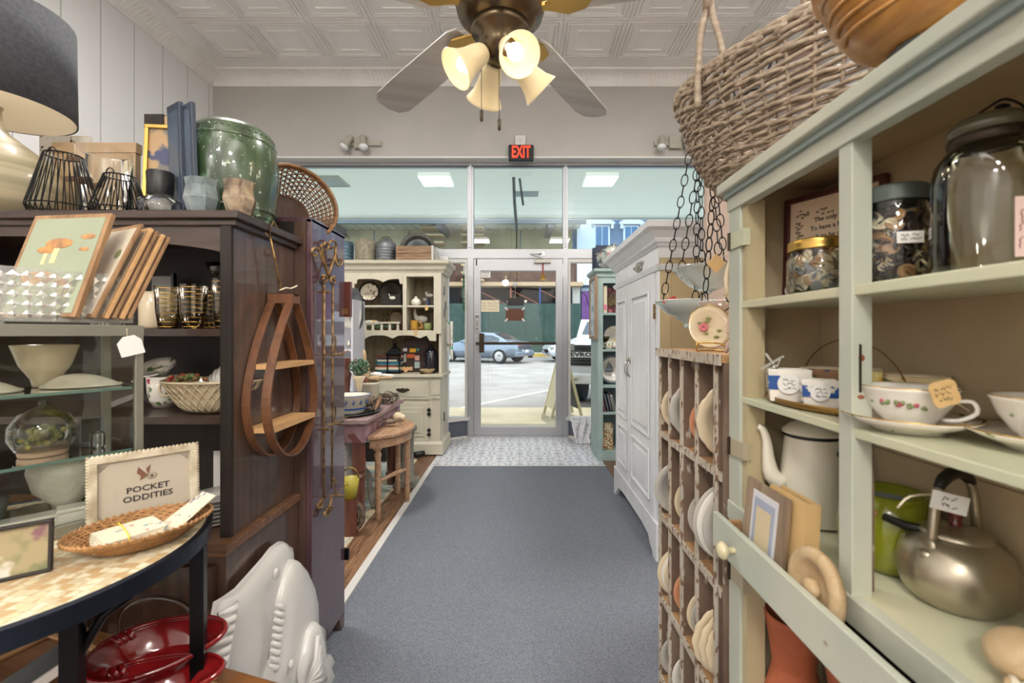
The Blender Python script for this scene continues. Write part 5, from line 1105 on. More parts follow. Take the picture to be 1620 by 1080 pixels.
for xa_, xb_ in ((-.778, -.754), (-.722, -.697)):
    n = len(outl); v = [(y, z, x) for x in (xa_, xb_) for y, z in outl]+[(y, z, x) for x in (xa_, xb_) for y, z in inn]
    f = []
    for i in range(n):
        j = (i+1) % n; f += [(i, j, n+j, n+i), (2*n+i, 3*n+i, 3*n+j, 2*n+j), (i, 2*n+i, 2*n+j, j), (n+i, n+j, 3*n+j, 3*n+i)]
    part('bent_band', MB(Mx).add(v, f, 0, False), M_bentw, t)
for z in (1.105, .925): part('shelf_board', MB().box(-.777, -.698, yc_-half(z)+.006, yc_+half(z)-.006, z-.007, z+.007), M_lightw, t, 'pale oak shelf board')
part('top_block', MB().box(-.777, -.698, yc_-.022, yc_+.022, z1-.03, z1-.002), M_bentw, t)
q = P(425, 350, 1.37)
part('hanging_rod', MB().tube([(-.745, yc_, z1), (-.75, 1.40, 1.42), (-.752, 1.372, 1.49)], .0032, 6).tube([(-.752, 1.372, 1.49), (-.748, 1.365, 1.515), (-.742, 1.37, 1.535), (-.748, 1.385, 1.54), (-.76, 1.40, 1.535)], .002, 5).tube([(-.754, 1.35, 1.50), (-.752, 1.372, 1.487), (-.75, 1.39, 1.497)], .002, 5), M_rust, t)
part('string_tie', MB().tube([(-.745, yc_-.01, z1+.01), (-.735, yc_+.01, z1+.02), (-.73, yc_+.03, z1+.02), (-.725, yc_+.06, z1+.032)], .0025, 5), M_paper, t)
# ---------------------------------------------------------------- things inside hutch A
def ax(px, y=1.3): return (px-CX)*y/F
M_gstr = glass('gold_ring_glass', (.9, .88, .80, 1), .05, 1.0)
def tumbler(x, y, z, r, h_, label, grp=None):
    t = thing('striped_tumbler', label, 'glass', (x, y, z), group=grp)
    part('glass', MB(T(x, y, z+.001)).lathe([(.001, .004), (r*.72, 0), (r*.9, h_*.4), (r, h_)], 24, cap=False), M_gstr, t)
    mb = MB(T(x, y, z+.001))
    for k in range(9):
        u = (k+.4)/9; rr = r*(.73+.27*min(1, u*1.1))+.0006; mb.lathe([(rr, h_*u-.0008), (rr+.0005, h_*u), (rr, h_*u+.0008)], 24, cap=False)
    part('gold_rings', mb, M_gold, t); return t
G = 'gold ringed tumblers in the dark hutch'
tumbler(ax(262, 1.32), 1.33, 1.214, .034, .125, 'left front gold ringed tumbler in the dark hutch')
tumbler(ax(302, 1.31), 1.32, 1.214, .036, .127, 'middle gold ringed tumbler in the dark hutch')
tumbler(ax(338, 1.44), 1.44, 1.214, .034, .125, 'gold ringed tumbler standing behind the others in the dark hutch')
tumbler(ax(352, 1.33)+.004, 1.34, 1.214, .038, .146, 'tallest gold ringed tumbler at the right of the hutch shelf')
pot('glass_compote', 'clear fluted glass compote above the gold ringed tumblers', 'bowl', ax(350, 1.45)-.0, 1.46, 1.214, [(.03, 0), (.006, .01), (.006, .15), (.03, .17), (.05, .21)], M_clear)
t = thing('white_mirror_card', 'grey framed card leaning at the back of the hutch shelf', 'card', (ax(258, 1.5), 1.5, 1.214)); part('card', MB().box(ax(240, 1.5), ax(272, 1.5), 1.5, 1.508, 1.215, 1.39), pbr('card_grey', c(150, 150, 146), .6), t); part('frame', MB().box(ax(272, 1.5), ax(276, 1.5), 1.495, 1.51, 1.215, 1.40), M_black, t)
pot('cream_crock_pot', 'plain cream canister behind the left tumbler', 'canister', ax(240, 1.4), 1.42, 1.214, [(.04, 0), (.045, .01), (.045, .11), (.04, .115), (.001, .115)], M_cream_china)
def cupx(t, x, y, z): part('handle', MB().tube([(x+.04, y, z+.06), (x+.062, y-.005, z+.065), (x+.066, y-.005, z+.04), (x+.045, y, z+.02)], .004, 6), M_china, t)
pot('floral_teacup', 'white floral teacup at the left of the middle hutch shelf', 'teacup', ax(262, 1.42), 1.42, .974, [(.03, 0), (.04, .02), (.046, .05), (.048, .095)], M_rose, extra=cupx)
platter('floral saucer behind the woven china basket', 250, 588, 1.45, .055, M_rose, 1, 60)
# woven china basket with berries
t = thing('lattice_bowl', 'cream lattice sided china bowl with berries and a white shell in it', 'bowl', (ax(332, 1.33), 1.33, .974))
x, y, z = ax(335, 1.33), 1.335, .974
mb = MB(T(x, y, z))
n = 30
for s in (-1, 1):
    for i in range(n):
        a0 = i*2*pi/n; mb.tube([((.062+.055*u**.7)*cos(a0+s*u*.5)*1.15, (.062+.055*u**.7)*sin(a0+s*u*.5)*.8, .005+.085*u) for u in [k/6 for k in range(7)]], .0022, 4)
part('lattice', mb, M_cream_china, t)
part('liner', MB(T(x, y, z)).lathe([(.001, .004), (.06, .002), (.088, .03), (.108, .088)], 30, cap=False, sx=1.13, sy=.78), M_cream_china, t)
mb = MB(T(x, y, z)).tube([(.117*1.15*cos(a), .117*.8*sin(a), .09) for a in [i*2*pi/40 for i in range(40)]], .004, 6, True)
mb.tube([(-.13, -.01, .088), (-.146, -.01, .08), (-.145, -.01, .05), (-.12, -.01, .045)], .004, 6)
part('rim', mb, M_cream_china, t)
mb = MB(); rn = random.Random(5)
for i in range(26): mb.ball((x-.07+rn.gauss(0, .02), y-.02+rn.gauss(0, .015), z+.094+rn.random()*.012), .008, n=8)
single('berry_spray', mb, pbr('berry_red', c(170, 44, 52), .4, col2=c(80, 120, 60), scale=40), 'small red and green berry spray in the lattice bowl', 'berries', (x-.07, y, z+.09))
def ribshell(name, label, cc, r, az, mat, tilt=20, sy=.55, sz=.7, n=11):
    A = T(*cc) @ RZ(az) @ RX(tilt)
    t = thing(name, label, 'shell', cc)
    def fn(u, v):
        a = -pi*.5+pi*u; q = .06+.94*v; rib = 1+.05*abs(sin(a*n)); R = r*q*rib*(1-.12*abs(sin(a)))
        return (R*sin(a)*1.0, R*cos(a)*.9, r*sz*sin(pi*.5*(1-v*.95))*1.0*(1+.06*abs(sin(a*n))))
    part('valve', MB(A).grid(fn, 66, 12), mat, t, solid=.003)
    part('hinge', MB(A).ball((0, 0, r*sz*.9), r*.12), mat, t); return t
ribshell('scallop_shell', 'large white ribbed shell standing in the lattice bowl', (x+.035, y+.03, z+.06), .085, 0, M_china, 80)
platter('small glass dish behind the lattice bowl', 252, 632, 1.42, .04, M_clear, 1, 60)
# lower compartment
for k in range(7): 
    tt = pot('stacked_plate', 'plate %d up in the stack on the lowest hutch shelf' % (k+1), 'plate', ax(340, 1.34)+.0, 1.35, .651+k*.011, [(.001, .002), (.05, 0), (.075, .009)], M_grey_china if k % 2 else M_china, group='stacked plates low in the hutch')
    tt['label'] = 'plate in the stack low in the dark hutch, %s from the top' % ['seventh', 'sixth', 'fifth', 'fourth', 'third', 'second', 'topmost'][k]
t = thing('white_booklet', 'white card standing behind the stacked plates', 'card', (ax(352, 1.45), 1.45, .651)); part('card', MB().box(ax(341, 1.45), ax(358, 1.45)+.02, 1.44, 1.446, .651, .83), M_wpaper, t); part('edge', MB().box(ax(341, 1.45), ax(358, 1.45)+.02, 1.446, 1.449, .651, .83), M_cream_china, t)
# ---------------------------------------------------------------- on top of hutch A
ZH = 1.53
lx, ly = -1.625, 1.40
t = thing('table_lamp', 'large cream banded lamp with a dark grey drum shade on the hutch', 'lamp', (lx, ly, ZH))
part('base', MB(T(lx, ly, ZH)).lathe([(.1, 0), (.155, .025), (.182, .08), (.182, .14), (.15, .20), (.09, .25), (.04, .29), (.024, .33), (.022, .36), (.026, .37)], 44),
     pbr('banded_lamp_ceramic', c(196, 182, 152), .4, coat=.15, col2=c(128, 122, 92), scale=4, st=(.1, .1, 5)), t)
part('neck', MB(T(lx, ly, ZH)).cyl((0, 0, .36), (0, 0, .47), .014), M_brass, t)
part('shade', MB(T(lx, ly, ZH)).lathe([(.192, .36), (.188, .66)], 56, cap=False), pbr('charcoal_linen', c(74, 76, 80), .9, col2=c(60, 62, 68), scale=90), t, solid=.003)
part('shade_lining', MB(T(lx, ly, ZH)).lathe([(.189, .361), (.185, .658)], 56, cap=False), pbr('lining_cream', c(232, 222, 200), .8), t)
part('bulb', MB(T(lx, ly, ZH)).ball((0, 0, .50), .035), M_wpaper, t)
def wirecloche(px, py0, py1, rb, rt, label, y=1.285):
    x = ax(px, y); h_ = (H-(py0-CY)*y/F)-ZH; t = thing('wire_cloche', label, 'wire cloche', (x, y, ZH)); mb = MB(T(x, y, ZH))
    for i in range(30):
        a = i*2*pi/30; mb.tube([(rt*cos(a), rt*sin(a), h_), (rb*cos(a+.1), rb*sin(a+.1), h_*.14), (rb*.9*cos(a+.1), rb*.9*sin(a+.1), .004)], .0014, 4)
    part('wires', mb, M_iron, t)
    mb = MB(T(x, y, ZH))
    for r_, z_ in ((rt, h_), (rb, h_*.14), (rb*.9, .004)): mb.tube([(r_*cos(a), r_*sin(a), z_) for a in [i*pi/16 for i in range(32)]], .002, 4, True)
    part('ring', mb, M_iron, t)
    part('handle', MB(T(x, y, ZH)).tube([(-rt-.02*sin(a)*1.2, 0, h_+.0+.02*(1-cos(a))) if 0 else (-rt*.8+rt*.3*cos(a), 0, h_+.012+.014*sin(a)) for a in [i*pi/8 for i in range(9)]], .0016, 4), M_iron, t)
wirecloche(101, 247, 330, .078, .042, 'taller black wire shade beside the lamp on the hutch')
wirecloche(190, 280, 330, .068, .036, 'shorter black wire shade in front of the glass cylinder')
x, y = ax(258), 1.29
t = thing('stoppered_bottle', 'round clear bottle with a black ribbed stopper on the hutch edge', 'bottle', (x, y, ZH))
part('bottle', MB(T(x, y, ZH)).lathe([(.001, .002), (.045, 0), (.056, .02), (.05, .045), (.022, .06), (.02, .066)], 28, cap=False), M_clear, t)
part('stopper', MB(T(x, y, ZH)).lathe([(.028, .062), (.03, .07), (.032, .125), (.03, .128), (.001, .128)], 30, wob=lambda a, z: 1+.03*cos(a*15)), M_black, t)
def facet(px, rgb, rgb2, label, y=1.275, r=.043, h_=.1):
    x = ax(px, y); t = thing('faceted_votive', label, 'votive', (x, y, ZH))
    pr = [(r*.7, 0), (r, h_*.45), (r*.86, h_*.8), (r*.95, h_)]
    part('cup', MB(T(x, y, ZH)).lathe(pr, 8, sm=False, cap=False), pbr('facet_'+label.split()[0], c(*rgb), .15, col2=c(*rgb2), scale=12, coat=.5, dist=2), t, solid=.004)
    part('base', MB(T(x, y, ZH)).cyl((0, 0, 0), (0, 0, .006), r*.7, n=8), M_clear, t)
facet(320, (136, 148, 148), (92, 108, 112), 'blue grey faceted glass votive on the hutch edge')
facet(379, (176, 156, 128), (88, 66, 50), 'brown marbled faceted votive at the corner of the hutch', r=.04, h_=.095)
x, y = ax(166, 1.42), 1.42
t = thing('butterfly_cylinder', 'tall glass cylinder with dark butterflies behind the wire shades', 'glass cylinder', (x, y, ZH))
part('cylinder', MB(T(x, y, ZH)).lathe([(.068, 0), (.068, .235), (.07, .24)], 30, cap=False), M_clear, t)
Mbf = pbr('butterfly_brown', c(96, 70, 44), .6)
for (dx, z, s) in ((-.03, .19, 1), (.0, .125, 1.2), (.035, .11, .9), (-.04, .13, .8), (.01, .02, 1)):
    mb = MB()
    for k in (-1, 1): mb.ball((x+dx+k*.010*s, y-.07, ZH+z), .014*s, 1, .15, .8, 10)
    part('butterfly', mb, Mbf, t)
def frame(name, label, p0, p1, z0, h_, bar, mat, inner, lean=6, depth=.015, cat='picture frame', txt=None):
    """frame standing on z0; p0/p1 are XY ends of its foot, leaning back"""
    a = Vector((p0[0], p0[1], z0)); b = Vector((p1[0], p1[1], z0)); d = (b-a); L_ = d.length; d.normalize()
    back = Vector((-d.y, d.x, 0)); up = (Vector((0, 0, cos(radians(lean))))+back*sin(radians(lean))).normalized()
    A = basis(a, d, up); t = thing(name, label, cat, ((a.x+b.x)/2, (a.y+b.y)/2, z0))
    part('frame', MB(A).box(0, L_, 0, bar, -depth, 0).box(0, L_, h_-bar, h_, -depth, 0).box(0, bar, bar, h_-bar, -depth, 0).box(L_-bar, L_, bar, h_-bar, -depth, 0), mat, t, bevel=.0015)
    part('picture', MB(A).box(bar*.8, L_-bar*.8, bar*.8, h_-bar*.8, -depth, -depth*.5), inner, t)
    return t, A, L_
frame('gold_frame', 'thin gold framed print behind the bottles on the hutch', (ax(222, 1.40), 1.40), (ax(318, 1.42), 1.42), ZH, .325, .011, M_gold, pbr('faded_print', c(120, 116, 108), .5, layers=[(c(180, 150, 110), 9, .5, .56, (1, 1, 1), 2), (c(70, 76, 110), 12, .58, .62, (1, 1, 1), 5)]), 3)
for i, (px, lab) in enumerate(((292, 'front dark blue picture frame seen edge on against the green stool'), (305, 'second dark blue picture frame leaning just behind the first one'))):
    x = -1.03+.042*i; t = thing('framed_photo', lab, 'picture frame', (x, 1.345-.022*i, ZH))
    A = T(x, 1.345-.022*i+.012*i, ZH) @ RZ(-31) @ RX(2) @ SC(.5, 1, 1)
    part('frame', MB(A).box(0, .15, 0, .012, 0, .335-.006*i), pbr('slate_frame', c(58, 68, 82), .4) if not i else bpy.data.materials['slate_frame'], t, bevel=.002)
    part('glass', MB(A).box(.02, .13, -.0015, 0, .02, .312), pbr('blue_grey_print', c(96, 110, 128), .25, col2=c(70, 80, 92), scale=6) if not i else bpy.data.materials['blue_grey_print'], t)
t = thing('brown_box', 'dark brown box at the back of the hutch top behind the gold frame', 'box', (ax(248, 1.5), 1.5, ZH)); part('box', MB().box(ax(228, 1.48), ax(258, 1.48), 1.48, 1.56, ZH, 1.915), M_intwood, t); part('light_side', MB().box(ax(258, 1.48), ax(270, 1.48), 1.485, 1.56, ZH, 1.91), M_turn, t)
t = thing('carved_white_board', 'white openwork carved board behind the lamp and cylinder', 'board', (ax(95, 1.5), 1.53, ZH)); 
part('board', MB().box(ax(62, 1.545), ax(142, 1.545), 1.545, 1.555, ZH, 1.872), pbr('openwork_white', c(206, 204, 198), .8, layers=[(c(74, 60, 50), 70, .60, .63, (1, 1, 1), 2)]), t); part('foot', MB().box(ax(62, 1.545), ax(142, 1.545), 1.535, 1.545, ZH, 1.55), M_intwood, t)
t = thing('cardboard_box', 'plain tan box behind the wire shades and glass cylinder', 'box', (ax(140, 1.52), 1.52, ZH)); part('body', MB().box(ax(84, 1.51), ax(214, 1.51), 1.51, 1.533, ZH, 1.80), pbr('tan_cardboard', c(180, 154, 122), .8), t, bevel=.002); part('lid', MB().box(ax(82, 1.51), ax(216, 1.51), 1.508, 1.534, 1.80, 1.835), bpy.data.materials['tan_cardboard'], t, bevel=.002)
x, y = -.912, 1.45
t = thing('green_garden_stool', 'green glazed barrel shaped ceramic garden stool on the hutch corner', 'garden stool', (x, y, ZH))
pr = [(.10, 0), (.108, .01), (.118, .05), (.128, .13), (.131, .18), (.127, .235), (.114, .295), (.108, .305), (.09, .32), (.03, .328), (.001, .329)]
part('barrel', MB(T(x, y, ZH)).lathe(pr, 48), M_green, t)
for r_, z_ in ((.1205, .268), (.1215, .055)): part('raised_band', MB(T(x, y, ZH)).lathe([(r_, z_-.005), (r_+.004, z_), (r_, z_+.005)], 48, cap=False), M_green, t)
mb = MB(T(x, y, ZH))
for i in range(40):
    a = i*2*pi/40
    for r_, z_ in ((.1145, .29), (.117, .032)): mb.ball((r_*cos(a), r_*sin(a), z_), .004, n=6)
part('studs', mb, M_green, t, kind='stuff')
# round wicker basket tipped on its side
def weave(M, prof, ns, nr, r=.004, sx=1, sy=1, amp=.004, mb=None, rs=None, lat=None):
    """prof: function u in 0..1 -> (radius, z)"""
    m1 = MB(M); m2 = MB(M)
    for i in range(ns):
        a = i*2*pi/ns; m1.tube([(prof(u)[0]*cos(a)*sx, prof(u)[0]*sin(a)*sy, prof(u)[1]) for u in [k/10 for k in range(11)]], rs or r, 5)
    for j in range(nr):
        u = (j+.5)/nr; N = ns*2
        m2.tube([((prof(u)[0]+amp*(1 if (i+j) % 2 else -1)*(i % 2 == 0))*cos(i*2*pi/N)*sx, (prof(u)[0]+amp*(1 if (i//2+j) % 2 else -1))*sin(i*2*pi/N)*sy, prof(u)[1]+amp*.3*sin(i*1.7+j)) for i in range(N)], r, 5, True)
    return m1, m2
q = P(463, 318, 1.70)
t = thing('round_wicker_basket', 'round brown wicker basket tipped on edge beside the green stool', 'basket', (-.80, 1.66, 1.62))
A = aim((-.885, 1.735, 1.655), (.62, -.60, .22))
def pf(u): return (.075+.065*u**.75, .11*u)
m1, m2 = weave(A, pf, 44, 13, .0026, amp=.003)
part('stakes', m1, M_wickd, t); part('weavers', m2, M_wickd, t)
part('rim', MB(A).tube([(.142*cos(a), .142*sin(a), .112) for a in [i*2*pi/60 for i in range(60)]], .007, 7, True).tube([(.137*cos(a), .137*sin(a), .102) for a in [i*2*pi/60 for i in range(60)]], .004, 6, True), M_wickd, t)
part('wooden_base', MB(A).lathe([(.078, -.006), (.078, .004)], 40), M_darkwood, t)
# ---------------------------------------------------------------- low wooden table with red dishes
M_lowt = wood('honey_brown_tabletop', c(150, 100, 54), c(104, 64, 34), 'x', .3, coat=.5)
A = T(-.80, .99, 0) @ RZ(-17.5)
t = thing('low_wooden_table', 'low honey brown wooden table with moulded edge under the mosaic table', 'table', (-.80, .85, 0), -17.5)
part('table_top', MB(A).box(-.40, .34, -.36, .045, .455, .48), M_lowt, t, bevel=.004)
part('moulded_edge', MB(A).box(-.41, .35, -.37, .052, .43, .457), M_lowt, t, bevel=.008)
part('tray_ridge', MB(A).box(-.34, .26, -.012, 0, .48, .486).box(-.34, -.328, -.3, 0, .48, .486), M_lightw, t, bevel=.002)
for x, y in ((-.38, .0), (.28, .0), (-.38, -.31), (.28, -.31)): part('leg', MB(A).box(x, x+.04, y, y+.035, 0, .43), M_lowt, t)
def reddish(label, cc, rx, ry, az, tilt):
    A = T(*cc) @ RZ(az) @ RX(tilt); t = thing('red_dish', label, 'dish', cc)
    part('dish', MB(A).lathe([(.001, .004), (.45, .0), (.62, .012), (.74, .034), (1.0, .046), (1.02, .05), (.98, .055)], 48, cap=False, sx=rx, sy=ry, wob=lambda a, z: 1+(.04*cos(a*3) if z > .03 else 0)), M_red, t, solid=.006)
    mb = MB(A)
    for k in (-1, 0, 1):
        a = 2.2+k*.12; mb.tube([(rx*.78*cos(a), ry*.78*sin(a), .043), (rx*1.0*cos(a), ry*1.0*sin(a), .056)], .006, 6)
    part('grip_ridges', mb, M_red, t); return t
reddish('glossy red scalloped glazed dish on top, under the mosaic table', (-.745, .935, .515), .115, .07, 30, 10)
reddish('deeper red glazed dish below the scalloped one', (-.715, .865, .485), .125, .075, 20, 0)
t = thing('glass_slab', 'greenish glass tray leaning under the left of the mosaic table', 'tray', (-.93, .83, .485)); part('tray', MB(T(-.93, .83, .545) @ RZ(35) @ RY(-28)).box(-.11, .09, -.05, .05, 0, .01), M_galv, t); part('white_edge', MB(T(-.93, .83, .545) @ RZ(35) @ RY(-28)).box(-.11, .09, -.056, -.05, -.004, .012), M_wpaper, t)
# ---------------------------------------------------------------- round mosaic table
cx0, cy0, R0, ZM = -.964, .82, .34, .80
t = thing('mosaic_table', 'round black metal table topped with cream and brown mosaic', 'table', (cx0, cy0, 0))
def mosaic():
    m, nt, N, L = nodes('cream_brown_mosaic'); b = N['Principled BSDF']; b.inputs['Roughness'].default_value = .25
    vec = coord(nt, (58, 58, 1)); vo = N.new('ShaderNodeTexVoronoi'); vo.inputs['Scale'].default_value = 1; vo.inputs['Randomness'].default_value = .35; L.new(vec, vo.inputs['Vector'])
    ve = N.new('ShaderNodeTexVoronoi'); ve.feature = 'DISTANCE_TO_EDGE'; ve.inputs['Scale'].default_value = 1; ve.inputs['Randomness'].default_value = .35; L.new(vec, ve.inputs['Vector'])
    sp = N.new('ShaderNodeSeparateColor'); L.new(vo.outputs['Color'], sp.inputs[0])
    r = N.new('ShaderNodeValToRGB'); e = r.color_ramp.elements; e[0].position = 0; e[0].color = c(222, 212, 184); e[1].position = 1; e[1].color = c(150, 116, 84)
    e.new(.52).color = c(214, 198, 160); e.new(.68).color = c(190, 160, 118); r.color_ramp.interpolation = 'CONSTANT'
    nz = noise(nt, coord(nt), 7, 2); L.new(math_(nt, 'ADD', math_(nt, 'MULTIPLY', sp.outputs[0], .6), math_(nt, 'MULTIPLY', nz, .55)), r.inputs[0])
    g = ramp(nt, ve.outputs['Distance'], .03, .07)
    L.new(mixc(nt, g, c(196, 182, 150), r.outputs[0]), b.inputs['Base Color']); bump(nt, g, .3, .001); return m
part('mosaic_top', MB(T(cx0, cy0, 0)).lathe([(R0-.012, ZM-.012), (R0-.012, ZM), (.001, ZM)], 90, sm=False, cap=False), mosaic(), t)
part('rim', MB(T(cx0, cy0, 0)).lathe([(R0-.012, ZM-.03), (R0, ZM-.03), (R0+.002, ZM+.002), (R0-.008, ZM+.004), (R0-.012, ZM)], 90, sm=False, cap=False).lathe([(R0-.012, ZM-.03), (R0-.012, ZM-.014), (.01, ZM-.014)], 60, cap=False), pbr('black_rim', c(36, 42, 54), .25, .6), t, 'dark metal rim')
lp_ = []
for a in (20, 200, 110, -28+0, 290):
    pass
for (px, y) in ((314, .925), (115, .715)):
    x = (px-CX)*y/F; part('leg', MB(T(x, y, 0) @ RZ(20)).box(-.012, .012, -.012, .012, 0, ZM-.03), M_iron, t)
    lp_.append((x, y))
for (x, y) in lp_[:2]: part('leg', MB(T(2*cx0-x, 2*cy0-y, 0) @ RZ(20)).box(-.012, .012, -.012, .012, 0, ZM-.03), M_iron, t)
part('ring_brace', MB().tube([(cx0+(R0-.05)*cos(a), cy0+(R0-.05)*sin(a), ZM-.045) for a in [i*pi/30 for i in range(60)]], .008, 6, True), M_iron, t)
x, y = lp_[1]; part('corner_gusset', MB().tube([(x, y, ZM-.12), (x+.02, y+.03, ZM-.06), (x+.05, y+.07, ZM-.035)], .008, 6), M_iron, t)
# ---------------------------------------------------------------- glass display cabinet on it
P0 = Vector((-.826, 1.0, 0)); d_ = Vector((-.53, -.85, 0)).normalized(); e_ = Vector((-.85, .53, 0)).normalized()
CM = basis(P0, d_, Vector((0, 0, 1)))        # local x along face (towards left/near), y up, z = outward? fixed below
CMz = Matrix(((d_.x, e_.x, 0, P0.x), (d_.y, e_.y, 0, P0.y), (0, 0, 1, 0), (0, 0, 0, 1)))   # x along face, y into cabinet, z up
W_, D_, zb, zt = .40, .21, ZM+.002, 1.218
M_fr = pbr('pewter_case_frame', c(142, 140, 128), .4, .5)
t = thing('glass_display_case', 'metal framed glass display case with glass shelves on the mosaic table', 'display case', (P0+d_*.2+e_*.1+Vector((0, 0, ZM))))
mb = MB(CMz); k = .014
for x in (0, W_-k):
    for y in (0, D_-k): mb.box(x, x+k, y, y+k, zb, zt)
for z in (zb, zt-.022):
    hgt = .022
    mb.box(0, W_, 0, k, z, z+hgt).box(0, W_, D_-k, D_, z, z+hgt).box(0, k, 0, D_, z, z+hgt).box(W_-k, W_, 0, D_, z, z+hgt)
part('frame', mb, M_fr, t, bevel=.001)
part('front_glass', MB(CMz).box(k, W_-k, .004, .006, zb+.02, zt-.02), M_caseg, t)
part('side_glass', MB(CMz).box(.004, .006, k, D_-k, zb+.02, zt-.02).box(W_-.006, W_-.004, k, D_-k, zb+.02, zt-.02), M_caseg, t)
part('back_glass', MB(CMz).box(k, W_-k, D_-.006, D_-.004, zb+.02, zt-.02), M_caseg, t)
part('top_glass', MB(CMz).box(k, W_-k, k, D_-k, zt-.008, zt-.002), M_caseg, t)
ZS1, ZS2 = 1.086, .951
for z in (ZS1, ZS2):
    s = part('glass_shelf', MB(CMz).box(.016, W_-.016, .016, D_-.016, z-.006, z), glass('shelf_glass', (.8, .9, .86, 1), .02, .5), t)
    part('shelf_edge', MB(CMz).box(.016, W_-.016, .0145, .016, z-.006, z), M_casee, s, 'green glass edge')
def C(x, y, z): v = CMz @ Vector((x, y, 0)); return (v.x, v.y, z)
def clam(label, cc, r, az):
    t = thing('white_clam_shell', label, 'shell', cc); A = T(*cc) @ RZ(az)
    def fn(u, v):
        a = 2*pi*u; R = r*v*(1+.2*cos(a)); return (R*cos(a)*1.25, R*sin(a)*.8, r*.5*(1-v**2.2)+.002)
    part('shell', MB(A).grid(fn, 30, 10), M_shell, t, solid=.002); part('lip', MB(A).tube([(r*(1+.2*cos(a))*cos(a)*1.25, r*(1+.2*cos(a))*sin(a)*.8, .003) for a in [i*2*pi/30 for i in range(30)]], .003, 5, True), M_shell, t)
clam('right white shell on the upper glass shelf', C(.09, .09, ZS1+.001), .05, 40)
clam('left broad white shell on the upper glass shelf', C(.25, .09, ZS1+.001), .056, 60)
clam('small white shell at the left of the lower glass shelf', C(.30, .08, ZS2+.001), .045, 30)
# glass cloche with moss
q = C(.135, .10, ZS2+.001)
t = thing('glass_cloche', 'round glass cloche over yellow moss on the lower glass shelf', 'cloche', q)
part('wood_base', MB(T(*q)).lathe([(.036, 0), (.038, .004), (.038, .018), (.036, .02)], 26), pbr('pink_wood_base', c(178, 150, 126), .7), t)
part('dome', MB(T(*q)).lathe([(.042, .012), (.053, .035), (.052, .06), (.038, .085), (.016, .097), (.006, .1), (.008, .108), (.001, .112)], 28, cap=False), M_clear, t)
mb = MB(T(*q)); rn = random.Random(6)
for i in range(60): mb.ball((rn.gauss(0, .017), rn.gauss(0, .017), .024+rn.random()*.03), .007, 1, .8, .8, 6)
part('moss', mb, pbr('yellow_moss', c(176, 158, 76), .8, col2=c(84, 100, 60), scale=60), t, 'yellow green moss', kind='stuff')
q = C(.055, .08, ZS2+.001)
pot('tiny_jar', 'tiny glass jar with gilt base right of the cloche', 'jar', q[0], q[1], q[2], [(.011, 0), (.012, .004), (.012, .03), (.009, .034)], M_clear)
q = C(.05, .14, ZS2+.001)
t = thing('mini_frame', 'small clear standing frame behind the tiny jar', 'picture frame', q); part('frame', MB(T(*q) @ RZ(30)).box(-.02, .02, 0, .004, 0, .06), M_galv, t); part('glass', MB(T(*q) @ RZ(30)).box(-.016, .016, -.001, 0, .004, .056), M_dalu, t)
q = C(.10, .10, ZM+.024)
t = pot('milk_glass_bowl', 'embossed white milk glass bowl in the bottom of the display case', 'bowl', q[0], q[1], q[2], [(.02, 0), (.022, .02), (.05, .05), (.06, .09), (.056, .118)], pbr('embossed_milk_glass', c(208, 206, 194), .35, bmp=1.0, bs=90), n=34)
q = C(.25, .12, ZM+.024)
pot('grey_lidded_tureen', 'grey silver plated lidded dish at the left of the display case', 'dish', q[0], q[1], q[2], [(.04, 0), (.065, .02), (.07, .055), (.045, .075), (.01, .085), (.012, .098), (.001, .1)], M_galv, n=30)
q = C(.30, .14, ZS1+.002)
pot('small_enamel_pan', 'pale lidded pan at the back of the upper glass shelf', 'pan', q[0], q[1], q[2], [(.045, 0), (.05, .045), (.052, .05), (.03, .062), (.001, .066)], M_galv, n=30)
q = C(.12, .155, ZS1+.002)
pot('cream_mixing_bowl', 'cream footed bowl behind the shells on the upper glass shelf', 'bowl', q[0], q[1], q[2], [(.02, 0), (.022, .015), (.04, .045), (.052, .085), (.053, .088)], M_cream_china, n=30)
tg = C(.03, -.004, 1.195)
A = T(*tg) @ Matrix(((d_.x, e_.x, 0, 0), (d_.y, e_.y, 0, 0), (0, 0, 1, 0), (0, 0, 0, 1)))
t = thing('price_tag', 'white paper price tag hanging on the corner of the display case', 'tag', tg); mb = MB(A @ RX(90))
part('card', MB(A @ RX(90) @ RZ(-14)).prism([(-.012, 0), (.008, 0), (.021, -.012), (.02, -.042), (-.022, -.042), (-.022, -.012)], 0, .001), M_wpaper, t); part('string', MB(A).tube([(0, 0, 0), (0, .002, .015), (0, .02, .026)], .0008, 4), M_paper, t)
# crystal tray and framed prints on the case
t = thing('crystal_tray', 'long cut crystal tray holding prints on top of the display case', 'tray', C(.2, .09, zt+.001))
def xt(x0, x1, y0, y1, z0, z1, nx, nz, face, mb):
    for i in range(nx):
        for j in range(nz):
            a0, a1 = x0+(x1-x0)*i/nx, x0+(x1-x0)*(i+1)/nx; b0, b1 = z0+(z1-z0)*j/nz, z0+(z1-z0)*(j+1)/nz; am, bm = (a0+a1)/2, (b0+b1)/2
            if face == 'f': v = [(am, y0, b0), (a1, y0, bm), (am, y0, b1), (a0, y0, bm), (am, y0-.006, bm)]
            else: v = [(x0, y0+(y1-y0)*(i+.5)/nx, b0), (x0, y0+(y1-y0)*(i+1)/nx, bm), (x0, y0+(y1-y0)*(i+.5)/nx, b1), (x0, y0+(y1-y0)*i/nx, bm), (x0-.006, y0+(y1-y0)*(i+.5)/nx, bm)]
            mb.add(v, [(0, 1, 4), (1, 2, 4), (2, 3, 4), (3, 0, 4)])
mb = MB(CMz); z0, z1 = zt+.006, zt+.108
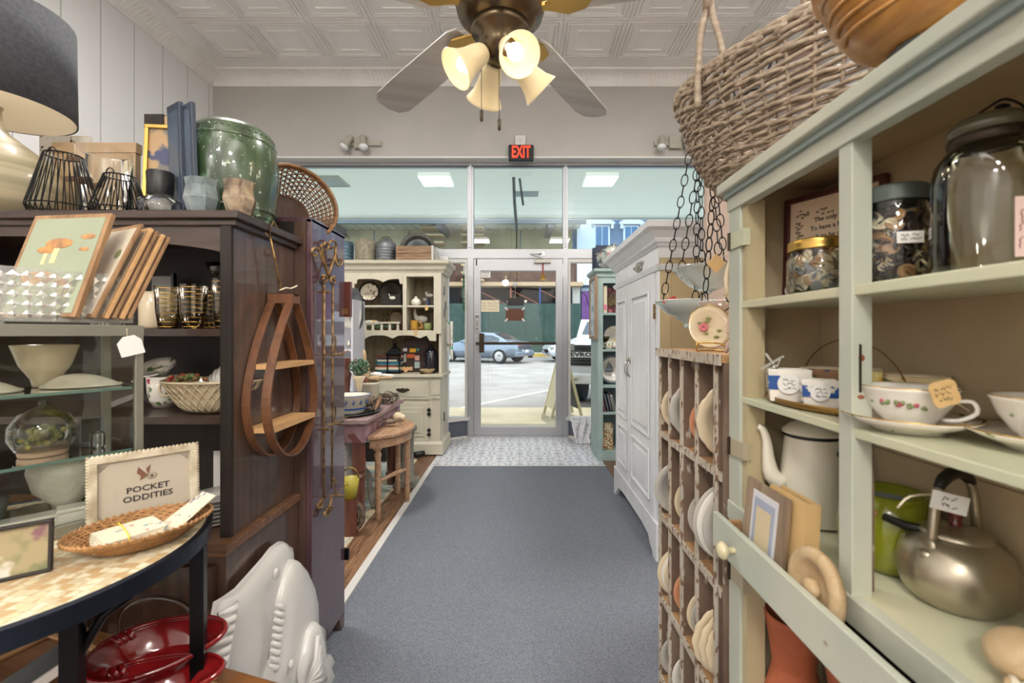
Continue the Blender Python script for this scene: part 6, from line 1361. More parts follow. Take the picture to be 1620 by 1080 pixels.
mb.box(.012, .39, .02, .024, z0, z1).box(.012, .39, .152, .156, z0, z1).box(.012, .016, .02, .156, z0, z1).box(.386, .39, .02, .156, z0, z1).box(.012, .39, .02, .156, z0, z0+.006)
part('tray_walls', mb, M_crystal, t)
mb = MB(CMz); xt(.012, .39, .02, .02, z0+.004, z1-.006, 20, 5, 'f', mb); xt(.012, .012, .02, .156, z0+.004, z1-.006, 7, 5, 's', mb)
part('diamond_cutting', mb, M_crystal, t)
part('foot', MB(CMz).box(.03, .05, .03, .15, zt, zt+.007).box(.2, .22, .03, .15, zt, zt+.007).box(.35, .37, .03, .15, zt, zt+.007), M_crystal, t)
M_mush = pbr('mushroom_print', c(156, 164, 140), .7, col2=c(148, 156, 132), scale=6)
labs = ['front wood framed mushroom print leaning in the crystal tray', 'pale herbarium print just behind the mushroom print', 'third wooden frame in the crystal tray, edge showing', 'fourth wooden frame in the crystal tray, edge showing', 'fifth wooden frame in the crystal tray, edge showing', 'last and rightmost small wooden frame in the crystal tray']
for i in range(6):
    w_ = .19 if i == 0 else .125; hh = (.236, .225, .22, .215, .21, .205)[i]; th = .010 if i == 0 else (.008, .006)[i % 2]
    yb_ = (.90, .925, .945, .957, .968, .98)[i]; ox = (((118, 146, 165, 178, 190, 203)[i]-CX)*yb_/F, yb_)
    wd = Vector((-.985, .12, 0)) if i == 0 else Vector((-.88, .42, 0)); up = Vector((.30, .26, .90)).normalized(); a = Vector((ox[0], ox[1], zt+.016)); A = basis(a, -wd, up)
    t = thing('wood_framed_print', labs[i], 'picture', a)
    part('backing', MB(A).box(-w_, 0, 0, hh, -th, 0), wood('print_edge_wood', c(172, 136, 96), c(126, 92, 62), 'z', .6) if not i else (bpy.data.materials['print_edge_wood'] if i % 2 else M_lightw), t, bevel=.001)
    part('print', MB(A).box(-w_+.010, -.010, .008, hh-.010, 0, .0008), M_mush if not i else bpy.data.materials.get('print_cream') or pbr('print_cream', c(206, 196, 176), .7), t)
    if i == 0:
        Mcap = pbr('cap_orange', c(206, 150, 84), .6, col2=c(150, 110, 80), scale=50)
        for (x, y, s) in ((-.10, .165, 1.3), (-.125, .15, .9), (-.055, .075, .9), (-.12, .085, 1.6), (-.035, .18, .7), (-.035, .15, .5)):
            part('mushroom_cap', MB(A).ball((x, y, .001), .022*s, 1.2, .45, .06, 12), Mcap, t)
        Mst = pbr('stem_beige', c(212, 196, 152), .6)
        for (x, y, s) in ((-.10, .155, 1.4), (-.122, .142, 1), (-.055, .068, 1), (-.038, .07, 1.3)): part('mushroom_stem', MB(A).box(x-.005*s, x+.005*s, y-.026*s, y, .0009, .0016), Mst, t)
    if i == 1: part('painted_pears', MB(A).ball((-.03, .15, .001), .012, 1, 1, .06).ball((-.05, .09, .001), .014, 1, 1, .06), pbr('pear_green', c(120, 124, 84), .6), t)
# ---------------------------------------------------------------- shop sign in carved frame
t, A, L_ = frame('framed_shop_sign', 'ornate cream framed shop sign with a butterfly standing on the mosaic table', (-.842, .888), (-.718, 1.018), ZM+.002, .152, .014, pbr('antique_cream_frame', c(206, 196, 172), .45, col2=c(160, 146, 120), scale=30), pbr('sign_paper', c(176, 166, 148), .7), 4, .012, 'sign')
mb = MB(A)
for i in range(26):
    u = i/25
    for (x, y) in ((L_*u, .152), (L_, .152*u), (0, .152*u)): mb.ball((x, y, -.004), .004, n=6)
part('carved_border', mb, bpy.data.materials['antique_cream_frame'], t)
Bt = A @ T(L_*.52, .076, -.0055)
part('lettering', textmb('ODDITIES', .0165, Bt @ T(0, -.020, 0), .0004, .0003, sx=1.15, mb=textmb('POCKET', .0165, Bt @ T(0, -.002, 0), .0004, .0003, sx=1.15)), M_ink, t)
mb = MB(Bt)
mb.ball((.006, .022, .0), .0095, 1, .8, .1, 12); part('skull_drawing', mb, pbr('sketch_grey', c(150, 142, 128), .7), t)
part('butterfly_drawing', MB(Bt).prism([(0, .024), (-.016, .044), (-.019, .032), (-.012, .024), (-.014, .016)], 0, .001).prism([(0, .024), (.004, .046), (-.004, .038)], 0, .001).ball((.006, .022, .0012), .003, 1, 1, .1, 8), pbr('butterfly_rust', c(112, 76, 58), .7), t)
mb = MB(A)
for sx, x in ((1, .016), (-1, L_-.016)):
    for sy, y in ((1, .018), (-1, .134)):
        for k in range(4): mb.tube([(x+sx*(.001+.004*k), y, -.0052), (x+sx*.003*k, y+sy*.005, -.0052), (x, y+sy*(.002+.004*k), -.0052)], .0005, 3)
part('corner_flourish', mb, pbr('flourish_grey', c(120, 108, 96), .7), t)
# oval basket of cards
bc_ = Vector((-.722, .872, ZM+.004)); A = T(*bc_) @ RZ(54) @ SC(.86, .9, 1)
t = thing('oval_card_basket', 'flat oval orange wicker basket of printed cards on the mosaic table', 'basket', bc_)
m1, m2 = weave(A, lambda u: (.58+.42*u, .002+.03*u), 40, 7, .0022, .138, .075, .0025)
m1, m2 = MB(A), MB(A)
for j in range(9):
    u = j/8; r_ = .60+.4*u; m2.tube([(r_*.130*cos(a), r_*.090*sin(a), .003+.027*u+.001*sin(a*30+j*2)) for a in [i*2*pi/90 for i in range(90)]], .003, 5, True)
for i in range(44):
    a = i*2*pi/44; m1.tube([(.6*.130*cos(a), .6*.090*sin(a), .003), (1.0*.130*cos(a), 1.0*.090*sin(a), .031)], .0022, 4)
part('stakes', m1, M_wicko, t); part('weavers', m2, M_wicko, t); part('bottom', MB(A).lathe([(.001, .001), (1, .001), (1, .003), (.001, .004)], 40, sx=.082, sy=.056), M_wicko, t)
mb = MB(A)
for i in range(60):
    a = i*2*pi/60; mb.tube([(.130*cos(a-.04), .090*sin(a-.04), .029), (.132*cos(a), .092*sin(a), .035), (.130*cos(a+.08), .090*sin(a+.08), .030)], .003, 5)
part('braided_rim', mb, M_wicko, t)
cardm = pbr('printed_card', c(218, 208, 184), .7, layers=[(c(186, 120, 104), 55, .66, .70, (1, 1, 1), 2), (c(130, 160, 166), 48, .66, .70, (1, 1, 1), 6), (c(110, 90, 140), 52, .66, .68, (1, 1, 1), 9)])
for k in range(5):
    Ak = A @ T(-.03+.002*k, .0, .012+.0035*k) @ RZ(3*(k-2)) @ RX(5)
    t = thing('printed_card', 'printed cream card in the banded pile, %s from the top' % ['fifth', 'fourth', 'third', 'second', 'topmost'][k], 'card', Ak.translation, group='banded pile of cards in the oval basket')
    part('sheet', MB(Ak).box(-.055, .055, -.036, .034, 0, .003), cardm, t)
Ak = A @ T(-.03, 0, .012) @ RX(5)
single('rubber_band', MB(Ak).tube([(-.005, -.037, 0), (-.004, -.037, .02), (-.004, .036, .021), (-.005, .036, 0)], .0015, 4), pbr('band_yellow', c(232, 206, 60), .5), 'yellow rubber band around the pile of cards', 'rubber band', Ak.translation)
for k in range(3):
    Ak = A @ T(.062+.012*k, .0-.004*k, .022+.006*k) @ RY(-30) @ RZ(-8+6*k); t = thing('folded_card', ['lower', 'middle', 'top'][k]+' loose card tilted up at the far end of the oval basket', 'card', Ak.translation)
    part('sheet', MB(Ak).box(-.05, .05, -.03, .032, 0, .0015), cardm, t)
frame('small_landscape_frame', 'small dark framed landscape photo at the left table edge', (-.872, .70), (-.787, .765), ZM+.001, .085, .005, M_intwood, pbr('landscape_photo', c(160, 146, 110), .4, layers=[(c(116, 120, 84), 16, .5, .6, (1, 1, 1), 2), (c(130, 92, 96), 18, .6, .66, (1, 1, 1), 7), (c(206, 200, 186), 14, .62, .66, (1, 1, 1), 3)]), 8)
for k, (px, py, y, wv) in enumerate(((118, 826, .93, .05), (52, 838, .90, .09))):
    q = Vector(((px-CX)*y/F, y, ZM+.002)); t = thing('white_box', ['small white ceramic box beside the shop sign', 'flat white dish in front of the display case'][k], 'box', q)
    A = T(*q) @ RZ(45); part('box', MB(A).box(-wv/2, wv/2, -.018, .018, 0, .04-.01*k), M_china, t, bevel=.003); part('lid', MB(A).box(-wv/2-.002, wv/2+.002, -.02, .02, .04-.01*k, .048-.01*k), M_china, t, bevel=.003)
# ---------------------------------------------------------------- white moulded ornaments leaning on the hutch base
def Pc(px, py, X): y = X*F/(px-CX); return (y, H-(py-CY)*y/F)
def moulded(label, X0_, px_pts, thick, lean, extras, cat='wall ornament', name='moulded_wall_ornament'):
    pl = [Pc(px, py, X0_) for px, py in px_pts]; ym = sum(p[0] for p in pl)/len(pl)
    t = thing(name, label, cat, (X0_, ym, 0)); n = len(pl); zm = sum(p[1] for p in pl)/n; ring = lambda k, x: [(X0_+x, ym+(p[0]-ym)*k, zm+(p[1]-zm)*k) for p in pl]
    v = ring(1, -.012)+ring(1.0, .0)+ring(.97, thick*.5)+ring(.88, thick)+ring(.5, thick*1.35)+[(X0_+thick*1.45, ym, zm)]
    f = [tuple(range(n))]
    for r_ in range(4): f += [(r_*n+i, r_*n+(i+1) % n, (r_+1)*n+(i+1) % n, (r_+1)*n+i) for i in range(n)]
    f += [(4*n+i, 4*n+(i+1) % n, 5*n) for i in range(n)]
    part('moulded_body', MB().add(v, f, 0, True), M_shellw, t)
    extras(t); return t
def ex1(t):
    for k in range(7):
        a = Pc(347+4+(-3*k), 965+16*k-4, -.70); a = Pc(350-4.0*k, 972+17*k, -.685); b = Pc(378-2.5*k, 952+16*k, -.68)
        part('gill_ridge', MB().tube([(-.692, a[0], a[1]), (-.672, (a[0]+b[0])/2, (a[1]+b[1])/2), (-.684, b[0], b[1])], [.006, .010, .004], 8), M_shellw, t)
    q = Pc(445, 906, -.675); part('eye', MB().ball((-.690, q[0], q[1]), .012, .7, 1, 1.3), M_shellw, t)
o1 = [(327, 1035), (333, 1010), (345, 952), (360, 943), (378, 930), (400, 905), (420, 882), (432, 866), (446, 856), (452, 858), (454, 862), (460, 864), (461, 880), (456, 905), (447, 940), (440, 955), (433, 985), (428, 1008), (420, 1015), (417, 1040), (408, 1080), (402, 1150), (390, 1190), (345, 1190), (325, 1120)]
moulded('largest white moulded fish shaped ornament leaning against the dark hutch base', -.735, o1, .02, 0, ex1)
def ex2(t):
    for k in range(9):
        a = Pc(447-1.2*k, 955+12*k, -.665); b = Pc(455-1.2*k, 963+12*k, -.66)
        part('twisted_ridge', MB().tube([(-.686, a[0], a[1]), (-.668, (a[0]+b[0])/2, (a[1]+b[1])/2), (-.676, b[0], b[1]-.004)], [.005, .009, .005], 7), M_shellw, t)
    q = Pc(468, 1050, -.655); part('eye', MB().ball((-.668, q[0], q[1]), .01, .7, 1, 1.3), M_shellw, t)
o2 = [(440, 950), (452, 905), (462, 884), (470, 886), (482, 900), (492, 922), (498, 950), (499, 985), (496, 1010), (490, 1020), (487, 1050), (480, 1090), (470, 1130), (440, 1140), (428, 1100), (420, 1072), (432, 1040), (437, 1000)]
moulded('second white moulded ornament with a twisted edge behind the first', -.70, o2, .02, 0, ex2)
def ex3(t):
    q = Pc(503, 1030, -.63)
    for k in range(5):
        b = Pc(508+3*k, 1005+17*k, -.61); a = Pc(488, 1080, -.62)
        part('fan_ridge', MB().tube([(-.625, a[0], a[1]), (-.612, (a[0]+b[0])/2, (a[1]+b[1])/2), (-.622, b[0], b[1])], [.003, .007, .009], 7), M_shellw, t)
o3 = [(488, 1000), (498, 983), (508, 990), (504, 1003), (510, 1010), (504, 1030), (518, 1034), (526, 1048), (520, 1060), (527, 1076), (518, 1096), (500, 1110), (480, 1115), (476, 1060)]
moulded('third white moulded ornament with a scalloped fan edge nearest the carpet', -.66, o3, .015, 0, ex3)
# ---------------------------------------------------------------- weathered plate rack
RX0, RX1, RY0, RY1 = .478, .70, 1.062, 1.555
t = thing('plate_rack', 'weathered wooden sorting rack of tall slots filled with plates', 'rack', ((RX0+RX1)/2, 1.3, 0))
DV = [1.55, 1.45, 1.344, 1.229, 1.11]; RZr = [1.148, .868, .593, .313, .044]
part('top_board', MB().box(RX0-.008, RX1, RY0, RY1+.008, 1.132, 1.150), M_rackt, t); part('top_front_edge', MB().box(RX0-.012, RX0-.007, RY0, RY1+.01, 1.126, 1.152), M_racke, t)
for y in DV:
    s = part('divider', MB().box(RX0+.004, RX1, y-.005, y+.005, 0, 1.132), M_rackw, t)
    part('front_edge', MB().box(RX0-.003, RX0+.004, y-.006, y+.006, 0, 1.132), M_racke, s, 'chipped white front edge')
part('divider', MB().box(RX0, RX1, RY0, RY0+.01, 0, 1.132), M_rackw, t)
YS = DV+[RY0+.01]
for z in RZr[1:]:
    for a, b in zip(YS, YS[1:]):
        o_ = random.uniform(-.004, .004); s = part('slot_shelf', MB().box(RX0+.006, RX1-.01, b, a, z-.016+o_, z+o_), M_rackt, t); part('front_edge', MB().box(RX0-.001, RX0+.006, b+.005, a-.005, z-.018+o_, z+.001+o_), M_racke, s)
part('back', MB().box(RX1-.01, RX1, RY0, RY1, 0, 1.132), M_rackw, t)
def rplate(row, col, dx, r, mat, label, dy=0, wav=0, tilt=3):
    zf = RZr[row+1]+.006; y = YS[col]-.022-dy; x = RX0+dx; A = T(x, y, zf+r) @ RX(90+tilt)
    t = thing('slotted_plate', label, 'plate', (x, y, zf), group=None)
    part('plate', MB(A).lathe([(.001, 0), (r*.6, 0), (r*.68, .006), (r, .016)], 48, cap=False, wob=(lambda a, z: 1+wav*abs(cos(a*7))) if wav else None), mat, t, solid=.003)
    part('foot_ring', MB(A).lathe([(r*.5, -.003), (r*.52, -.004), (r*.54, 0)], 30, cap=False), mat, t)
rows = ['top', 'second', 'third', 'bottom']; cols = ['first slot from the armoire', 'second slot from the armoire', 'third slot from the armoire', 'fourth slot from the armoire', 'slot beside the sage cabinet']
def RP(row, col, dx, r, mat, what, dy=0, wav=0): rplate(row, col, dx, r, mat, '%s in the %s row, %s' % (what, rows[row], cols[col]), dy, wav)
RP(0, 0, .075, .082, M_cream_china, 'cream plate'); RP(0, 1, .078, .09, M_grey_china, 'scalloped grey plate', 0, .03); RP(0, 2, .085, .075, M_peach, 'small peach plate'); RP(0, 3, .088, .1, M_cream_china, 'big lobed cream plate', 0, .04); RP(0, 4, .09, .085, M_peach, 'peach plate')
RP(1, 0, .06, .09, M_grey_china, 'grey plate sticking out'); RP(1, 1, .085, .082, M_cream_china, 'cream plate'); RP(1, 2, .085, .08, M_grey_china, 'front grey plate'); RP(1, 2, .095, .08, M_cream_china, 'rear cream plate', .016)
RP(1, 3, .085, .11, M_grey_china, 'front large grey plate'); RP(1, 3, .09, .11, M_china, 'middle large white plate', .014); RP(1, 3, .1, .11, M_grey_china, 'rear large grey plate', .028)
RP(2, 0, .07, .09, M_cream_china, 'front cream plate'); RP(2, 0, .08, .09, M_china, 'middle white plate', .012); RP(2, 0, .085, .09, M_cream_china, 'rear cream plate', .024); RP(2, 1, .08, .08, M_peach, 'peach tinted plate'); RP(2, 2, .08, .078, M_cream_china, 'front cream plate'); RP(2, 2, .088, .078, M_grey_china, 'rear grey plate', .014)
RP(3, 0, .07, .08, M_grey_china, 'grey plate'); RP(3, 1, .08, .085, M_china, 'white plate'); RP(3, 2, .09, .08, M_cream_china, 'cream plate')
RP(3, 3, .08, .09, M_grey_china, 'grey plate'); RP(2, 3, .07, .075, M_grey_china, 'grey plate behind the scalloped ones')
for k in range(4): RP(2, 3, .062+.010*k, .092, M_cream_china, ['outermost', 'second', 'third', 'innermost'][k]+' scalloped cream plate', .020+.018*k, .05)
# floral plate on a wire stand on the rack
t = thing('rose_plate', 'oval cream plate with painted roses on a gilt wire stand on the rack', 'plate', (.56, 1.30, 1.152))
A = T(.545, 1.31, 1.152+.066) @ RZ(-12) @ RX(74) @ SC(.86, .94, 1)
part('plate', MB(A).lathe([(.001, 0), (.045, 0), (.05, .004), (.068, .012)], 40, cap=False), M_cream_china, t, solid=.003); part('gilt_rim', MB(A).lathe([(.067, .012), (.069, .014), (.067, .015)], 40, cap=False), M_gold, t)
mb = MB(A)
for i in range(9): a = i*.7; mb.ball((-.018+.009*cos(a), .0+.008*sin(a), .005), .007, 1, 1, .4, 8)
part('painted_rose', mb, pbr('rose_pink', c(200, 110, 116), .4), t)
mb = MB(A)
for (x, y) in ((-.005, .018), (-.028, .014), (-.012, -.02), (.03, -.01), (.0, .028), (.02, -.03)): mb.ball((x, y, .005), .007, 1.3, .6, .3, 8)
part('painted_leaves', mb, pbr('leaf_olive', c(140, 146, 84), .4), t)
t = thing('wire_plate_stand', 'twisted gilt wire stand holding the rose plate', 'plate stand', (.56, 1.28, 1.152))
part('wire', MB().tube([(.49, 1.26, 1.175), (.495, 1.27, 1.154), (.53, 1.30, 1.154), (.56, 1.26, 1.154), (.58, 1.25, 1.154), (.60, 1.28, 1.154), (.60, 1.36, 1.17), (.59, 1.36, 1.22)], .0022, 5).tube([(.49, 1.26, 1.175), (.53, 1.25, 1.176), (.56, 1.25, 1.17), (.58, 1.25, 1.154)], .0022, 5), M_gold, t)
# pink beige panel behind the rack, with bracket for the chains
t = thing('beige_upright_panel', 'pinkish beige upright panel between the armoire and the sage cabinet', 'panel', (.84, 1.95, 0))
part('panel', MB().box(.80, 1.25, 1.95, 1.98, 0, 2.12), pbr('pinkish_beige', c(196, 178, 164), .7, col2=c(186, 168, 154), scale=3), t)
part('bracket', MB().tube([(.82, 1.95, 2.06), (.80, 1.82, 2.06), (.72, 1.76, 2.03), (.70, 1.80, 1.97)], .008, 6), M_iron, t, 'black iron bracket arm')
def chain(t, p0, p1, link=.05, r=.0021, w_=.02):
    p0, p1 = Vector(p0), Vector(p1); d = (p1-p0); L_ = d.length; n = max(2, int(L_/(link*.86))); mb = MB()
    for i in range(n):
        cc = p0+d*((i+.5)/n); A = aim(cc, d) @ RZ(85*(i % 2)+20)
        mb.tube([(w_*cos(a)*.62, 0, link/2*sin(a)) for a in [k*pi/7 for k in range(14)]], r, 5, True, M=A)
    return part('chain', mb, M_iron, t)
def hshade(px, py0, wpx, Y, prof, mat, label, ctop, tag_=None, ribs=0, knob=True, cut=None):
    q = P(px, py0, Y); r = wpx*Y/F/2; t = thing('hanging_glass_shade', label, 'glass shade', (q.x, Y, q.z-prof[0][1]*r))
    pr = [(a*r, b*r) for a, b in prof]; zt_ = pr[-1][1]
    part('bowl', MB(T(q.x, Y, q.z-zt_)).lathe(pr, 60, cap=False, wob=(lambda a, z: 1+.02*abs(cos(a*ribs))+(.045*cos(a*cut[0])*cos(z*cut[1]*4) if cut and z > zt_*.3 else 0)) if ribs else None), mat, t, solid=.003)
    part('rim', MB(T(q.x, Y, q.z)).lathe([(r, -.002), (r*1.03, .0), (r, .004)], 60, cap=False, wob=(lambda a, z: 1+.025*abs(cos(a*ribs))) if ribs else None), mat, t)
    if knob: part('finial', MB(T(q.x, Y, q.z-zt_)).ball((0, 0, pr[0][1]), .012), mat, t)
    for k in range(3):
        a = .5+k*2.1; chain(t, (ctop[0]+.02*cos(a), ctop[1]+.02*sin(a), ctop[2]), (q.x+r*.8*cos(a), Y+r*.8*sin(a), q.z-.01))
    return t
hshade(1120, 424, 104, 1.68, [(.05, 0), (.2, .03), (.35, .07), (.5, .17), (.6, .27), (.66, .33), (.72, .40), (.78, .46), (.84, .53), (.89, .59), (.95, .66), (1.0, .72)], M_shadeg, 'upper clear pressed glass shade hanging on black chains', (.715, 1.72, 1.96), ribs=10, cut=(22, 45))
hshade(1086, 477, 94, 1.75, [(.03, -.12), (.1, 0), (.3, .08), (.34, .2), (.62, .28), (.85, .5), (1.0, .68)], M_frost, 'lower left frosted green glass shade hanging on chains', (.70, 1.80, 1.96))
hshade(1150, 478, 84, 1.42, [(.05, 0), (.2, .08), (.4, .2), (.55, .34), (.7, .5), (.8, .6), (.86, .67), (.92, .74), (1.0, .85)], M_pinkg, 'lower right pinkish pebbled glass shade beside the sage cabinet', (.685, 1.5, 2.0), ribs=20, cut=(40, 90))
t = bpy.data.objects['beige_upright_panel']; part('bracket', MB().tube([(.82, 1.95, 2.02), (.78, 1.55, 2.03), (.72, 1.50, 2.03), (.685, 1.5, 2.01)], .007, 6), M_iron, t)
q = P(1058, 474, 1.7)
tag('red paper tag on the rim of the frosted shade', (q.x, q.y, q.z+.006), .05, .012, -20, pbr('tag_red', c(190, 50, 50), .7))
q = P(1141, 415, 1.35); tag('kraft price tag turned on its corner beside the upper glass shade', (q.x, q.y, q.z+.012), .04, .042, 45)
t = thing('antler_hook', 'pale pink and cream carved antler shaped hook by the cabinet edge', 'hook', P(1158, 480, 1.1))
def pp(px, py, y=1.09): return P(px, py, y)
part('arch', MB().tube([pp(1156, 412), pp(1163, 420), pp(1165, 450), pp(1162, 475), pp(1159, 490), pp(1155, 515), pp(1151, 528)], [.006, .009, .009, .008, .009, .008, .004], 8), pbr('pink_resin', c(206, 176, 160), .4), t)
part('strands', MB().tube([pp(1156, 412), pp(1150, 435), pp(1150, 455), pp(1157, 478)], .006, 7).tube([pp(1160, 418), pp(1154, 445), pp(1148, 468)], .005, 7), M_cream_china, t)
part('lower_prong', MB().tube([pp(1157, 535), pp(1152, 548), pp(1147, 558)], [.004, .007, .004], 7), pbr('grey_pink_resin', c(176, 150, 140), .4), t)
part('wire_tie', MB().tube([pp(1148, 470), pp(1153, 478), pp(1165, 478), pp(1158, 484), pp(1146, 492)], .0014, 4), M_iron, t)
part('hook_screw', MB().tube([pp(1163, 470), pp(1170, 478, 1.06)], .002, 5), M_iron, t)
# ---------------------------------------------------------------- sage cabinet G
GX, GB, GY0, GY1 = .485, .70, .12, 1.055
t = thing('sage_cabinet', 'pale sage painted open cabinet of shelves, right foreground', 'cabinet', (.6, .6, 0))
part('side_wall', MB().box(GX+.02, GB, GY1-.015, GY1, 0, 1.53), M_backp, t, 'khaki unpainted inside wall')
part('side_wall', MB().box(GX+.02, GB, GY0, GY0+.015, 0, 1.53), M_backp, t)
mb = MB()
for z0, z1 in ((.0, .6), (.602, .98), (.982, 1.29), (1.292, 1.53)): mb.box(GB-.01, GB, GY0+.015, GY1-.015, z0, z1)
part('back_boards', mb, M_backp, t)
part('left_post', MB().box(GX, GX+.022, GY1-.053, GY1, 0, 1.49), M_sage, t, bevel=.002)
part('left_post_liner', MB().box(GX+.006, GX+.045, GY1-.072, GY1-.054, 0, 1.49), paint('worn_tan_edge', c(190, 176, 140), c(120, 96, 70), .34), t)
part('middle_post', MB().box(GX, GX+.03, .664, .692, .80, 1.49), M_sage, t, 'sage post with worn tan edge', bevel=.0015)
part('middle_post_back', MB().box(GX+.03, GX+.042, .676, .692, .817, 1.06), M_rackw, t)
part('top_rail', MB().box(GX-.004, GX+.02, GY0, GY1, 1.481, 1.512), M_sage, t, bevel=.002)
part('rail_bead', MB().box(GX-.012, GX+.02, GY0, GY1+.004, 1.5115, 1.522), M_sageG, t, 'faded teal bead')
part('rail_cap', MB().box(GX-.024, GX+.02, GY0, GY1+.012, 1.522, 1.545), M_sage, t, bevel=.003)
part('top_board', MB().box(GX+.02, GB, GY0, GY1, 1.53, 1.545), M_backp, t)
def shelf(z, th=.015): part('shelf', MB().box(GX+.004, GB-.01, GY0+.015, GY1-.015, z-th, z), M_sageS, t, bevel=.002)
shelf(1.272, .016); shelf(1.062, .014)
part('counter_board', MB().box(GX+.0, GB-.01, GY0+.015, GY1-.015, .802, .817), M_sageS, t, bevel=.002)
part('lower_rail', MB().box(GX-.004, GX+.016, GY0, GY1, .776, .8175), M_sage, t, bevel=.002)
part('shelf', MB().box(GX+.02, GB-.01, GY0+.015, GY1-.015, .285, .30), M_backp, t)
for z in (1.41, .945, .66): 
    h_ = part('hinge', MB().box(GX-.004, GX+.012, GY1-.075, GY1-.012, z-.018, z+.018), M_sageS if z > 1 else pbr('hinge_tan', c(176, 166, 140), .5), t); part('hinge_pin', MB().cyl((GX-.006, GY1-.014, z-.02), (GX-.006, GY1-.014, z+.02), .0035), M_dalu, h_)
mb = MB().box(GX-.0008, GX, .668, .676, 1.13, 1.17)
q = .6645
part('worn_slot', MB().box(GX+.010, GX+.013, q-.002, q, 1.115, 1.185), M_dalu, t, 'dark worn slot and rust spots'); part('rust_spot', MB().ball((GX+.014, q-.0005, 1.165), .005, 1, .2, 1).ball((GX+.013, q-.0005, 1.108), .004, 1.4, .2, .8), pbr('rust_brown', c(140, 84, 60), .8), t)
# pulled out drawer
DX = .424
dr = part('drawer', MB().box(DX, DX+.012, GY0, 1.0, .738, .812), M_sage, t, bevel=.002)
part('drawer_knob', MB(aim((DX, .90, .772), (-1, 0, 0))).lathe([(.006, 0), (.007, .012), (.016, .018), (.018, .024), (.012, .032), (.001, .034)], 24, cap=False), pbr('ivory_knob', c(206, 196, 160), .25, coat=.5), dr)
for y in (.984, GY0+.01): part('drawer_side', MB().box(DX+.012, GB-.02, y, y+.01, .745, .795), M_rackt, dr)
part('drawer_bottom', MB().box(DX+.012, GB-.02, GY0+.02, .984, .741, .747), M_intwood, dr)
# drawer contents: frame, book, wooden lid
M_pine2 = wood('dry_frame_wood', c(188, 158, 112), c(156, 124, 82), 'z', .6)
A = basis((.448, .925, .749), (.01, -1, 0), (.10, 0, 1))
t = thing('leaning_document_frame', 'wooden frame with bluish certificate leaning in the pulled out drawer', 'picture frame', (.45, .86, .749)); part('backboard', MB(A).box(0, .135, 0, .163, -.008, 0), wood('greyed_board', c(160, 140, 118), c(126, 106, 86), 'z', .7), t); part('paper', MB(A).box(.028, .112, .01, .148, 0, .0012), pbr('certificate_paper', c(206, 206, 210), .7), t)
mb = MB(A).box(.036, .104, .02, .136, .0012, .0016); part('printed_border', mb, pbr('border_blue', c(158, 166, 184), .7), t); part('printed_text', MB(A).box(.046, .094, .032, .12, .0016, .002), pbr('text_cream', c(206, 190, 156), .7), t)
A = basis((.470, .865, .749), (.03, -1, 0), (.06, 0, 1))
t = thing('old_book', 'thick tan book standing behind the certificate in the drawer', 'book', (.472, .82, .749)); part('cover', MB(A).box(0, .105, 0, .165, -.004, .004).box(0, .105, 0, .165, -.022, -.018).box(.1, .105, 0, .165, -.02, .002), M_tag, t); part('pages', MB(A).box(.002, .1, .003, .162, -.018, -.004), M_pine2, t)
A = aim((.453, .70, .808), (-1, -.02, .10))
t = thing('turned_wood_lid', 'round turned pale wooden lid standing in the drawer', 'lid', (.455, .70, .75)); part('disc', MB(A).lathe([(.001, -.008), (.058, -.008), (.061, 0), (.058, .006), (.046, .010), (.04, .006), (.034, -.001), (.001, -.001)], 48, cap=False), M_turn, t); part('centre_knob', MB(A).lathe([(.014, 0), (.016, .008), (.012, .012), (.001, .013)], 24, cap=False), M_turn, t)
# terracotta
for i, (x, y, label) in enumerate(((.575, .955, 'hourglass terracotta urn standing low inside the sage cabinet'), (.60, .80, 'second terracotta urn beside the first, mostly in shadow'))):
    t = thing('terracotta_urn', label, 'urn', (x, y, .301)); part('upper_cup', MB(T(x, y, .301)).lathe([(.040, .205), (.044, .24), (.055, .31), (.051, .313), (.040, .24), (.001, .22)], 34, cap=False), M_terra, t); part('lower_foot', MB(T(x, y, .301)).lathe([(.070, 0), (.066, .10), (.040, .204), (.040, .207)], 34, cap=False), M_terra, t)
# ---- top shelf (jars, framed verse)
t, A, L_ = frame('framed_verse', 'dark red framed printed verse with flower border at the back of the cabinet', (.585, 1.015), (.668, .835), 1.273, .225, .012, wood('dark_red_frame', c(92, 44, 38), c(66, 30, 28), 'z', .4), pbr('verse_paper', c(226, 204, 176), .7), 2, .012)
B_ = A @ T(L_*.5, .1125, -.0055)
mb = textmb('The only way', .0135, B_ @ T(-.0, .055, 0), mb=MB(), sx=.95); textmb('To have a friend', .0135, B_ @ T(0, .037, 0), mb=mb, sx=.95); textmb('Is to be one', .0135, B_ @ T(0, .019, 0), mb=mb, sx=.95); part('verse_lettering', mb, M_ink, t)
mb = MB(A); rn = random.Random(8)
for i in range(90):
    u = rn.random(); s = rn.randint(0, 2); x = (.026+rn.random()*.014) if s == 0 else (L_-.026-rn.random()*.014 if s == 1 else .03+u*(L_-.06)); y = .03+u*.165 if s < 2 else .188-rn.random()*.012
    mb.ball((x, y, -.0055), .0028, 1.3, .8, .2, 6)
part('flower_border', mb, pbr('border_flowers', c(140, 116, 110), .7, col2=c(130, 130, 90), scale=60), t)
t = single('round_price_sticker', MB(A @ T(.018, .022, .001)).cyl((0, 0, 0), (0, 0, .001), .011, n=20), M_wpaper, 'round white price sticker on the framed verse', 'sticker', (A @ Vector((.018, .022, .001))))
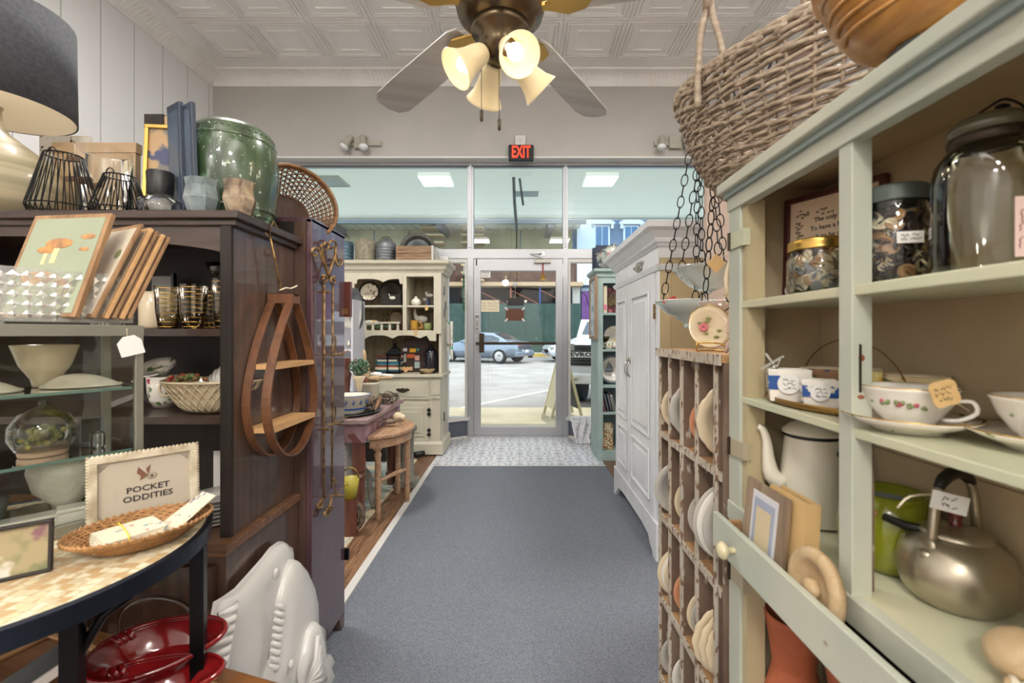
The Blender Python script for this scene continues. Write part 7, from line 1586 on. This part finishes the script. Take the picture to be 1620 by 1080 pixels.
def jar(x, y, z, r, h_, label, lidm, lidh, fill, seed, n_fill, cols, neck=.8):
    t = thing('button_jar' if fill else 'glass_jar', label, 'jar', (x, y, z)); hb = h_-lidh
    part('glass', MB(T(x, y, z)).lathe([(.001, .003), (r*.92, .001), (r, .01), (r, hb*.78), (r*.9, hb*.88), (r*neck, hb*.93), (r*neck, hb+.004)], 40, cap=False), M_clear if fill else M_jar, t)
    lr = r*neck+.003; pr = [(lr, hb-.002)]
    for k in range(4): pr += [(lr+.0012, hb+lidh*.1+lidh*.16*k), (lr, hb+lidh*.18+lidh*.16*k)]
    pr += [(lr+.001, hb+lidh*.86), (lr-.003, h_), (.001, h_)]
    part('lid', MB(T(x, y, z)).lathe(pr, 44, cap=False), lidm, t)
    if fill:
        rn = random.Random(seed)
        for ci, cc in enumerate(cols):
            mb = MB(T(x, y, z))
            for i in range(n_fill//len(cols)):
                a = rn.random()*2*pi; rr = r*(.88 if rn.random() < .75 else rn.random()*.8); zz = .012+rn.random()*hb*.74; br = rn.uniform(.0075, .0115)
                A2 = T(rr*.93*cos(a), rr*.93*sin(a), zz) @ RZ(math.degrees(a)) @ RY(90+rn.uniform(-50, 50)) @ RX(rn.uniform(-30, 30))
                mb.lathe([(br*.2, .001), (br*.7, .0008), (br, .0022), (br, -.0012), (.0005, -.0012)], 12, M=A2, cap=False)
            part('buttons', mb, cc, t, kind='stuff')
    return t
bw_ = pbr('button_ivory', c(226, 214, 184), .4); bk_ = pbr('button_dark', c(46, 38, 36), .35); bt_ = pbr('button_amber', c(170, 130, 84), .35); bg_ = pbr('button_grey', c(140, 142, 146), .35)
jar(.572, .866, 1.273, .056, .104, 'squat jar of pale buttons with a gold lid', M_gold, .018, True, 1, 200, [bw_, bt_, bw_, bg_], .9)
jar(.556, .676, 1.273, .043, .142, 'tall jar of dark and brown buttons with a grey screw lid', pbr('zinc_lid', c(84, 92, 86), .5, .5), .022, True, 2, 240, [bk_, bt_, bw_, bk_], .88)
q = .633
t = bpy.data.objects['button_jar.001'] if 'button_jar.001' in bpy.data.objects else None
A = basis((.543, .6335, 1.335), (.95, -.25, 0), (0, 0, 1))
s = single('jar_label', MB(A).box(-.015, .017, -.008, .008, -.001, .0), M_wpaper, 'white handwritten label on the tall button jar', 'label', (.543, .6335, 1.335)); part('handwriting', scribble(MB(), A @ T(.001, 0, .0005), .026, .012, 2, r=.0004, rnd=random.Random(3)), M_ink, s)
x, y = .573, .555
t = thing('large_glass_jar', 'large greenish glass jar with wire bail lid and red written tag', 'jar', (x, y, 1.273))
part('glass', MB(T(x, y, 1.273)).lathe([(.001, .003), (.05, .001), (.055, .01), (.055, .11), (.052, .135), (.042, .152), (.035, .158), (.035, .165)], 48, cap=False), M_jar, t)
part('neck_band', MB(T(x, y, 1.273)).lathe([(.037, .156), (.039, .16), (.039, .166), (.036, .17)], 40, cap=False), M_dalu, t)
part('glass_lid', MB(T(x, y, 1.273)).lathe([(.036, .168), (.041, .172), (.04, .18), (.028, .19), (.01, .194), (.001, .194)], 40, cap=False), pbr('smoky_lid', c(84, 82, 62), .2, coat=.5), t)
part('wire_bail', MB(T(x, y, 1.273)).tube([(-.002, -.04, .16), (-.001, -.042, .18), (0, -.02, .203), (0, .0, .204), (0, .03, .195), (0, .042, .17)], .0015, 5).ball((0, -.015, .196), .006, 1.4, 1, .6), M_iron, t)
A = basis((.562, .4975, 1.325), (.96, -.22, 0), (.0, .0, 1))
s = single('handwritten_card', MB(A).box(-.017, .017, -.040, .026, 0, .001), pbr('pink_card', c(222, 196, 188), .7), 'pinkish card with red handwriting propped against the large jar', 'card', (.562, .4975, 1.285)); part('handwriting', scribble(MB(), A @ T(0, -.006, .001) @ RZ(90), .058, .03, 5, r=.0005, rnd=random.Random(5)), M_rink, s)
part('price_square', MB(A).box(.008, .020, .013, .027, .001, .002), M_tag, s)
# ---- second shelf: oval tray with planters
z2 = 1.063
t = thing('oval_brass_tray', 'oval metal tray with a tall hoop handle holding the planters', 'tray', (.588, .872, z2)); A = T(.588, .865, z2)
part('tray', MB(A).lathe([(.001, .001), (.93, .001), (1, .004), (1.0, .013)], 56, cap=False, sx=.088, sy=.148), M_brass, t, solid=.002)
part('hoop_handle', MB(A).tube([(.035+.03*0, .145*cos(a), .008+.118*sin(a)) for a in [i*pi/24 for i in range(25)]], .0014, 5), M_brass, t)
def planter(label, cc, w_, d, h_, az, taper=.9):
    A = T(*cc) @ RZ(az); t = thing('blue_white_planter', label, 'planter', cc)
    def wall(z0, z1, o): 
        k0 = taper+(1-taper)*z0/h_; k1 = taper+(1-taper)*z1/h_; v = []
        for z, k in ((z0, k0), (z1, k1)):
            for sx, sy in ((-1, -1), (1, -1), (1, 1), (-1, 1)): v.append((sx*(w_/2*k+o), sy*(d/2*k+o), z))
        return v, [(0, 1, 5, 4), (1, 2, 6, 5), (2, 3, 7, 6), (3, 0, 4, 7)]
    v, f = wall(0, h_, 0); part('body', MB(A).add(v, f+[(3, 2, 1, 0)]), M_china, t, solid=.003, bevel=.004)
    v, f = wall(h_*.36, h_*.80, .0022); part('printed_band', MB(A).add(v, f), M_bluep, t, 'blue printed band')
    n = w_*.27; part('price_sticker', MB(A @ T(-.002, -d/2-.002, h_*.55) @ RX(90)).cyl((0, 0, 0), (0, 0, .0022), n, n=28), M_wpaper, t)
    part('handwriting', scribble(MB(), A @ T(0, -d/2-.0045, h_*.55) @ RX(90), n*1.3, n*1.2, 3, r=.0004, rnd=random.Random(len(label))), M_ink, t)
planter('larger blue and white planter with a silver crucifix standing in it', (.534, .905, z2+.006), .072, .05, .062, -24)
planter('smaller blue and white planter with a round price sticker', (.548, .832, z2+.006), .056, .046, .048, -26)
q = Vector((.517, .915, z2+.05)); A = T(q.x, q.y, q.z) @ RZ(-20) @ RY(-14)
t = thing('silver_crucifix', 'small silver crucifix leaning in the larger planter', 'crucifix', q)
part('cross', MB(A).box(-.0022, .0022, 0, .002, -.02, .052).box(-.024, .024, 0, .002, .028, .0325).ball((0, .001, .055), .0025, 1, 1, 1.2, 8) if 0 else MB(A @ T(0, 0, .03) @ RY(-20) @ T(0, 0, -.03)).box(-.0022, .0022, 0, .002, -.02, .052).box(-.024, .024, 0, .002, .028, .0325), M_silver, t)
part('figure', MB(A).tube([(0, -.003, .024), (.001, -.003, .012), (.003, -.003, -.004), (.004, -.002, -.016)], [.003, .004, .003, .002], 7).tube([(-.018, -.003, .026), (-.006, -.003, .020), (0, -.003, .022), (.006, -.003, .022), (.016, -.003, .036)], .0014, 5).ball((0, -.004, .029), .0032, n=8), M_silver, t)
def square_dish(label, cc, w_, d, h_, az, mat, handle=False):
    A = T(*cc) @ RZ(az); t = thing('rose_planter', label, 'planter', cc)
    part('body', MB(A).lathe([(.001, .002), (.62, 0), (.68, .01), (.70, h_*.8/1), (.74, h_)], 4, sm=False, cap=False, M=RZ(45), sx=w_, sy=w_) if 0 else MB(A).add([(-w_*.44, -d*.44, 0), (w_*.44, -d*.44, 0), (w_*.44, d*.44, 0), (-w_*.44, d*.44, 0), (-w_/2, -d/2, h_), (w_/2, -d/2, h_), (w_/2, d/2, h_), (-w_/2, d/2, h_)], [(3, 2, 1, 0), (0, 1, 5, 4), (1, 2, 6, 5), (2, 3, 7, 6), (3, 0, 4, 7)]), mat, t, solid=.003, bevel=.003)
    part('rim', MB(A).tube([(-w_/2, -d/2, h_), (w_/2, -d/2, h_), (w_/2, d/2, h_), (-w_/2, d/2, h_)], .0025, 5, True), M_cream_china, t)
    if handle: part('handle', MB(A).tube([(-w_*.47, 0, h_*.9), (-w_*.62, 0, h_*.95), (-w_*.62, 0, h_*.5), (-w_*.46, 0, h_*.4)], .003, 6), M_cream_china, t)
square_dish('tan footed planter with painted flowers at the back of the tray', (.625, .915, z2+.006), .085, .045, .062, -42, pbr('tan_flower_china', c(176, 134, 98), .3, layers=[(c(96, 96, 130), 42, .58, .62, (1, 1, 1), 2), (c(110, 116, 70), 46, .57, .6, (1, 1, 1), 7)]), True)
square_dish('yellow planter with green leaves behind the middle post', (.60, .80, z2+.006), .06, .05, .068, -40, pbr('yellow_flower_china', c(226, 212, 140), .25, layers=[(c(120, 150, 60), 40, .56, .6, (1, 1, 1), 3), (c(224, 170, 70), 30, .6, .64, (1, 1, 1), 8)]))
square_dish('long cream dish with pink roses behind the teacup', (.645, .765, z2+.002), .12, .04, .066, -52, M_rose2)
# tea cup and saucer
def cup_saucer(x, y, z, label, lab2, tagged):
    t = thing('saucer', lab2, 'saucer', (x, y, z)); part('dish', MB(T(x, y, z)).lathe([(.001, .004), (.036, .003), (.037, 0), (.042, .001), (.046, .006), (.062, .012), (.078, .021)], 56, cap=False), M_rose, t, solid=.002)
    part('gilt_edge', MB(T(x, y, z)).lathe([(.0775, .0205), (.079, .0222), (.0775, .0228)], 56, cap=False), M_gold, t)
    z += .0065; t = thing('teacup', label, 'teacup', (x, y, z))
    part('cup', MB(T(x, y, z)).lathe([(.001, .003), (.02, .002), (.022, 0), (.024, .003), (.036, .016), (.048, .034), (.054, .052), (.0565, .056)], 56, cap=False), M_china, t, solid=.0018)
    part('gilt_edge', MB(T(x, y, z)).lathe([(.0562, .0553), (.0572, .0565), (.0562, .0572)], 56, cap=False), M_gold, t)
    hd = Vector((.5, -.86, 0))
    part('handle', MB(T(x, y, z)).tube([(hd.x*.05, hd.y*.05, .04), (hd.x*.068, hd.y*.068, .042), (hd.x*.072, hd.y*.072, .028), (hd.x*.055, hd.y*.055, .016), (hd.x*.038, hd.y*.038, .014)], .0028, 7), M_china, t)
    mb = MB(T(x, y, z)); mg = MB(T(x, y, z)); rn = random.Random(4)
    for i in range(22):
        a = radians(215)+rn.gauss(0, .32); zz = .037-.01*abs(a-radians(215))*.6+rn.gauss(0, .002); r_ = .049+(zz-.034)*.28; (mb if rn.random() < .35 else mg).ball((r_*cos(a), r_*sin(a), zz), .0032 if rn.random() < .6 else .0022, n=8)
    part('painted_roses', mb, pbr('painted_rose', c(178, 74, 96), .4) if 'painted_rose' not in bpy.data.materials else bpy.data.materials['painted_rose'], t); part('painted_leaves', mg, pbr('painted_leaf', c(122, 136, 92), .4) if 'painted_leaf' not in bpy.data.materials else bpy.data.materials['painted_leaf'], t)
cup_saucer(.553, .648, z2, 'white rose painted teacup with a scalloped kraft tag', 'gilt edged rose saucer under the tagged teacup', True)
cup_saucer(.625, .53, z2, 'second rose teacup cut off by the right edge of the photo', 'gilt edged saucer at the right edge of the photo', False)
q = P(1494, 622, .575); A = basis(q, (.97, -.2, .1), (.0, 0, 1))
sc_ = [(.016*(1+.12*cos(4*a+pi))*cos(a)*1.05, .018*(1+.12*cos(4*a+pi))*sin(a)) for a in [i*2*pi/40 for i in range(40)]]
t = thing('kraft_tag', 'scalloped kraft price tag tied to the teacup handle', 'tag', q); part('card', MB(A @ RZ(12)).prism(sc_, 0, .0008), M_tag, t); part('string', MB().tube([A @ Vector((-.012, .008, 0)), (.583, .59, 1.10)], .0007, 4), M_paper, t); part('handwriting', scribble(MB(), A @ RZ(12) @ T(0, 0, .0006), .022, .02, 3, r=.0003, rnd=random.Random(9)), M_ink, t)
# ---- counter: enamel pot, olive pot, kettle, wooden tools
z3 = .818; x, y = .607, .944
t = thing('enamel_coffee_pot', 'tall cream enamel coffee pot with black rimmed lid', 'coffee pot', (x, y, z3))
part('body', MB(T(x, y, z3)).lathe([(.001, .001), (.066, 0), (.068, .004), (.064, .05), (.056, .12), (.05, .172)], 48, cap=False), M_enamel, t)
part('lid', MB(T(x, y, z3)).lathe([(.052, .174), (.056, .178), (.055, .182), (.04, .196), (.015, .205), (.001, .206)], 48, cap=False), M_enamel, t, 'cream enamel lid')
part('lid_rim', MB(T(x, y, z3)).lathe([(.0525, .170), (.0565, .1735), (.0545, .177)], 48, cap=False).lathe([(.0665, .001), (.0685, .003), (.067, .005)], 48, cap=False), M_black, t)
part('spout', MB().tube([(x-.055, y+.005, z3+.07), (x-.075, y+.015, z3+.085), (x-.08, y+.02, z3+.12), (x-.082, y+.022, z3+.155), (x-.088, y+.026, z3+.178), (x-.097, y+.03, z3+.185)], [.02, .017, .012, .009, .008, .006], 12), M_enamel, t)
part('handle', MB().tube([(x+.03, y-.04, z3+.155), (x+.045, y-.06, z3+.15), (x+.05, y-.068, z3+.11), (x+.045, y-.065, z3+.06), (x+.03, y-.055, z3+.045)], .006, 8), M_enamel, t)
part('handle_chips', MB().ball((x+.022, y-.05, z3+.145), .006, 1, 1, 1.2, 8).ball((x+.028, y-.056, z3+.05), .007, 1, 1, 1.3, 8), M_black, t)
x, y = .618, .765
t = thing('olive_pot', 'olive green enamel pot with a black side handle behind the kettle', 'pot', (x, y, z3))
part('body', MB(T(x, y, z3)).lathe([(.001, .001), (.058, 0), (.068, .015), (.071, .06), (.064, .10), (.054, .118), (.05, .12), (.047, .117), (.001, .05)], 44, cap=False), M_olive, t)
part('inside', MB(T(x, y, z3)).lathe([(.049, .119), (.045, .105), (.001, .1)], 40, cap=False), pbr('pot_grey_inside', c(124, 134, 130), .3), t)
part('handle', MB().tube([(x-.045, y-.05, z3+.095), (x-.035, y-.075, z3+.092), (x-.015, y-.12, z3+.1)], [.006, .007, .005], 8), M_black, t)
part('cane_binding', MB().cyl((x-.062, y-.028, z3+.098), (x-.05, y-.042, z3+.096), .0055), M_wicko, t)
part('loop', MB().tube([(x-.02+.012*cos(a), y+.05, z3+.135+.012*sin(a)) for a in [i*pi/6 for i in range(12)]], .003, 5, True), M_iron, t)
x, y = .624, .652
t = thing('aluminium_kettle', 'round dull aluminium kettle with black arched handle and red lid knob', 'kettle', (x, y, z3))
part('body', MB(T(x, y, z3) @ SC(.9, .9, .93)).lathe([(.001, .001), (.052, 0), (.066, .012), (.074, .035), (.075, .055), (.068, .08), (.05, .097), (.042, .100), (.042, .104)], 56, cap=False), M_kettle, t)
lid = part('lid', MB(T(x, y, z3) @ SC(.9, .9, .93)).lathe([(.046, .102), (.047, .106), (.036, .112), (.01, .117), (.001, .118)], 44, cap=False), M_kettle, t)
part('knob', MB(T(x, y, z3) @ SC(.9, .9, .93)).lathe([(.008, .117), (.010, .122), (.007, .124), (.011, .135), (.013, .140), (.011, .142), (.001, .143)], 22, cap=False), pbr('knob_red', c(96, 30, 26), .25, coat=.5), lid, 'dark red knob')
hd = Vector((.35, -.94, 0)).normalized(); hd = Vector((-.60, .1, 0)).normalized()
hd = Vector((.97, .25, 0)).normalized()
def kp(s, z): return (x+hd.x*s*.9, y+hd.y*s*.9, z3+z*.93)
for s in (-1, 1):
    part('handle_arm', MB().tube([kp(s*.05, .088), kp(s*.049, .105), kp(s*.045, .135), kp(s*.040, .165), kp(s*.030, .182)], [.004, .006, .0065, .006, .005], 8), M_kettle, t)
    part('handle_lug', MB().ball(kp(s*.052, .088), .012, .5, .8, 1.1).ball(kp(s*.06, .078), .016, .6, .6, .5), M_kettle, t)
part('grip', MB().tube([kp(-.036, .176), kp(-.026, .188), kp(-.008, .196), kp(.012, .196), kp(.028, .187), kp(.036, .178)], [.006, .008, .0085, .0085, .008, .006], 10), M_black, t, 'black plastic grip')
part('spout', MB().tube([(x+.03, y+.06, z3+.05), (x+.045, y+.085, z3+.07), (x+.05, y+.095, z3+.095)], [.018, .012, .008], 10), M_kettle, t)
q = P(1502, 795, .60)
A = basis(q, (.93, -.3, -.2), (.15, 0, 1)); t = thing('paper_tag', 'white paper tag tied with string under the kettle handle', 'tag', q); part('card', MB(A).box(-.02, .02, -.012, .012, 0, .0008), M_wpaper, t); part('handwriting', scribble(MB(), A @ T(0, 0, .0006), .024, .018, 2, r=.0004, rnd=random.Random(2)), M_ink, t)
part('string', MB().tube([A @ Vector((-.02, .01, 0)), kp(-.040, .168), P(1440, 785, .61), P(1420, 803, .615)], .0016, 5), M_paper, t)
q = P(1607, 990, .50)
t = thing('wooden_darner', 'pale wooden mushroom darner lying at the right end of the counter', 'darner', (.548, .50, z3)); part('cap', MB(T(.552, .495, z3+.03)).ball((0, 0, 0), .034, 1.1, 1, .8, 20), M_turn, t); part('stem', MB().tube([(.54, .48, z3+.02), (.53, .455, z3+.012)], [.014, .01], 10), M_turn, t)
t = thing('wooden_spool', 'white turned wooden spool in front of the darner', 'spool', (.527, .462, z3)); part('spool', MB(aim((.512, .475, z3+.013), (.8, -.6, 0))).lathe([(.012, 0), (.013, .004), (.008, .008), (.012, .016), (.012, .024), (.007, .03), (.013, .038), (.012, .044)], 20), pbr('pale_spool', c(222, 212, 190), .5), t); part('end_cap', MB(aim((.512, .475, z3+.013), (-.8, .6, 0))).lathe([(.010, 0), (.009, .004), (.001, .005)], 18, cap=False), M_turn, t)
# ---- on top of the cabinet: big basket, carved bowl
bc2 = Vector((.665, 1.035, 1.547)); uu = Vector((.50, -.866, 0)).normalized(); vv = Vector((-uu.y, uu.x, 0))
A = Matrix(((uu.x, vv.x, 0, bc2.x), (uu.y, vv.y, 0, bc2.y), (0, 0, 1, bc2.z), (0, 0, 0, 1)))
t = thing('large_wicker_basket', 'large oval whitewashed wicker basket overhanging the top of the sage cabinet', 'basket', bc2)
def bp(a, u):    # a angle, u height 0..1
    k = .62+.38*u**.6; return (.345*k*cos(a), .205*k*sin(a), .02+.235*u+.035*u*cos(a)**2)
m1, m2 = MB(A), MB(A); NS = 40; rn = random.Random(11)
for i in range(NS):
    a = i*2*pi/NS; m1.tube([bp(a, k/8) for k in range(9)], .004, 5)
NR = 25
for j in range(NR):
    u = (j+.3)/NR; N = NS*3; pts = []
    for i in range(N):
        a = i*2*pi/N; s = 1 if ((i//3+j) % 2) else -1; ph = sin(pi*((i % 3)+.5)/3); q = bp(a, u); o_ = 1+s*ph*.02
        pts.append((q[0]*o_, q[1]*o_, q[2]+.004*sin(i*.37+j*1.9)+rn.uniform(-.0015, .0015)))
    m2.tube(pts, .005 if j < 19 else .006, 5, True)
part('stakes', m1, M_wick, t); part('weavers', m2, M_wick, t)
mb = MB(A)
for k in range(46):
    a = k*2*pi/46; mb.tube([Vector(bp(a-.1, 1))+Vector((0, 0, -.012)), Vector(bp(a, 1.0))*1.0+Vector((0, 0, .012)), Vector(bp(a+.16, 1)) + Vector((0, 0, .004)), Vector(bp(a+.24, .97))*1.01], .0075, 6)
part('braided_rim', mb, M_wick, t)
mb = MB(A)
for k in range(12): r_ = (k+.6)/12; mb.tube([(.21*r_*cos(a), .127*r_*sin(a), .006+.004*sin(a*20+k)) for a in [i*2*pi/50 for i in range(50)]], .0068, 5, True)
for k in range(46): a = k*2*pi/46; mb.tube([(.21*.9*cos(a), .127*.9*sin(a), .004), (.216*cos(a), .128*sin(a), .012), bp(a, 0.04)], .006, 5)
part('woven_bottom', mb, M_wick, t)
def wp_(px, py, y): return P(px, py, y)
mb = MB()
h1, h2 = (P(1104, 130, 1.07), P(1150, 118, 1.03)), (P(1278, 42, .99), P(1294, 36, .97))
top1, top2 = P(1121, 2, 1.06)+Vector((0, 0, .0)), P(1262, -60, .985)
mb.tube([h1[0]+Vector((0, 0, -.06)), h1[0], P(1108, 60, 1.068), top1, P(1140, -80, 1.05), P(1190, -130, 1.02), P(1235, -110, 1.0), top2, h2[0], h2[0]+Vector((0, 0, -.05))], .0085, 8)
mb.tube([h1[1]+Vector((0, 0, -.06)), h1[1], P(1138, 60, 1.04), top1+Vector((.004, -.004, 0)), P(1142, -82, 1.045), P(1192, -132, 1.015), P(1237, -112, .995), top2+Vector((.006, 0, 0)), h2[1], h2[1]+Vector((0, 0, -.05))], .0075, 8)
part('arched_handle', mb, M_wick, t)
part('handle_binding', MB().tube([top1+Vector((0, 0, -.02)), top1+Vector((0, 0, .05))], .014, 8), M_wick, t)
q = P(1160, 110, 1.20)
single('black_wire_basket', MB().tube([P(1158, 118, 1.2), P(1168, 98, 1.2), P(1190, 92, 1.2), P(1222, 94, 1.2)], .004, 5).tube([P(1158, 118, 1.2), P(1162, 135, 1.22), P(1200, 140, 1.2), P(1222, 94, 1.2)], .004, 5), M_black, 'black wire handle sticking up behind the wicker basket rim', 'wire', (q.x, 1.2, q.z))
q = P(1260, 60, 1.12); single('brown_board_corner', MB(T(.72, 1.18, 1.80)).box(-.05, .06, 0, .01, -.25, .14), M_darkwood, 'dark brown board corner showing behind the wicker basket', 'board', (.72, 1.18, 1.547))
x, y = .545, .59
t = thing('carved_wooden_bowl', 'amber carved wooden lobed bowl on the near top of the sage cabinet', 'bowl', (x, y, 1.572))
A = T(x, y, 1.572) @ RZ(-40) @ SC(1.1, .95, 1)
part('bowl', MB(A).lathe([(.001, 0), (.06, .004), (.09, .03), (.115, .075), (.13, .12), (.136, .125), (.128, .128), (.105, .08), (.001, .03)], 64, cap=False, wob=lambda a, z: 1+.05*cos(a*5)*min(1, z*14)), M_bowlw, t)
mb = MB(A)
for k, (r_, z_) in enumerate(((.096, .036), (.103, .052), (.110, .07), (.118, .09))): mb.tube([(r_*(1+.05*cos(a*5))*cos(a), r_*(1+.05*cos(a*5))*sin(a), z_+.006*sin(a*3)) for a in [3.3+i*.1 for i in range(20)]], .0028, 6)
part('carved_ribs', mb, M_bowlw, t)
t = thing('ribbed_dark_stand', 'dark ribbed round stand under the carved wooden bowl', 'stand', (x, y, 1.546)); part('ring', MB(T(x, y, 1.546)).lathe([(.055, 0), (.058, .006), (.055, .026)], 60, wob=lambda a, z: 1+.02*cos(a*30)), pbr('ribbed_dark', c(58, 60, 62), .5), t); part('felt_base', MB(T(x, y, 1.546)).cyl((0, 0, 0), (0, 0, .003), .05), M_black, t)
q = P(1324, -8, .9); tag('white tag with printed number above the wicker basket', (q.x, q.y, q.z+.012), .03, .045, 6, M_wpaper)
# ---------------------------------------------------------------- ceiling light fixtures (the lamps set at the top sit in them)
M_diff = pbr('lit_diffuser', c(255, 248, 234), .5, emit=4)
for i, (x, y) in enumerate(LAMPS):
    t = thing('ceiling_fixture', ['left fluorescent ceiling fixture nearest the window', 'right fluorescent ceiling fixture nearest the window', 'left fluorescent ceiling fixture over the aisle', 'right fluorescent ceiling fixture over the aisle', 'left fluorescent ceiling fixture at the back of the shop', 'right fluorescent ceiling fixture at the back of the shop'][i], 'ceiling light', (x, y, ZC))
    part('housing', MB().box(x-.3, x+.3, y-.3, y+.3, 4.05, ZC-.001), WHITE, t); part('diffuser', MB().box(x-.28, x+.28, y-.28, y+.28, 4.0, 4.05), M_diff, t)
for x in (-1.2, 1.2):  # made-up housings for the two added ceiling uplights
    t = thing('added_uplight_trough', ('left' if x < 0 else 'right')+' long unseen trough added behind the camera for the ceiling fill light', 'ceiling light', (x, -1.2, 3.3))
    part('trough', MB().box(x-.17, x+.17, -1.82, -.58, 3.34, 3.36).box(x-.17, x-.155, -1.82, -.58, 3.36, 3.41).box(x+.155, x+.17, -1.82, -.58, 3.36, 3.41), WHITE, t)
    for y in (-1.7, -.7): part('suspension_rod', MB().cyl((x, y, 3.36), (x, y, ZC), .006), M_silver, t)
t = thing('twin_pendant', 'twin globe pendant lamp behind the camera', 'ceiling light', (-.23, -2.0, ZC))
part('stem', MB().cyl((-.23, -2, 3.0), (-.23, -2, ZC), .012).tube([(-.39, -2, 2.95), (-.23, -2, 3.0), (-.07, -2, 2.95)], .01, 8), M_bz, t)
for x in (-.39, -.07): part('globe', MB().ball((x, -2, 2.85), .09, n=24), M_bell, t); part('bulb_cap', MB().ball((x, -2, 2.76), .03), M_bulb, t)
for o in bpy.data.objects:
    if o.type == 'MESH' and not o.parent and 'label' not in o and 'kind' not in o: o['kind'] = 'structure'
